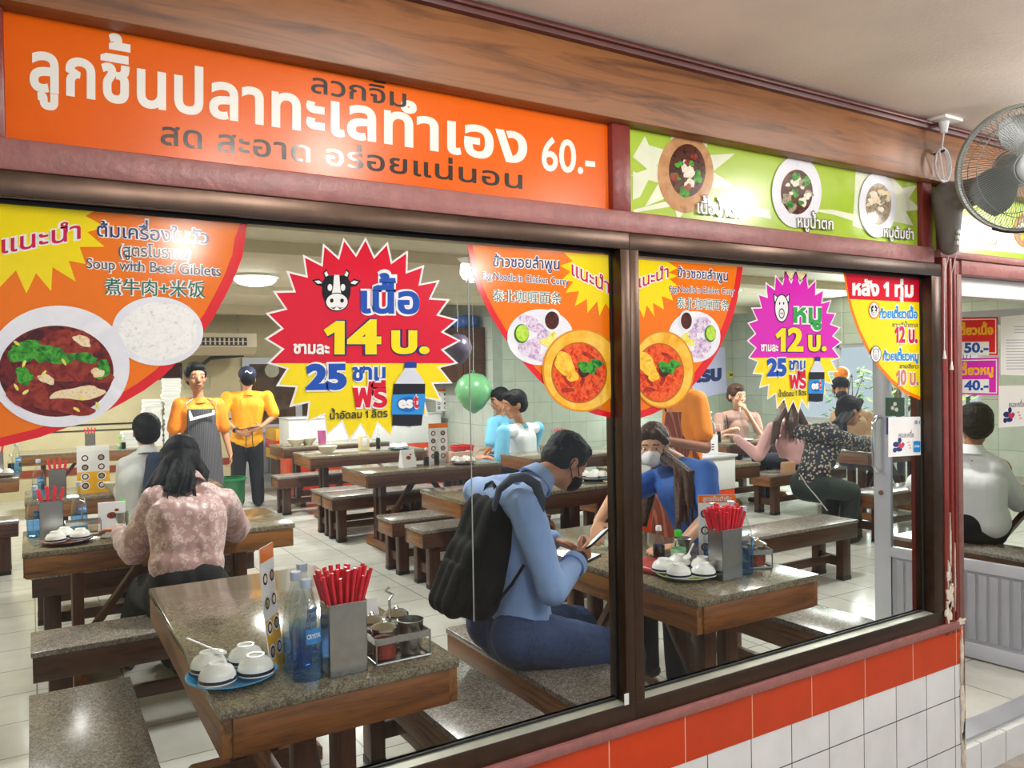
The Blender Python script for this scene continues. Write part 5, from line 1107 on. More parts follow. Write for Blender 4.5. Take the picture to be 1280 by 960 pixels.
oz = 2.562; r = thing('ceiling_socket', 'white electric socket on the corridor ceiling above the fan', 'socket', (3.05, 1.76, oz)); MB().box((3.05, 1.76, oz-.006), (.12, .075, .012), None, .003).build('plate', m_pcel, r, 30, True); MB().cyl((3.05, 1.765, oz-.012), (3.05, 1.765, oz-.055), .02, .012, 16).build('plug', m_paper, r, 40, True)
pts = [(3.05, 1.765, oz-.05), (3.053, 1.775, oz-.11)]
for k in range(3):
    for t in range(12): a = 2*pi*t/12; pts.append((3.068+(.045+.004*k)*sin(a), 1.787-.004*k, 2.39+.062*cos(a)*(1+.05*k)))
pts += [(3.09, 1.79, 2.34), (3.10, 1.80, 2.31)]
o = tag(MB().tube(pts, .003, 8).build('power_cable', m_paper, None, 60), 'coiled white power cable hanging from the ceiling socket to the fan', 'cable'); tag(MB().cap((3.068, 1.812, 2.44), .004, (3.068, 1.775, 2.445), .004).build('hook', m_black, None, 50), 'small black hook on the wooden beam that carries the coiled cable', 'hook')
# --- plants outside the right wall window ------------------------------------------------------
tag(MB().b2((XR+.15, 4.4, -.1), (XR+3.2, 9.2, 0)).build('terrace', m_pave, None, 0), kind='structure')
m_leaf = [M('leaf_%s' % n, c, .4, var=.25, scale=12) for n, c in (('yellow', '#a9c23a'), ('green', '#4f8f34'), ('deep', '#2f6a2a'))]; rnd = random.Random(33)
for k, (x, y, h) in enumerate(((10.6, 5.2, 1.75), (10.6, 6.0, 1.55), (10.6, 6.8, 1.9), (10.6, 7.6, 1.6), (11.5, 6.4, 2.3), (11.5, 7.4, 2.2))):
    r = thing('garden_plant', ['potted plant outside the shop window, rightmost of the row', 'potted plant outside the shop window, second from the right', 'tall potted plant outside the shop window, third from the right', 'potted plant outside the shop window, leftmost of the front row', 'tall shrub behind the potted plants outside the window, right one', 'tall shrub behind the potted plants outside the window, left one'][k], 'plant', (x, y, 0))
    MB().lathe([(0, 0), (.13, 0), (.18, .3), (.19, .32), (.16, .32), (.15, .28), (0, .28)], 20).build('pot', M('clay_pot', '#8a5a42', .7), r, 40)
    b = MB(); [b.tube([(0, 0, .28), (rnd.uniform(-.1, .1), rnd.uniform(-.1, .1), h*.6), (rnd.uniform(-.25, .25), rnd.uniform(-.25, .25), h*.95)], [.014, .01, .004], 6) for _ in range(5)]; b.build('stems', M('stem', '#5a4a2c', .7), r, 40)
    b = MB()
    for i in range(190):
        a, q, z = rnd.uniform(0, 6.28), rnd.random()**.5*.34, rnd.uniform(.55, h); p = V((q*cos(a), q*sin(a), z)); d = V((cos(a)+rnd.uniform(-.5, .5), sin(a)+rnd.uniform(-.5, .5), rnd.uniform(-.5, .7))).normalized(); s_ = d.cross(V((0, 0, 1))).normalized(); L = rnd.uniform(.08, .15)
        b.raw([p, p+d*L*.5+s_*L*.22-V((0, 0, .01)), p+d*L, p+d*L*.5-s_*L*.22-V((0, 0, .01)), p+d*L*.5+V((0, 0, .008))], [(0, 1, 4), (1, 2, 4), (2, 3, 4), (3, 0, 4)], m_leaf[(i+k) % 3])
    b.build('foliage', None, r, 0)
# --- balloons: green and purple are reflections in the glass, built as solid shapes -------------------------------------------------------------------------------------
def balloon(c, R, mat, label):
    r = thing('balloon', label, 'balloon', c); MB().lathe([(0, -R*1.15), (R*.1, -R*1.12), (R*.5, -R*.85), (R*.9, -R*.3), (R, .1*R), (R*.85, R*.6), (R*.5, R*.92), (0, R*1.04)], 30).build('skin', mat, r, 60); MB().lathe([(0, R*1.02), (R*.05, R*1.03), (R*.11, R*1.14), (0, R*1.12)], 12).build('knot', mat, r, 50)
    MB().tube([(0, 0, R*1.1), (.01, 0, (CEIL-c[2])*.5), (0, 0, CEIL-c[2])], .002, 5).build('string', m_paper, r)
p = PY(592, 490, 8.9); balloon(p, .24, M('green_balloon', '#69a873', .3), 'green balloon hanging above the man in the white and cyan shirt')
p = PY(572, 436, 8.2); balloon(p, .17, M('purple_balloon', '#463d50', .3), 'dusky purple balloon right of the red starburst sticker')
p = PY(1052, 468, 6.4); balloon(p, .095, M('orange_balloon', '#f08a1a', .25), 'small orange balloon right of the magenta starburst sticker')
# --- posters on the tiled wall -----------------------------------------------------------------------
TWL = FAC(9.296)
r, a = sign('pale lilac banner with big navy Thai letters on the tiled wall', 'banner', TWL, (890, 470), name='wall_banner'); a.poly('sheet', [(845, 440), (906, 434), (909, 490), (845, 505)], I('lilac', '#c3c4ee')); a.line('ครบ', (862, 478), (902, 474), 13, i_navy, .07)
r, a = sign('small yellow strip notice on the tiled wall above the woman in beige', 'notice', TWL, (925, 468), name='wall_notice'); a.poly('sheet', [(909, 464), (943, 463), (943, 472), (909, 473)], I('mustard', '#c9bb3a')); m = MB(); [a.poly('', [(912+k*6, 467), (916+k*6, 467), (916+k*6, 470), (912+k*6, 470)], i_dk, mb=m) for k in range(5)]; m.build('print', None, r, 0, True)
kk = .048; price_burst('small magenta starburst sticker with a pig head on the tiled wall, behind the large one', TWL, (937-458*kk, 444-497*kk), kk, kk*1.12, TIPS, (458, 497), 597, i_mag, 'หมู', i_grn, '12', True, None, 'wall_sticker', False)
# --- shelf of supplies at the back -------------------------------------------------------------------
x0, y0 = 4.55, 11.7
r = thing('storage_shelf', 'dark storage shelf at the back right of the kitchen, behind the balloons', 'shelf', (x0+.4, y0, 0))
for z in (.35, .85, 1.35, 1.85): MB().b2((x0, y0-.2, z), (x0+.75, y0+.2, z+.03), None, .003).build('shelf_board', m_dwoodx, r, 30, True)
for x in (x0+.02, x0+.73):
    for y in (y0-.18, y0+.18): MB().b2((x-.02, y-.02, 0), (x+.02, y+.02, 2.1), None, .003).build('post', m_black, r, 30, True)
m_blueb = M('blue_plastic_wrap', '#3a63b4', .3, var=.2)
for i, (x, z) in enumerate(((.14, 1.88), (.37, 1.88), (.6, 1.88))): tag(MB().box((x0+x, y0-.02, z+.1), (.2, .3, .2), None, .04).build('bundle', m_blueb, None, 50), 'blue wrapped bundle on the top of the storage shelf', 'bundle', 'blue bundles on the storage shelf')
for i, (x, z) in enumerate(((.12, 1.38), (.3, 1.38), (.48, 1.38), (.2, .88), (.5, .88), (.64, 1.38))): tag(MB().lathe([(0, 0), (.06, 0), (.065, .02), (.065, .2), (.03, .26), (.03, .3), (0, .3)], 16, None, Matrix.Translation((x0+x, y0-.05, z))).build('jug', m_petlabel if i % 2 else m_white, None, 40), ('blue' if i % 2 else 'white')+' plastic jug on the storage shelf at the back', 'jug', ('blue' if i % 2 else 'white')+' jugs on the storage shelf')
# menu boards on the kitchen counter
for i, u in enumerate((553, 566)): p = PY(u, 527, 10.75); menu_card('menu_card', ('left' if i == 0 else 'right')+' menu card standing on the long kitchen counter under the green balloon', (p.x, p.y, 1.06), .2, .34, -.1, i_or, 0, 0, (2, 4))
p = V((3.5, 10.8, 1.06)); r = thing('basket', 'red basket on the long kitchen counter behind the cola bottle of the sticker', 'basket', (4.12, 10.8, 1.06)); MB().lathe([(0, 0), (.1, 0), (.13, .12), (.135, .13), (.12, .13), (.09, .01), (0, .01)], 24).build('tub', m_chop, r, 40); MB().lathe([(.128, .128), (.138, .128), (.138, .14), (.128, .14)], 24).build('rim', i_red, r, 40)
r = thing('wall_picture', 'small dark picture on the cream wall left of the cook in the apron', 'picture', (0, 0, 0)); p = PY(212, 464, YB-.02); r.location = p; MB().b2((p.x-.17, YB-.03, p.z-.12), (p.x+.17, YB, p.z+.12), None, .004).build('frame', m_dwoodx, r, 30, True); MB().b2((p.x-.14, YB-.034, p.z-.09), (p.x+.14, YB-.029, p.z+.09)).build('print', ph_dark, r, 0, True)
r = thing('bin', 'green plastic bin behind the legs of the cooks', 'bin', (1.95, 9.6, 0)); MB().lathe([(0, 0), (.14, 0), (.19, .42), (.2, .44), (.17, .44), (.13, .02), (0, .02)], 28).build('tub', M('green_plastic', '#1f6b3c', .35), r, 40); MB().lathe([(.185, .43), (.205, .43), (.205, .45), (.185, .45)], 28).build('rim', M('green_rim', '#2a7d48', .35), r)

r = thing('wall_cabinet', 'dark wooden wall cabinet high on the side wall, behind the balloons', 'cabinet', (5.2, 10.4, 1.5)); MB().b2((5.02, 9.5, 1.5), (5.35, 11.4, 2.25), None, .005).build('body', m_dwoodx, r, 30, True)  # added cabinet, stands in for dark clutter mixed with reflections
for k in range(3):
    d = MB().b2((5.0, 9.52+.63*k, 1.52), (5.02, 10.12+.63*k, 2.23), None, .004).build('door', m_dwoodz, r, 30, True); MB().tube([(5.0, 9.6+.63*k, 1.8), (4.975, 9.6+.63*k, 1.8), (4.975, 9.6+.63*k, 1.92), (5.0, 9.6+.63*k, 1.92)], .006, 6).build('handle', m_chrome, d, 50, True)
for k, y in enumerate((9.75, 10.2, 10.7)): tag(MB().box((5.18, y, 2.34), (.24, .36, .18), None, .05).build('bundle', m_blueb, None, 50), 'blue wrapped bundle lying on top of the wall cabinet', 'bundle', 'blue bundles on the wall cabinet')
# ================================================================== people
m_skin = M('skin', '#b9815f', .5, var=.06, Subsurface_Weight=.06); m_skind = M('skin_dark', '#8f5a40', .5, var=.06, Subsurface_Weight=.05); m_skinl = M('skin_light', '#d2a081', .5, var=.05, Subsurface_Weight=.06)
m_hair = M('black_hair', '#0a0909', .6, var=.3, scale=60, bump=.35, bscale=140, spec=.18); m_brown = M('brown_hair', '#3f2414', .5, var=.35, scale=60, bump=.5, bscale=120, spec=.35); m_lip = M('lips', '#9c5246', .4); m_eyew = M('eye_white', '#e6e2dc', .2); m_iris = M('iris', '#1a110c', .15)
def limb_chain(b, pts, rad):
    for i in range(len(pts)-1): b.cap(pts[i], rad[i], pts[i+1], rad[i+1], 16)
def hand(b, w, d, n, side, s=1., curl=.35, thumb=True):
    """palm, five unequal bent fingers; w wrist, d along the hand, n out of the back of the hand, side -> thumb side"""
    d = V(d).normalized(); n = V(n); n = (n-d*n.dot(d)).normalized(); t = V(side); t = (t-d*t.dot(d)-n*t.dot(n)).normalized(); w = V(w)
    for k in (-.6, 0, .6): b.cap(w+t*k*.012*s, .015*s, w+d*.075*s+t*k*.045*s, .0125*s, 10)
    for i, (o, L) in enumerate(((.030, .070), (.010, .078), (-.010, .072), (-.029, .056))):
        k = w+d*.082*s+t*o*s; a = curl*(1+.15*i); p = k
        for j, (f, r0, r1) in enumerate(((.45, .0092, .0085), (.32, .0085, .0078), (.23, .0078, .0066))):
            e = d*cos(a)-n*sin(a)+t*(o*1.2); q = p+e*L*f*s; b.cap(p, r0*s, q, r1*s, 8); p = q; a += curl*1.1
    if thumb:
        p = w+d*.018*s+t*.026*s; q = p+(d*.55+t*.75-n*.25)*.042*s; b.cap(p, .012*s, q, .0105*s, 8); e = q+(d*.9+t*.25-n*.25)*.034*s; b.cap(q, .0102*s, e, .008*s, 8)
def head_parts(b, c, f, u, s=1.):
    f = V(f).normalized(); u = V(u); u = (u-f*u.dot(f)).normalized(); sd = f.cross(u); R = Matrix((sd, f, u)).transposed()
    P = lambda x, y, z: c+(sd*x+f*y+u*z)*s
    b.ell(P(0, -.012, .028), (.074*s, .092*s, .088*s), R); b.ell(P(0, .022, -.045), (.056*s, .064*s, .066*s), R, 16); b.ell(P(0, .052, -.088), (.027*s, .024*s, .02*s), R, 12)
    b.ell(P(0, .06, .02), (.055*s, .028*s, .05*s), R, 14); b.cap(P(0, .082, .012), .009*s, P(0, .101, -.022), .0125*s, 10); b.ell(P(0, .083, -.052), (.022*s, .012*s, .010*s), R, 12)
    for k in (-1, 1):
        b.ell(P(k*.040, .055, -.022), (.02*s, .026*s, .024*s), R, 12); b.ell(P(k*.075, -.012, -.008), (.009*s, .02*s, .031*s), R, 12); b.cap(P(k*.015, .083, .028), .008*s, P(k*.044, .068, .03), .007*s, 8); b.ell(P(k*.011, .092, -.024), (.008*s,)*3, R, 8)
    return P, R
def face_parts(root, P, R, s=1., mouth=True, eyes=True):
    if eyes:
        for k in (-1, 1):
            e = MB().ell(P(k*.031, .074, .008), (.0125*s, .0095*s, .005*s), R, 14).build('eye', m_eyew, root, 60, True)
            MB().ell(P(k*.031, .0825, .008), (.005*s, .003*s, .0046*s), R, 12).build('iris', m_iris, e, 60, True)
            MB().cap(P(k*.016, .087, .034), .003*s, P(k*.046, .074, .029), .0024*s, 8).build('eyebrow', m_hair, root, 60, True)
    if mouth: MB().ell(P(0, .0945, -.053), (.02*s, .0065*s, .0065*s), R, 14).build('lips', m_lip, root, 60, True)
def person(label, loc, J, face, up, skin, vox=.012, hs=1., fw_=1., hands=(), leg=True, torso=.105):
    root = thing('person', label, 'person', loc); b = MB()
    pe, ch, ne, he = (V(J[k]) for k in ('pel', 'che', 'nec', 'hea'))
    ls, rs = V(J['ls']), V(J['rs']); ax_ = (rs-ls).normalized()
    wa = pe*.55+ch*.45; tq = torso/.105
    for k in (-1, 0, 1): b.cap(pe+ax_*k*.058*fw_, .092*tq, wa+ax_*k*.05*fw_, .084*tq, 16); b.cap(wa+ax_*k*.05*fw_, .084*tq, ch+ax_*k*.066*fw_, .090*tq, 16)
    b.cap(ls*.85+rs*.15, .055, rs*.85+ls*.15, .055, 14); nb_ = ne-(ne-ch)*.30; b.cap(ls*.8+ne*.2-(ne-ch)*.06, .040, nb_, .045, 12); b.cap(rs*.8+ne*.2-(ne-ch)*.06, .040, nb_, .045, 12); b.cap(nb_, .05, ne, .052, 12); b.cap(ne, .053, he-V(up).normalized()*.03, .05, 14)
    for k in 'lr':
        if k+'e' in J: limb_chain(b, [J[k+'s'], J[k+'e'], J[k+'w']], [.05, .04, .026])
        if leg and k+'k' in J: limb_chain(b, [J[k+'h'], J[k+'k'], J[k+'a']], [.078, .054, .036])
    P, R = head_parts(b, he, face, up, hs)
    for h in hands: hand(b, *h)
    b.blob('body', skin, root, vox, 4 if vox > .008 else 5)
    return root, P, R
def shirt(root, J, mat, sleeve=1., name='shirt', vox=.012, r=.125, arm=(.066, .055, .042), fold=.006, hem=0., fw_=1., collar=None, fs=9., low=.12):
    b = MB(); pe, ch, ne = V(J['pel']), V(J['che']), V(J['nec']); ls, rs = V(J['ls']), V(J['rs']); ax_ = (rs-ls).normalized(); dwn = (pe-ch).normalized(); k_ = r/.125; wa = pe*.55+ch*.45; bo = pe+dwn*hem
    for k in (-1, -.5, 0, .5, 1): b.cap(bo+ax_*k*.066*fw_, .112*k_, wa+ax_*k*.058*fw_, .104*k_, 18); b.cap(wa+ax_*k*.058*fw_, .104*k_, ch+ax_*k*.075*fw_, .108*k_, 18)
    b.cap(ls*.9+rs*.1, .066, rs*.9+ls*.1, .066, 16); b.cap(ls*.8+ne*.2, .055, ne-(ne-ch)*.14, .057, 12); b.cap(rs*.8+ne*.2, .055, ne-(ne-ch)*.14, .057, 12)
    for k in 'lr':
        if k+'e' not in J: continue
        s, e, w = V(J[k+'s']), V(J[k+'e']), V(J[k+'w'])
        if sleeve > .55: limb_chain(b, [s, e, e+(w-e)*min(1, (sleeve-.5)*2)], [arm[0], arm[1], arm[2]])
        else: q = s+(e-s)*sleeve*2; limb_chain(b, [s, q], [arm[0]*1.02, arm[0]*.98])
    o = b.blob(name, mat, root, vox, 4, fold, fs, True, (len(KIDS.get(root.name, []))*3+len(root['label'])) % 17)
    if collar:
        up = ((ne-ch).normalized()+(V(J['hea'])-ne).normalized()).normalized()
        MB().lathe([(.053, .034), (.058, .036), (.068, .010), (.082, -.022), (.072, -.022), (.060, .0), (.053, .034)], 24, None, Matrix.Translation(ne-up*.012) @ frame(up).to_4x4()).build('collar', collar[0], root, 60, True)
    return o
def trousers(root, J, mat, vox=.012, r=(.105, .078, .06), fold=.005, cut=1., waist=-.02, name='trousers', fw_=1.):
    b = MB(); pe = V(J['pel']); lh, rh = V(J['lh']), V(J['rh']); ax_ = (rh-lh).normalized(); ch = V(J['che']); u = (ch-pe).normalized()
    for k in (-1, 0, 1): b.cap(pe+ax_*k*.06*fw_-u*.04, r[0]+.008, pe+ax_*k*.060*fw_+u*waist, r[0]-.008+max(0, waist)*.5, 16)
    for k in 'lr': kn, an = V(J[k+'k']), V(J[k+'a']); limb_chain(b, [J[k+'h'], kn, kn+(an-kn)*cut], list(r))
    return b.blob(name, mat, root, vox, 4, fold, 10)
def shoes(root, J, mat, d, z=.0):
    for k in 'lr':
        a = V(J[k+'a']); d_ = V(d).normalized(); b = MB(); h = V((a.x, a.y, z+.042)); b.cap(h-d_*.04, .036, h+d_*.05, .04, 12); b.cap(h+d_*.04, .038, h+d_*.15-V((0, 0, .008)), .032, 12); b.cap(h, .036, V((a.x, a.y, max(z+.06, a.z))), .04, 12); b.blob('shoe', mat, root, .008, 3)
def hair_short(root, P, R, mat, s=1., vox=.007, fade=0., name='hair'):
    b = MB(); b.ell(P(0, -.018, .042), (.083*s, .096*s, .084*s), R); b.ell(P(0, -.05, .0), (.077*s, .062*s, .075*s), R); b.ell(P(0, .035, .085), (.06*s, .052*s, .034*s), R)
    for k in (-1, 1): b.ell(P(k*.068, .0, .03), (.014*s, .034*s, .036*s), R, 10)
    return b.blob(name, mat, root, vox, 3, .005, 45, True, 0, (1, 1, .6))
def hair_long(root, P, R, mat, ends, s=1., vox=.007, n=9):
    """crown plus locks made of many strands that fall to the given points"""
    b = MB(); b.ell(P(0, -.018, .042), (.084*s, .097*s, .084*s), R); b.ell(P(0, -.05, -.01), (.077*s, .060*s, .082*s), R)
    for k in (-1, 1): b.cap(P(k*.03, .055, .088), .028*s, P(k*.074, .010, .02), .017*s, 10)
    g = random.Random(3)
    for (x, y, z), mid, end, r0, r1 in ends:
        o = P(x, y, z); mid, end = V(mid), V(end); b.cap(o, r0*.8, mid, r0*.62, 12); b.cap(mid, r0*.62, end+(mid-end)*.35, r1*.6, 12)
        for i in range(n):
            j = [V((g.uniform(-1, 1), g.uniform(-1, 1), 0)) for _ in range(2)]
            if j[0].length > 1: j[0].normalize()
            q = mid+j[0]*r0*.78; e = end+(j[0]*.8+j[1]*.35)*r1*1.25+V((0, 0, g.uniform(-.03, .02)))
            b.cap(o+j[0]*r0*.5, .017, q, .014, 8); b.cap(q, .014, e, .005, 8)
    return b.blob('hair', mat, root, vox, 1, .003, 40, True, 0, (1.6, 1.6, .2))
def mask(root, P, R, mat, s=1., loops=True):
    b = MB(); b.ell(P(0, .060, -.048), (.058*s, .058*s, .052*s), R, 20); b.ell(P(0, .092, -.030), (.026*s, .030*s, .034*s), R, 16); b.blob('face_mask', mat, root, .006, 3)
    if loops:
        for k in (-1, 1): MB().tube([P(k*.056, .055, -.028), P(k*.074, .01, -.002), P(k*.082, -.025, .004), P(k*.078, -.025, -.03), P(k*.062, .03, -.062), P(k*.054, .05, -.07)], .0026*s, 8).build('ear_loop', mat, root, 60, True)
X_, Y_, Z_ = V((1, 0, 0)), V((0, 1, 0)), V((0, 0, 1))
# ---- man in the blue shirt ------------------------------------------------------------
m_blue = M('blue_shirt', '#86a8dc', .75, var=.06, scale=14, bump=.12, bscale=260, Sheen_Weight=.2); m_jean = pattern('denim', 'denim', '#0f1a30', '#2a4470', sc=90, rough=.8); m_bag = M('black_fabric', '#090a0c', .85, var=.25, scale=16, bump=.15, bscale=200, spec=.25); m_blackm = M('black_mask', '#0d0d10', .8)
J = dict(pel=PY(643, 782, 2.72), che=PY(641, 658, 2.72), nec=PY(675, 596, 2.72), hea=PY(707, 577, 2.74), rs=PY(655, 630, 2.54), ls=PY(655, 630, 2.54)+Y_*.36, re=PY(690, 738, 2.46), rw=PY(722, 700, 2.60), le=V((1.90, 2.99, .86)), lw=PY(694, 676, 2.84),
         rh=PY(648, 795, 2.62), lh=PY(648, 795, 2.62)+Y_*.20, rk=PY(782, 818, 2.56), lk=PY(782, 818, 2.56)+V((.0, .34, .03)), ra=V((2.06, 2.56, .09)), la=V((2.1, 2.93, .09)))
fd, ud = V((.80, .06, -.60)), V((.62, .02, .78)); rhd = (PY(742, 682, 2.63)-J['rw']); lhd = (PY(712, 682, 2.80)-J['lw'])
man, P, R = person('seated man in a light blue shirt with a black backpack, looking down at his phone', (1.72, 2.72, 0), J, fd, ud, m_skin, .0062, 1.0, 1., [(J['rw'], rhd, V((0, -.9, -.2)), V((-.2, .2, .9)), 1., .55), (J['lw'], lhd, V((.3, .3, .9)), V((0, -1, 0)), 1., .25)])
face_parts(man, P, R, 1., False); hair_short(man, P, R, m_hair, 1.03, .006); mask(man, P, R, m_blackm)
shirt(man, J, m_blue, .93, 'shirt', .009, .128, (.068, .060, .045), .009, -.055, 1., (m_blue, fd), 8.)
trousers(man, J, m_jean, .009, (.112, .088, .066), .006, 1, .03); shoes(man, J, m_black, X_)
b = MB(); w = J['rw']; dd = (J['rw']-J['re']).normalized(); F = frame(dd).to_4x4(); MB().lathe([(.047, -.035), (.053, -.035), (.054, .0), (.047, .0)], 24, None, Matrix.Translation(w-dd*.03) @ F).build('cuff', m_blue, man, 60, True); MB().lathe([(.030, -.012), (.037, -.012), (.037, .012), (.030, .012)], 24, None, Matrix.Translation(w+dd*.008) @ F).build('watch', m_navyrim, man, 60, True)
c = PY(651, 760, 2.585); MB().box(c, (.035, .004, .022), None, .001, .3).build('shirt_tag', m_paper, man, 30, True)
# backpack: a thing of its own, worn on the back
bp = thing('backpack', 'black backpack worn on the back of the man in the blue shirt', 'backpack', (1.45, 2.72, .6)); b = MB()
top, bot = PY(606, 640, 2.72), PY(582, 742, 2.72); ax2 = (top-bot).normalized()
for k in (-1, 0, 1): b.cap(bot+Y_*k*.085+X_*.01, .088, top+Y_*k*.07+X_*.03, .070, 16); b.cap(bot+Y_*k*.07-X_*.035, .07, bot+ax2*.16+Y_*k*.06-X_*.02, .065, 14)
b.blob('bag', m_bag, bp, .009, 6, .004, 7); b = MB(); [b.cap(bot+Y_*k*.06-X_*.075-ax2*.02, .05, bot+ax2*.10+Y_*k*.055-X_*.06, .045, 14) for k in (-1, 0, 1)]; b.blob('front_pocket', m_bag, bp, .009, 4, .004, 12)
q = top+ax2*.05; MB().tube([q+Y_*.04, q+Y_*.035+ax2*.055, q+ax2*.07, q-Y_*.035+ax2*.055, q-Y_*.04], .007, 8).build('handle', m_bag, bp, 60, True)
sh = J['rs']
MB().tube([q-Y_*.09-X_*.02-ax2*.06, PY(624, 612, 2.60), PY(640, 598, 2.57), PY(656, 596, 2.54), PY(670, 606, 2.50), PY(677, 626, 2.48), PY(675, 650, 2.485)], [.016, .02, .022, .022, .020, .018, .012], 10, None, False, .45).build('shoulder_strap', M('strap', '#3c4658', .8), bp, 60, True)
MB().tube([PY(655, 706, 2.50), PY(640, 730, 2.50), PY(622, 752, 2.54), PY(604, 768, 2.60)], .010, 8, None, False, .4).build('lower_strap', m_bag, bp, 60, True)
# phones and watch table things
p0, p1 = PY(731, 680, 2.60), PY(762, 666, 2.62); ph = thing('phone', 'black smartphone held in the right hand of the man in the blue shirt', 'phone', p0); d = (p1-p0).normalized(); F = frame(V((-.45, .40, .80)), d)
T4 = Matrix.Translation((p0+p1)/2) @ F.to_4x4(); MB().box((0, 0, 0), (.15, .072, .009), None, .003, 0, T4).build('body', m_black, ph, 30, True); MB().box((0, 0, .0047), (.138, .064, .0006), None, 0, 0, T4).build('screen', emit('lit_screen', (.75, .82, .85), .45), ph, 0, True)
q = PZ(712, 686, TH); q = V((2.17, 2.93, TH)); ph = thing('phone', 'white-screened phone lying on the table under the left hand of the man in blue', 'phone', q, .5); MB().box((0, 0, .005), (.15, .072, .009), None, .003).build('body', m_black, ph, 30); MB().box((0, 0, .0098), (.138, .064, .0006)).build('screen', MATS['lit_screen'], ph, 0)
# ---- woman in the blue T-shirt ---------------------------------------------------------
m_btee = M('blue_tshirt', '#2f5fae', .75, var=.08, scale=10, bump=.1, bscale=220)
J = dict(pel=V((3.10, 3.0, .55)), che=PY(858, 612, 3.08), nec=PY(846, 578, 3.16), hea=PY(817, 556, 3.24), ls=PY(882, 590, 2.98), rs=PY(822, 600, 3.30), le=PY(884, 648, 2.86), lw=PZ(848, 684, .792), re=PY(768, 622, 3.30), rw=PY(748, 652, 3.12), lh=V((3.06, 2.9, .54)), rh=V((3.06, 3.1, .54)), lk=V((2.68, 2.90, .50)), rk=V((2.68, 3.16, .50)), la=V((2.72, 2.94, .09)), ra=V((2.72, 3.16, .09)))
fd, ud = V((-.74, -.58, -.28)), V((-.25, -.15, .95))
wom, P, R = person('woman in a blue T-shirt and white mask at the right window table', (3.0, 3.0, 0), J, fd, ud, m_skinl, .0066, .98, .85, [(J['lw'], PZ(815, 687, .785)-J['lw'], V((0, -.2, 1)), V((0, 1, .0)), .95, .14), (J['rw'], V((-.5, -.55, -.4)), V((-.2, -.3, .9)), V((.6, -.6, 0)), .95, .3)], True, .095)
face_parts(wom, P, R, .98, False); mask(wom, P, R, M('white_mask', '#dfe3ea', .7), .98)
shirt(wom, J, m_btee, .34, 'tshirt', .0095, .118, (.066, .06, .05), .008, -.03, .95, None, 8.); trousers(wom, J, M('dark_trousers', '#1a2438', .8, var=.15), .012, (.10, .08, .06)); shoes(wom, J, m_black, -X_)
hair_long(wom, P, R, m_brown, [((.058, -.055, .0), PY(858, 590, 3.02), PY(858, 652, 2.90), .042, .032), ((.0, -.07, -.02), PY(864, 592, 3.1), PY(872, 640, 3.0), .055, .04), ((.070, -.03, .0), PY(846, 586, 3.06), PY(846, 655, 2.90), .024, .020), ((-.06, -.03, -.02), PY(812, 612, 3.36), PY(804, 655, 3.36), .035, .02)], .98)
# ---- staff member standing behind her --------------------------------------------------
m_orpolo = M('orange_polo', '#ee8a18', .7, var=.06, bump=.1, bscale=200); m_apron = pattern('striped_apron', 'stripe', '#34333a', '#7d7b80', sc=26, rough=.8); m_apnavy = pattern('navy_striped_apron', 'stripe', '#231f3a', '#7a6f8a', sc=22, rough=.8)
def standing(pe, sh_l, sh_r, he, face, seat=False, **k):
    pe = V((pe[0], pe[1], .54 if seat else .86)); d = dict(pel=V(pe), che=(V(sh_l)+V(sh_r))/2-Z_*.10, nec=(V(sh_l)+V(sh_r))/2+Z_*.055, hea=V(he), ls=V(sh_l), rs=V(sh_r)); f = V(face); s = (V(sh_r)-V(sh_l)).normalized()
    d.update(lh=V(pe)-s*.095-Z_*.05, rh=V(pe)+s*.095-Z_*.05, lk=V((pe[0], pe[1], .47))-s*.11+f*.02, rk=V((pe[0], pe[1], .47))+s*.11+f*.02, la=V((pe[0], pe[1], .085))-s*.12, ra=V((pe[0], pe[1], .085))+s*.12)
    if seat: d.update(lk=d['lh']+f*.42-Z_*.02, rk=d['rh']+f*.42-Z_*.02, la=V((pe[0], pe[1], .085))+f*.36-s*.09, ra=V((pe[0], pe[1], .085))+f*.36+s*.09)
    d.update(k); return d
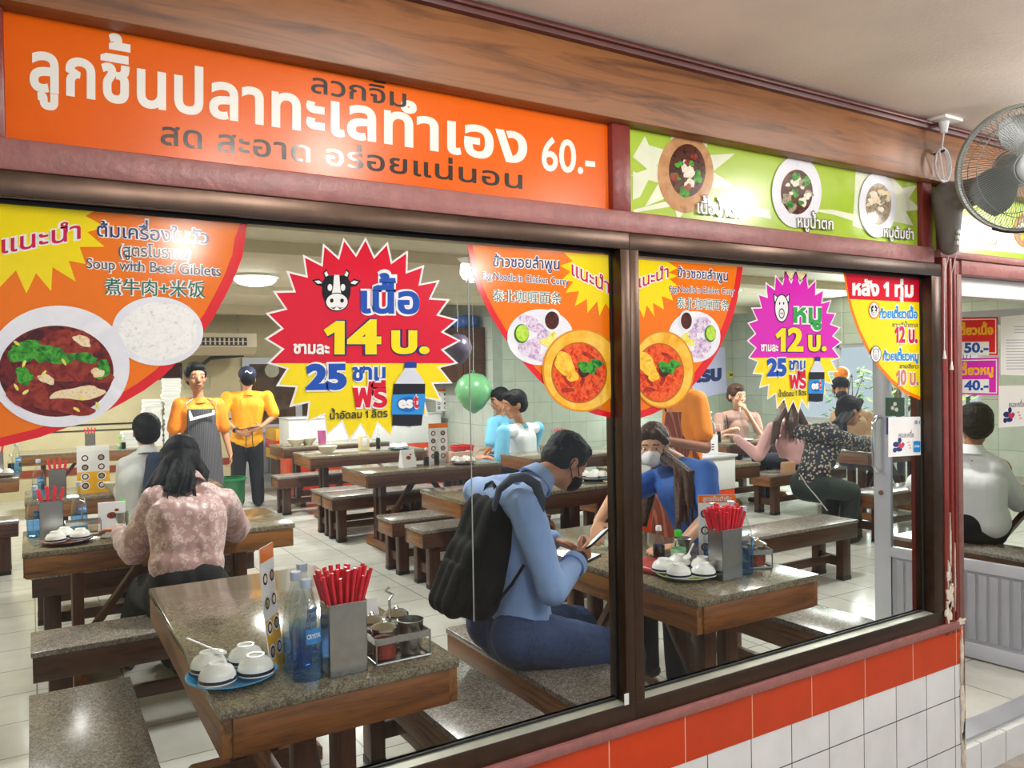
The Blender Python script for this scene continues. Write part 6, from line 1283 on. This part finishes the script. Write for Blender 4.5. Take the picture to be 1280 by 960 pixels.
def apron(root, J, face, mat, z0, z1, w=.42, bib=True, strap=m_black, R_=.150):
    """bib apron: a curved sheet with real thickness in front of the body, neck strap, waist ties"""
    f = V((face[0], face[1], 0)).normalized(); s = Z_.cross(f); c = V(J['pel']); ch = V(J['che']); vs = []; n, m = 14, 16
    for i in range(n+1):
        t = i/n; z = z0+(z1-z0)*t; ctr = c+(ch-c)*max(-.6, min(1.15, (z-c.z)/max(.1, ch.z-c.z))); hw = (w if t < .55 else w*(1-.55*min(1, (t-.55)/.2))) ; fl = 1+.18*(1-t)
        for j in range(m+1): a = (j/m-.5)*hw/R_; rr = R_*fl+.012*sin(a*6)*(1-t); vs.append(V((ctr.x, ctr.y, z))+f*(rr*cos(a)*.95)+s*(rr*1.15*sin(a)))
    N_ = len(vs); fs = [(i*(m+1)+j, i*(m+1)+j+1, (i+1)*(m+1)+j+1, (i+1)*(m+1)+j) for i in range(n) for j in range(m)]
    o = [v-f*.005 for v in vs]; ed = [(j, j+1) for j in range(m)]
    fs2 = [tuple(q+N_ for q in x)[::-1] for x in fs]; rim = [(j, N_+j, N_+j+1, j+1) for j in range(m)]+[(n*(m+1)+j+1, N_+n*(m+1)+j+1, N_+n*(m+1)+j, n*(m+1)+j) for j in range(m)]
    MB().raw(vs+o, fs+fs2+rim).build('apron', mat, root, 60, True)
    a_, b_ = vs[n*(m+1)], vs[n*(m+1)+m]; ne = V(J['nec'])
    for q, k in ((a_, -1), (b_, 1)): MB().tube([q, q+Z_*.06+s*k*.01, ne+f*.045+s*k*.075+Z_*.005, ne-f*.05+s*k*.045+Z_*.01], .011, 8, None, False, .3).build('apron_strap', strap, root, 60, True)
J = standing(PY(852, 650, 4.22), PY(872, 500, 4.06), PY(842, 500, 4.36), PY(846, 452, 4.15), (-.9, -.35, 0), le=PY(882, 560, 3.96), lw=PY(818, 548, 3.80), re=PY(836, 560, 4.45), rw=PY(800, 545, 4.2))
fd = V((-.9, -.4, -.25))
st, P, R = person('standing staff member in an orange polo and striped apron, face hidden behind the curry sticker', (J['pel'].x, J['pel'].y, 0), J, fd, Z_, m_skind, .010, 1.08, 1., [(J['lw'], V((-.9, .3, -.1)), V((0, -.4, .9)), V((0, .3, 1)), 1., .4), (J['rw'], V((-.9, -.2, -.1)), V((0, .4, .9)), V((0, -.3, 1)), 1., .4)])
face_parts(st, P, R); hair_short(st, P, R, m_hair, 1.02, .01); shirt(st, J, m_orpolo, .36, 'polo_shirt', .012, .128, (.070, .06, .05), .006, .02, .95, (m_orpolo, fd)); trousers(st, J, M('black_trousers', '#16171b', .8, var=.15), .014, (.104, .082, .07)); shoes(st, J, m_black, (-.9, -.4, 0)); apron(st, J, fd, pattern('red_striped_apron', 'stripe', '#7c3a2c', '#b0604a', sc=20, rough=.8), .42, J['che'].z+.02)  # the apron's red is a red-orange reflection put into its colour
MB().tube([J['lw']+V((.02, 0, .03)), J['lw']+V((.0, -.03, 0)), J['lw']+V((.02, 0, -.03)), J['lw']+V((.03, .03, 0))], .004, 6, None, True).build('wristband', m_black, st, 60, True)
# ---- woman in pink satin, from behind ----------------------------------------------------
m_satin = pattern('pink_satin', 'leopard', '#b8938f', '#d3b9b5', sc=32, rough=.42, sheen=.3)
J = dict(pel=V((.63, 4.11, .60)), che=PY(234, 648, 4.20), nec=PY(236, 600, 4.30), hea=PY(226, 577, 4.40), ls=PY(196, 625, 4.26), rs=PY(280, 628, 4.28), le=PY(166, 688, 4.34), lw=PZ(150, 662, .80), re=PY(294, 660, 4.44), rw=V((1.0, 4.84, .79)), lh=V((.54, 4.14, .57)), rh=V((.73, 4.14, .57)), lk=V((.5, 4.56, .50)), rk=V((.8, 4.56, .50)), la=PZ(158, 812, .07), ra=PZ(218, 818, .07))
fd, ud = V((-.1, .85, -.5)), V((0, .5, .86))
pk, P, R = person('woman in a pink satin leopard-print blouse seen from behind, bent over her table', (J['pel'].x, 4.12, 0), J, fd, ud, m_skin, .0085, 1.08, .9, [(J['lw'], V((-.55, .6, .0)), V((0, 0, 1)), V((.8, .4, 0)), .95, .3), (J['rw'], V((-.3, .9, 0)), V((0, 0, 1)), V((-1, 0, 0)), .95, .3)], True, .10)
face_parts(pk, P, R); hair_long(pk, P, R, m_hair, [((0, -.06, .0), PY(222, 596, 4.25), PY(212, 618, 4.20), .065, .05), ((-.05, -.03, 0), PY(204, 592, 4.32), PY(192, 612, 4.26), .05, .04), ((.055, -.02, .0), PY(250, 590, 4.33), PY(250, 606, 4.28), .045, .03), ((0, -.05, .0), PY(234, 598, 4.25), PY(234, 616, 4.20), .06, .045)], 1.1)
shirt(pk, J, m_satin, .92, 'blouse', .009, .130, (.072, .074, .052), .020, -.10, 1.0, (m_satin, fd), 6.5); trousers(pk, J, M('black_cloth', '#0f1013', .85, var=.2), .012, (.112, .09, .075), .005, 1, .03); shoes(pk, J, M('dark_shoe', '#14182a', .5), -Y_*1)
# ---- person in grey, from behind, with a navy backpack --------------------------------------
m_greysh = M('grey_sweater', '#b3b6b4', .8, var=.06, bump=.1, bscale=160)
J = dict(pel=V((.70, 6.14, .55)), che=PY(184, 598, 6.12), nec=PY(184, 562, 6.16), hea=PY(183, 540, 6.20), ls=PY(158, 583, 6.14), rs=PY(210, 583, 6.14), le=PY(156, 625, 6.24), lw=V((.56, 6.62, .79)), re=PY(216, 625, 6.22), rw=V((.86, 6.62, .79)), lh=V((.6, 6.16, .54)), rh=V((.8, 6.16, .54)), lk=V((.56, 6.58, .5)), rk=V((.84, 6.58, .5)), la=V((.56, 6.5, .08)), ra=V((.84, 6.5, .08)))
gp, P, R = person('person in a grey sweater with short black hair, seen from behind on the left', (.7, 6.14, 0), J, Y_, Z_, m_skin, .011, 1.1, .95, [(J['lw'], V((0, 1, 0)), Z_, X_, 1., .3), (J['rw'], V((0, 1, 0)), Z_, -X_, 1., .3)])
face_parts(gp, P, R); hair_short(gp, P, R, m_hair, 1.16, .009); shirt(gp, J, m_greysh, .95, 'sweater', .012, .13, (.068, .06, .05), .006, -.02, 1., (m_greysh, Y_)); trousers(gp, J, MATS['black_cloth'], .014); shoes(gp, J, m_black, Y_)
nb = thing('backpack', 'navy backpack on the back of the person in the grey sweater', 'backpack', PY(208, 612, 5.92)); b = MB(); q0, q1 = PY(206, 612, 5.98), PY(206, 575, 6.0)
for k in (-1, 0, 1): b.cap(q0+X_*k*.07, .075, q1+X_*k*.06, .065, 14)
b.blob('bag', M('navy_fabric', '#16233f', .8, var=.2, bump=.2, bscale=120), nb, .011, 4, .004, 12); b = MB(); [b.cap(q0+X_*k*.05-Y_*.06, .05, q0+Z_*.1+X_*k*.05-Y_*.055, .045, 12) for k in (-1, 1)]; b.blob('front_pocket', MATS['navy_fabric'], nb, .011, 3); MB().tube([q1+Z_*.06+X_*.03, q1+Z_*.1, q1+Z_*.06-X_*.03], .007, 8).build('handle', MATS['navy_fabric'], nb, 60, True)
# ---- cook in the apron, facing us ------------------------------------------------------------
yk = 8.75; fd = V((.05, -1, -.05))
J = standing(PY(250, 575, yk), PY(272, 506, yk), PY(225, 506, yk), PY(245, 472, yk), (0, -1, 0), le=PY(281, 540, yk+.02), lw=PY(288, 568, yk-.05), re=PY(216, 542, yk), rw=PY(213, 574, yk-.06))
ck, P, R = person('cook in an orange polo and grey striped apron, facing the window at the back', (J['pel'].x, yk, 0), J, fd, Z_, m_skin, .010, 1.32, 1., [(J['lw'], V((0, -.2, -1)), V((1, 0, 0)), V((0, -1, 0)), 1., .4), (J['rw'], V((0, -.2, -1)), V((-1, 0, 0)), V((0, -1, 0)), 1., .4)])
face_parts(ck, P, R, 1.32); hair_short(ck, P, R, m_hair, 1.35, .009); shirt(ck, J, m_orpolo, .40, 'polo_shirt', .012, .136, (.074, .064, .05), .006, .02, 1.05, (m_orpolo, fd)); trousers(ck, J, pattern('blue_jeans', 'denim', '#1a2748', '#2f4878', sc=60, rough=.8), .014, (.104, .082, .07)); shoes(ck, J, m_black, -Y_); apron(ck, J, fd, m_apron, .50, J['che'].z+.06, .60, True, m_white, .165)
c = J['che']+V((.0, -.168, -.0)); MB().prism([(-.13, .0), (-.12, -.055), (.12, .0), (.12, .05), (.10, .05), (.095, .02), (-.09, -.02), (-.115, .05), (-.13, .05)], 0, .006, None, Matrix(((1, 0, 0, c.x), (0, 0, 1, c.y-.012), (0, 1, 0, c.z), (0, 0, 0, 1)))).build('apron_trim', m_white, ck, 0, True)
vb = MB(); vb.lathe([(.132, -.12), (.137, .02), (.139, .02), (.134, -.12)], 20, None, Matrix.Translation(P(0, .01, .0)) @ R.to_4x4(), (.25, pi-.25)); vb.build('face_shield', glass('shield', (.93, .95, .96), .02), ck, 60, True)
# ---- cook seen from behind, hands on his back --------------------------------------------------
yk = 10.15; fd = V((.1, 1, -.1)); m_yelpolo = M('yellow_orange_polo', '#f6a912', .7, var=.05, bump=.1, bscale=200)
J = standing(PY(309, 560, yk), PY(284, 497, yk), PY(334, 496, yk), PY(309, 474, yk+.03), (0, 1, 0), le=PY(276, 522, yk-.06), lw=PY(299, 541, yk-.18), re=PY(343, 520, yk-.06), rw=PY(326, 534, yk-.18))
kb, P, R = person('cook in a yellow-orange polo and navy cap seen from behind, hands on his lower back', (J['pel'].x, yk, 0), J, fd, Z_, m_skin, .010, 1.22, 1.05, [(J['lw'], V((.9, -.1, -.15)), V((0, -1, 0)), V((0, 0, 1)), 1.05, .25), (J['rw'], V((-.9, -.1, -.15)), V((0, -1, 0)), V((0, 0, 1)), 1.05, .25)])
face_parts(kb, P, R, 1.2); hair_short(kb, P, R, m_hair, 1.2, .009); shirt(kb, J, m_yelpolo, .42, 'polo_shirt', .012, .140, (.078, .068, .05), .009, .02, 1.1, (m_yelpolo, fd), 8.); trousers(kb, J, MATS['black_trousers'], .014, (.108, .09, .075), .006, 1, -.03, 'trousers', 1.1); shoes(kb, J, m_black, Y_)
m_cap = M('navy_cap', '#16244a', .7); b = MB(); b.ell(P(0, -.018, .055), (.111, .127, .098), R); b.cap(P(-.05, .10, .05), .012, P(.05, .10, .05), .012); b.cap(P(-.04, .15, .04), .01, P(.04, .15, .04), .01); b.blob('cap', m_cap, kb, .009, 2)
MB().raw([P(-.035+.07*t/6, -.128, .052+.012*sin(t*1.05)) for t in range(7)]+[P(-.035+.07*t/6, -.127, .066+.012*sin(t*1.05)) for t in range(7)], [(t, t+1, t+8, t+7) for t in range(6)]).build('cap_emblem', m_paper, kb, 0, True)
for dx in (-.03, .04): p = PY(311, 540, yk-.185); MB().tube([p+X_*dx, p+X_*(dx*1.1)-Z_*.12, p+X_*(dx*1.3)-Z_*.24], .012, 8, None, False, .35).build('apron_tie', MATS['dark_trousers'], kb, 60, True)
MB().tube([PY(292, 536, yk-.17), PY(303, 537, yk-.20), PY(318, 534, yk-.20), PY(330, 531, yk-.17)], .012, 8, None, False, .4).build('apron_band', MATS['dark_trousers'], kb, 60, True)
p = J['lw']+(J['le']-J['lw'])*.2; MB().lathe([(.030, -.014), (.040, -.014), (.040, .014), (.030, .014)], 20, None, Matrix.Translation(p) @ frame(J['le']-J['lw']).to_4x4()).build('watch', m_black, kb, 60, True)
b = MB(); ca, a_ = J['che']-V((0, .155, -.03)), 0
for t in range(14): q = pi*t/13; b.bar(ca+V((.12*cos(q), -.002, .03+.05*sin(q))), ca+V((.12*cos(q+.2), -.002, .03+.05*sin(q+.2))), .004, .004)
b.build('back_print', M('faded_print', '#a0660c', .8), kb, 0, True)
# ---- man in white and cyan polo, colleague in cyan ------------------------------------------------
m_wpolo = M('white_polo', '#dfe6ea', .75, var=.04, bump=.1, bscale=180); m_cyan = M('cyan_cloth', '#6fb9dd', .75, var=.05)
yk = 7.8; fd = V((-1, .25, -.2))
J = standing(PY(655, 610, yk), PY(629, 540, yk-.17), PY(672, 535, yk+.22), PY(643, 506, yk), (-1, .2, 0), True, le=PY(626, 578, yk-.26), lw=PY(609, 572, yk-.12), re=PY(660, 572, yk+.32), rw=PY(618, 566, yk+.25))
wp, P, R = person('man in a white polo with cyan sleeves and collar, seated at the back table', (J['pel'].x, yk, 0), J, fd, Z_, m_skin, .010, 1.42, 1.2, [(J['lw'], V((-1, .1, .1)), V((0, -.5, .8)), V((0, .5, .8)), 1., .5), (J['rw'], V((-1, -.1, .1)), V((0, .5, .8)), V((0, -.5, .8)), 1., .5)])
face_parts(wp, P, R, 1.42); hair_short(wp, P, R, m_hair, 1.46, .009); shirt(wp, J, m_wpolo, .03, 'polo_shirt', .012, .158, (.075, .065, .05), .007, -.04, 1.25, (m_cyan, fd)); trousers(wp, J, MATS['dark_trousers'], .014, (.106, .09, .07)); shoes(wp, J, m_black, -X_)
for k in 'lr': b = MB(); s_, e_ = V(J[k+'s']), V(J[k+'e']); b.cap(s_+(e_-s_)*.02, .086, s_+(e_-s_)*.85, .08); b.blob('sleeve', m_cyan, wp, .010, 3, .004)
yk = 8.75
J = standing(PY(624, 590, yk), PY(616, 528, yk-.12), PY(634, 525, yk+.2), PY(625, 500, yk), (-1, .1, 0), True, le=PY(612, 560, yk-.2), lw=PY(604, 570, yk-.1), re=PY(624, 560, yk+.3), rw=PY(606, 562, yk+.2))
cy, P, R = person('person in cyan seated behind the man in the white polo', (J['pel'].x, yk, 0), J, V((-1, .1, -.3)), Z_, m_skin, .013, 1.3, .9, [(J['lw'], V((-1, 0, 0)), Z_, Y_, 1., .4), (J['rw'], V((-1, 0, 0)), Z_, -Y_, 1., .4)])
hair_short(cy, P, R, m_hair, 1.34, .011); face_parts(cy, P, R, 1.3); shirt(cy, J, m_cyan, .4, 'shirt', .013, .13, (.075, .06, .05), .005, .05, .9); trousers(cy, J, MATS['dark_trousers'], .016); shoes(cy, J, m_black, -X_)
# ---- woman in beige eating ------------------------------------------------------------------------
m_beige = M('beige_top', '#a98478', .8, var=.08, bump=.2, bscale=150)
yk = 7.6
J = dict(pel=V((PY(922, 565, yk).x, yk, .55)), che=PY(921, 535, yk), nec=PY(921, 513, yk), hea=PY(921, 495, yk-.06), ls=PY(943, 521, yk), rs=PY(898, 522, yk), le=PY(950, 543, yk-.15), lw=PY(932, 512, yk-.22), re=PY(897, 545, yk-.12), rw=PY(914, 537, yk-.32))
for k, s in (('l', 1), ('r', -1)): h = V(J['pel'])+X_*.09*s; J[k+'h'] = h; J[k+'k'] = h+V((0, -.42, -.02)); J[k+'a'] = V((h.x, h.y-.42, .08))
ew, P, R = person('woman in a beige top eating with one hand at her mouth, against the tiled wall', (J['pel'].x, yk, 0), J, V((-.15, -1, -.12)), Z_, m_skinl, .009, 1.34, .9, [(J['lw'], V((-.55, .15, .75)), V((0, -1, .2)), V((0, 0, 1)), .95, .6), (J['rw'], V((.5, -.4, .2)), V((0, -.4, 1)), V((0, 1, 0)), .95, .7)], True, .095)
face_parts(ew, P, R, 1.34); hair_short(ew, P, R, m_brown, 1.38, .009); b = MB(); b.ell(P(0, -.11, .04), (.035, .035, .035), R); b.blob('hair_bun', m_brown, ew, .009, 2)
shirt(ew, J, m_beige, .35, 'top', .011, .135, (.070, .05, .04), .007, -.02, .95); trousers(ew, J, MATS['dark_trousers'], .014); shoes(ew, J, m_black, -Y_); MB().tube([PY(908, 519, yk-.1), PY(910, 532, yk-.125), PY(910, 548, yk-.13)], .008, 8, None, False, .4).build('bag_strap', m_black, ew, 60, True)
# ---- woman in the pale pink sweater, from behind -----------------------------------------------------
m_ppink = M('pale_pink_knit', '#d3a3a2', .85, var=.06, bump=.3, bscale=140)
yk = 6.15
J = dict(pel=V((PY(992, 588, yk).x, yk, .55)), che=PY(988, 556, yk), nec=PY(986, 527, yk+.05), hea=PY(985, 503, yk+.08), ls=PY(966, 536, yk+.05), rs=PY(1008, 535, yk), le=PY(948, 570, yk+.12), lw=PY(917, 545, yk+.35), re=PY(1012, 568, yk+.1), rw=PY(1000, 560, yk+.4))
for k, s in (('l', -1), ('r', 1)): h = V(J['pel'])+X_*.09*s; J[k+'h'] = h; J[k+'k'] = h+V((0, .42, -.02)); J[k+'a'] = V((h.x, h.y+.42, .08))
pp, P, R = person('woman in a pale pink sweater with long brown hair, seen from behind', (J['pel'].x, yk, 0), J, V((-.3, .9, -.2)), Z_, m_skinl, .010, 1.28, .9, [(J['lw'], V((-.7, .5, .2)), V((0, -.2, 1)), V((.5, .8, 0)), .95, .4), (J['rw'], V((-.5, .8, .1)), V((0, 0, 1)), V((-1, 0, 0)), .95, .4)], True, .095)
face_parts(pp, P, R); shirt(pp, J, m_ppink, .93, 'sweater', .011, .135, (.078, .07, .05), .007, -.02, .95, None, 8.); trousers(pp, J, MATS['dark_trousers'], .014); shoes(pp, J, m_black, Y_)
hair_long(pp, P, R, m_brown, [((.0, -.06, -.02), PY(990, 528, yk-.10), PY(992, 552, yk-.15), .085, .075), ((-.05, -.02, -.02), PY(972, 528, yk-.02), PY(968, 556, yk-.06), .05, .04), ((.06, -.03, -.02), PY(1003, 528, yk-.08), PY(1008, 552, yk-.14), .065, .06)], 1.28, .009)
tag(MB().box(PY(985, 588, yk-.17), (.20, .06, .20), None, .02).build('tote_bag', M('tan_leather', '#b98f6a', .5), None, 50), 'tan bag hanging at the hip of the woman in the pale pink sweater', 'bag')
# ---- person in floral shirt and the person behind ------------------------------------------------------
m_floral = pattern('floral_print', 'floral', '#161d2c', '#b5a68e', '#5b6a80', sc=34, rough=.8)
yk = 4.72
J = dict(pel=V((PY(1014, 592, yk).x, yk, .56)), che=PY(1030, 553, yk), nec=PY(1048, 530, yk), hea=PY(1062, 514, yk+.02), rs=PY(1038, 543, yk-.17), ls=PY(1038, 543, yk-.17)+V((.03, .34, 0)), re=PY(1066, 551, yk-.16), rw=PY(1094, 552, yk+.02), le=PY(1066, 556, yk+.22), lw=PY(1092, 560, yk+.2))
for k, s in (('r', -1), ('l', 1)): h = V(J['pel'])+Y_*.10*s; J[k+'h'] = h; J[k+'k'] = V((h.x+.42, h.y, .47)); J[k+'a'] = V((h.x+.36, h.y, .08))
fp, P, R = person('person in a dark floral shirt with long black hair, leaning over bowls towards the right', (J['pel'].x, yk, 0), J, V((.95, -.25, -.2)), Z_, m_skin, .009, 1.22, .9, [(J['rw'], V((.9, .2, -.1)), V((0, -.3, 1)), V((0, 1, 0)), .95, .4), (J['lw'], V((.9, -.1, -.1)), V((0, .3, 1)), V((0, -1, 0)), .95, .4)], True, .10)
face_parts(fp, P, R, 1.22); hair_long(fp, P, R, m_hair, [((.03, -.05, -.02), PY(1048, 528, yk-.08), PY(1046, 541, yk-.13), .05, .045), ((-.05, -.04, -.02), PY(1052, 528, yk+.12), PY(1050, 545, yk+.14), .05, .04), ((.055, -.02, -.01), PY(1054, 527, yk-.10), PY(1055, 540, yk-.13), .032, .03)], 1.22)
shirt(fp, J, m_floral, .9, 'floral_shirt', .010, .124, (.070, .062, .05), .008, -.03, .95, None, 8.); trousers(fp, J, M('dark_green_trousers', '#1c2a2a', .8, var=.15), .012, (.11, .09, .07)); shoes(fp, J, m_black, X_)
MB().tube([PY(1001, 594, yk-.22), PY(1008, 606, yk-.21), PY(1020, 620, yk-.20), PY(1034, 638, yk-.19)], .007, 8, None, False, .4).build('white_side_stripe', m_paper, fp, 60, True)
yk = 6.05
J = dict(pel=PY(1064, 570, yk), che=PY(1066, 530, yk), nec=PY(1058, 508, yk), hea=PY(1051, 487, yk), ls=PY(1084, 520, yk), rs=PY(1046, 520, yk), le=PY(1090, 545, yk-.1), lw=PY(1080, 560, yk-.3), re=PY(1044, 545, yk-.1), rw=PY(1050, 560, yk-.3))
for k, s in (('r', -1), ('l', 1)): h = V(J['pel'])+X_*.09*s; J[k+'h'] = h; J[k+'k'] = V((h.x, h.y-.4, .47)); J[k+'a'] = V((h.x, h.y-.36, .08))
hp, P, R = person('person in a tan shirt and black cap, behind the person in the floral shirt', (J['pel'].x, yk, 0), J, V((-.7, -.7, -.1)), Z_, m_skin, .012, 1.15, 1., [(J['lw'], V((0, -1, 0)), Z_, -X_, 1., .3), (J['rw'], V((0, -1, 0)), Z_, X_, 1., .3)])
face_parts(hp, P, R, 1.15); hair_short(hp, P, R, m_hair, 1.15, .011); mask(hp, P, R, m_blackm, 1.15); b = MB(); b.ell(P(0, -.015, .058), (.106, .122, .092), R); b.cap(P(-.045, .12, .05), .012, P(.045, .12, .05), .012); b.blob('cap', m_bag, hp, .011, 2)
shirt(hp, J, M('tan_shirt', '#b08d6a', .8, var=.06), .7, 'shirt', .014, .135, (.075, .06, .05)); trousers(hp, J, MATS['dark_trousers'], .016); shoes(hp, J, m_black, -Y_)
# ---- man in the white sweater beyond the open door -------------------------------------------------------
m_wsw = M('white_sweater', '#dcdde0', .85, var=.04, bump=.15, bscale=150)
yk = 2.85
J = dict(pel=V((PY(1226, 672, yk).x, yk, .57)), che=PY(1219, 604, yk), nec=PY(1216, 560, yk), hea=PY(1219, 532, yk), rs=PY(1246, 584, yk-.12), ls=PY(1188, 580, yk+.14), re=PY(1272, 628, yk-.10), rw=PY(1262, 598, yk+.25), le=PY(1146, 604, yk+.20), lw=PY(1172, 622, yk+.45))
dfw = V((.55, .83, 0))
for k, s in (('r', 1), ('l', -1)): h = V(J['pel'])+V((.83, -.55, 0))*.085*s; J[k+'h'] = h; kk_ = h+dfw*.42; J[k+'k'] = V((kk_.x, kk_.y, .48)); kk_ = h+dfw*.38; J[k+'a'] = V((kk_.x, kk_.y, .08))
ws, P, R = person('man in a white sweater with short black hair seen from behind through the open door', (J['pel'].x, yk, 0), J, V((.72, .62, -.15)), Z_, m_skind, .0085, 1.2, .78, [(J['rw'], V((.2, .2, 1)), V((.8, -.6, 0)), V((-.6, .3, 0)), 1., .4), (J['lw'], V((.8, .4, -.1)), V((0, 0, 1)), V((.4, -.8, 0)), 1., .4)])
face_parts(ws, P, R, 1.2); hair_short(ws, P, R, m_hair, 1.26, .008); shirt(ws, J, m_wsw, .9, 'sweater', .010, .130, (.068, .066, .05), .007, -.03, .98, (m_wsw, dfw), 7.); trousers(ws, J, MATS['black_cloth'], .013, (.108, .09, .07), .005, 1, -.03, 'trousers', .85); shoes(ws, J, m_black, dfw)
bpy.data.scenes.remove(TMP)
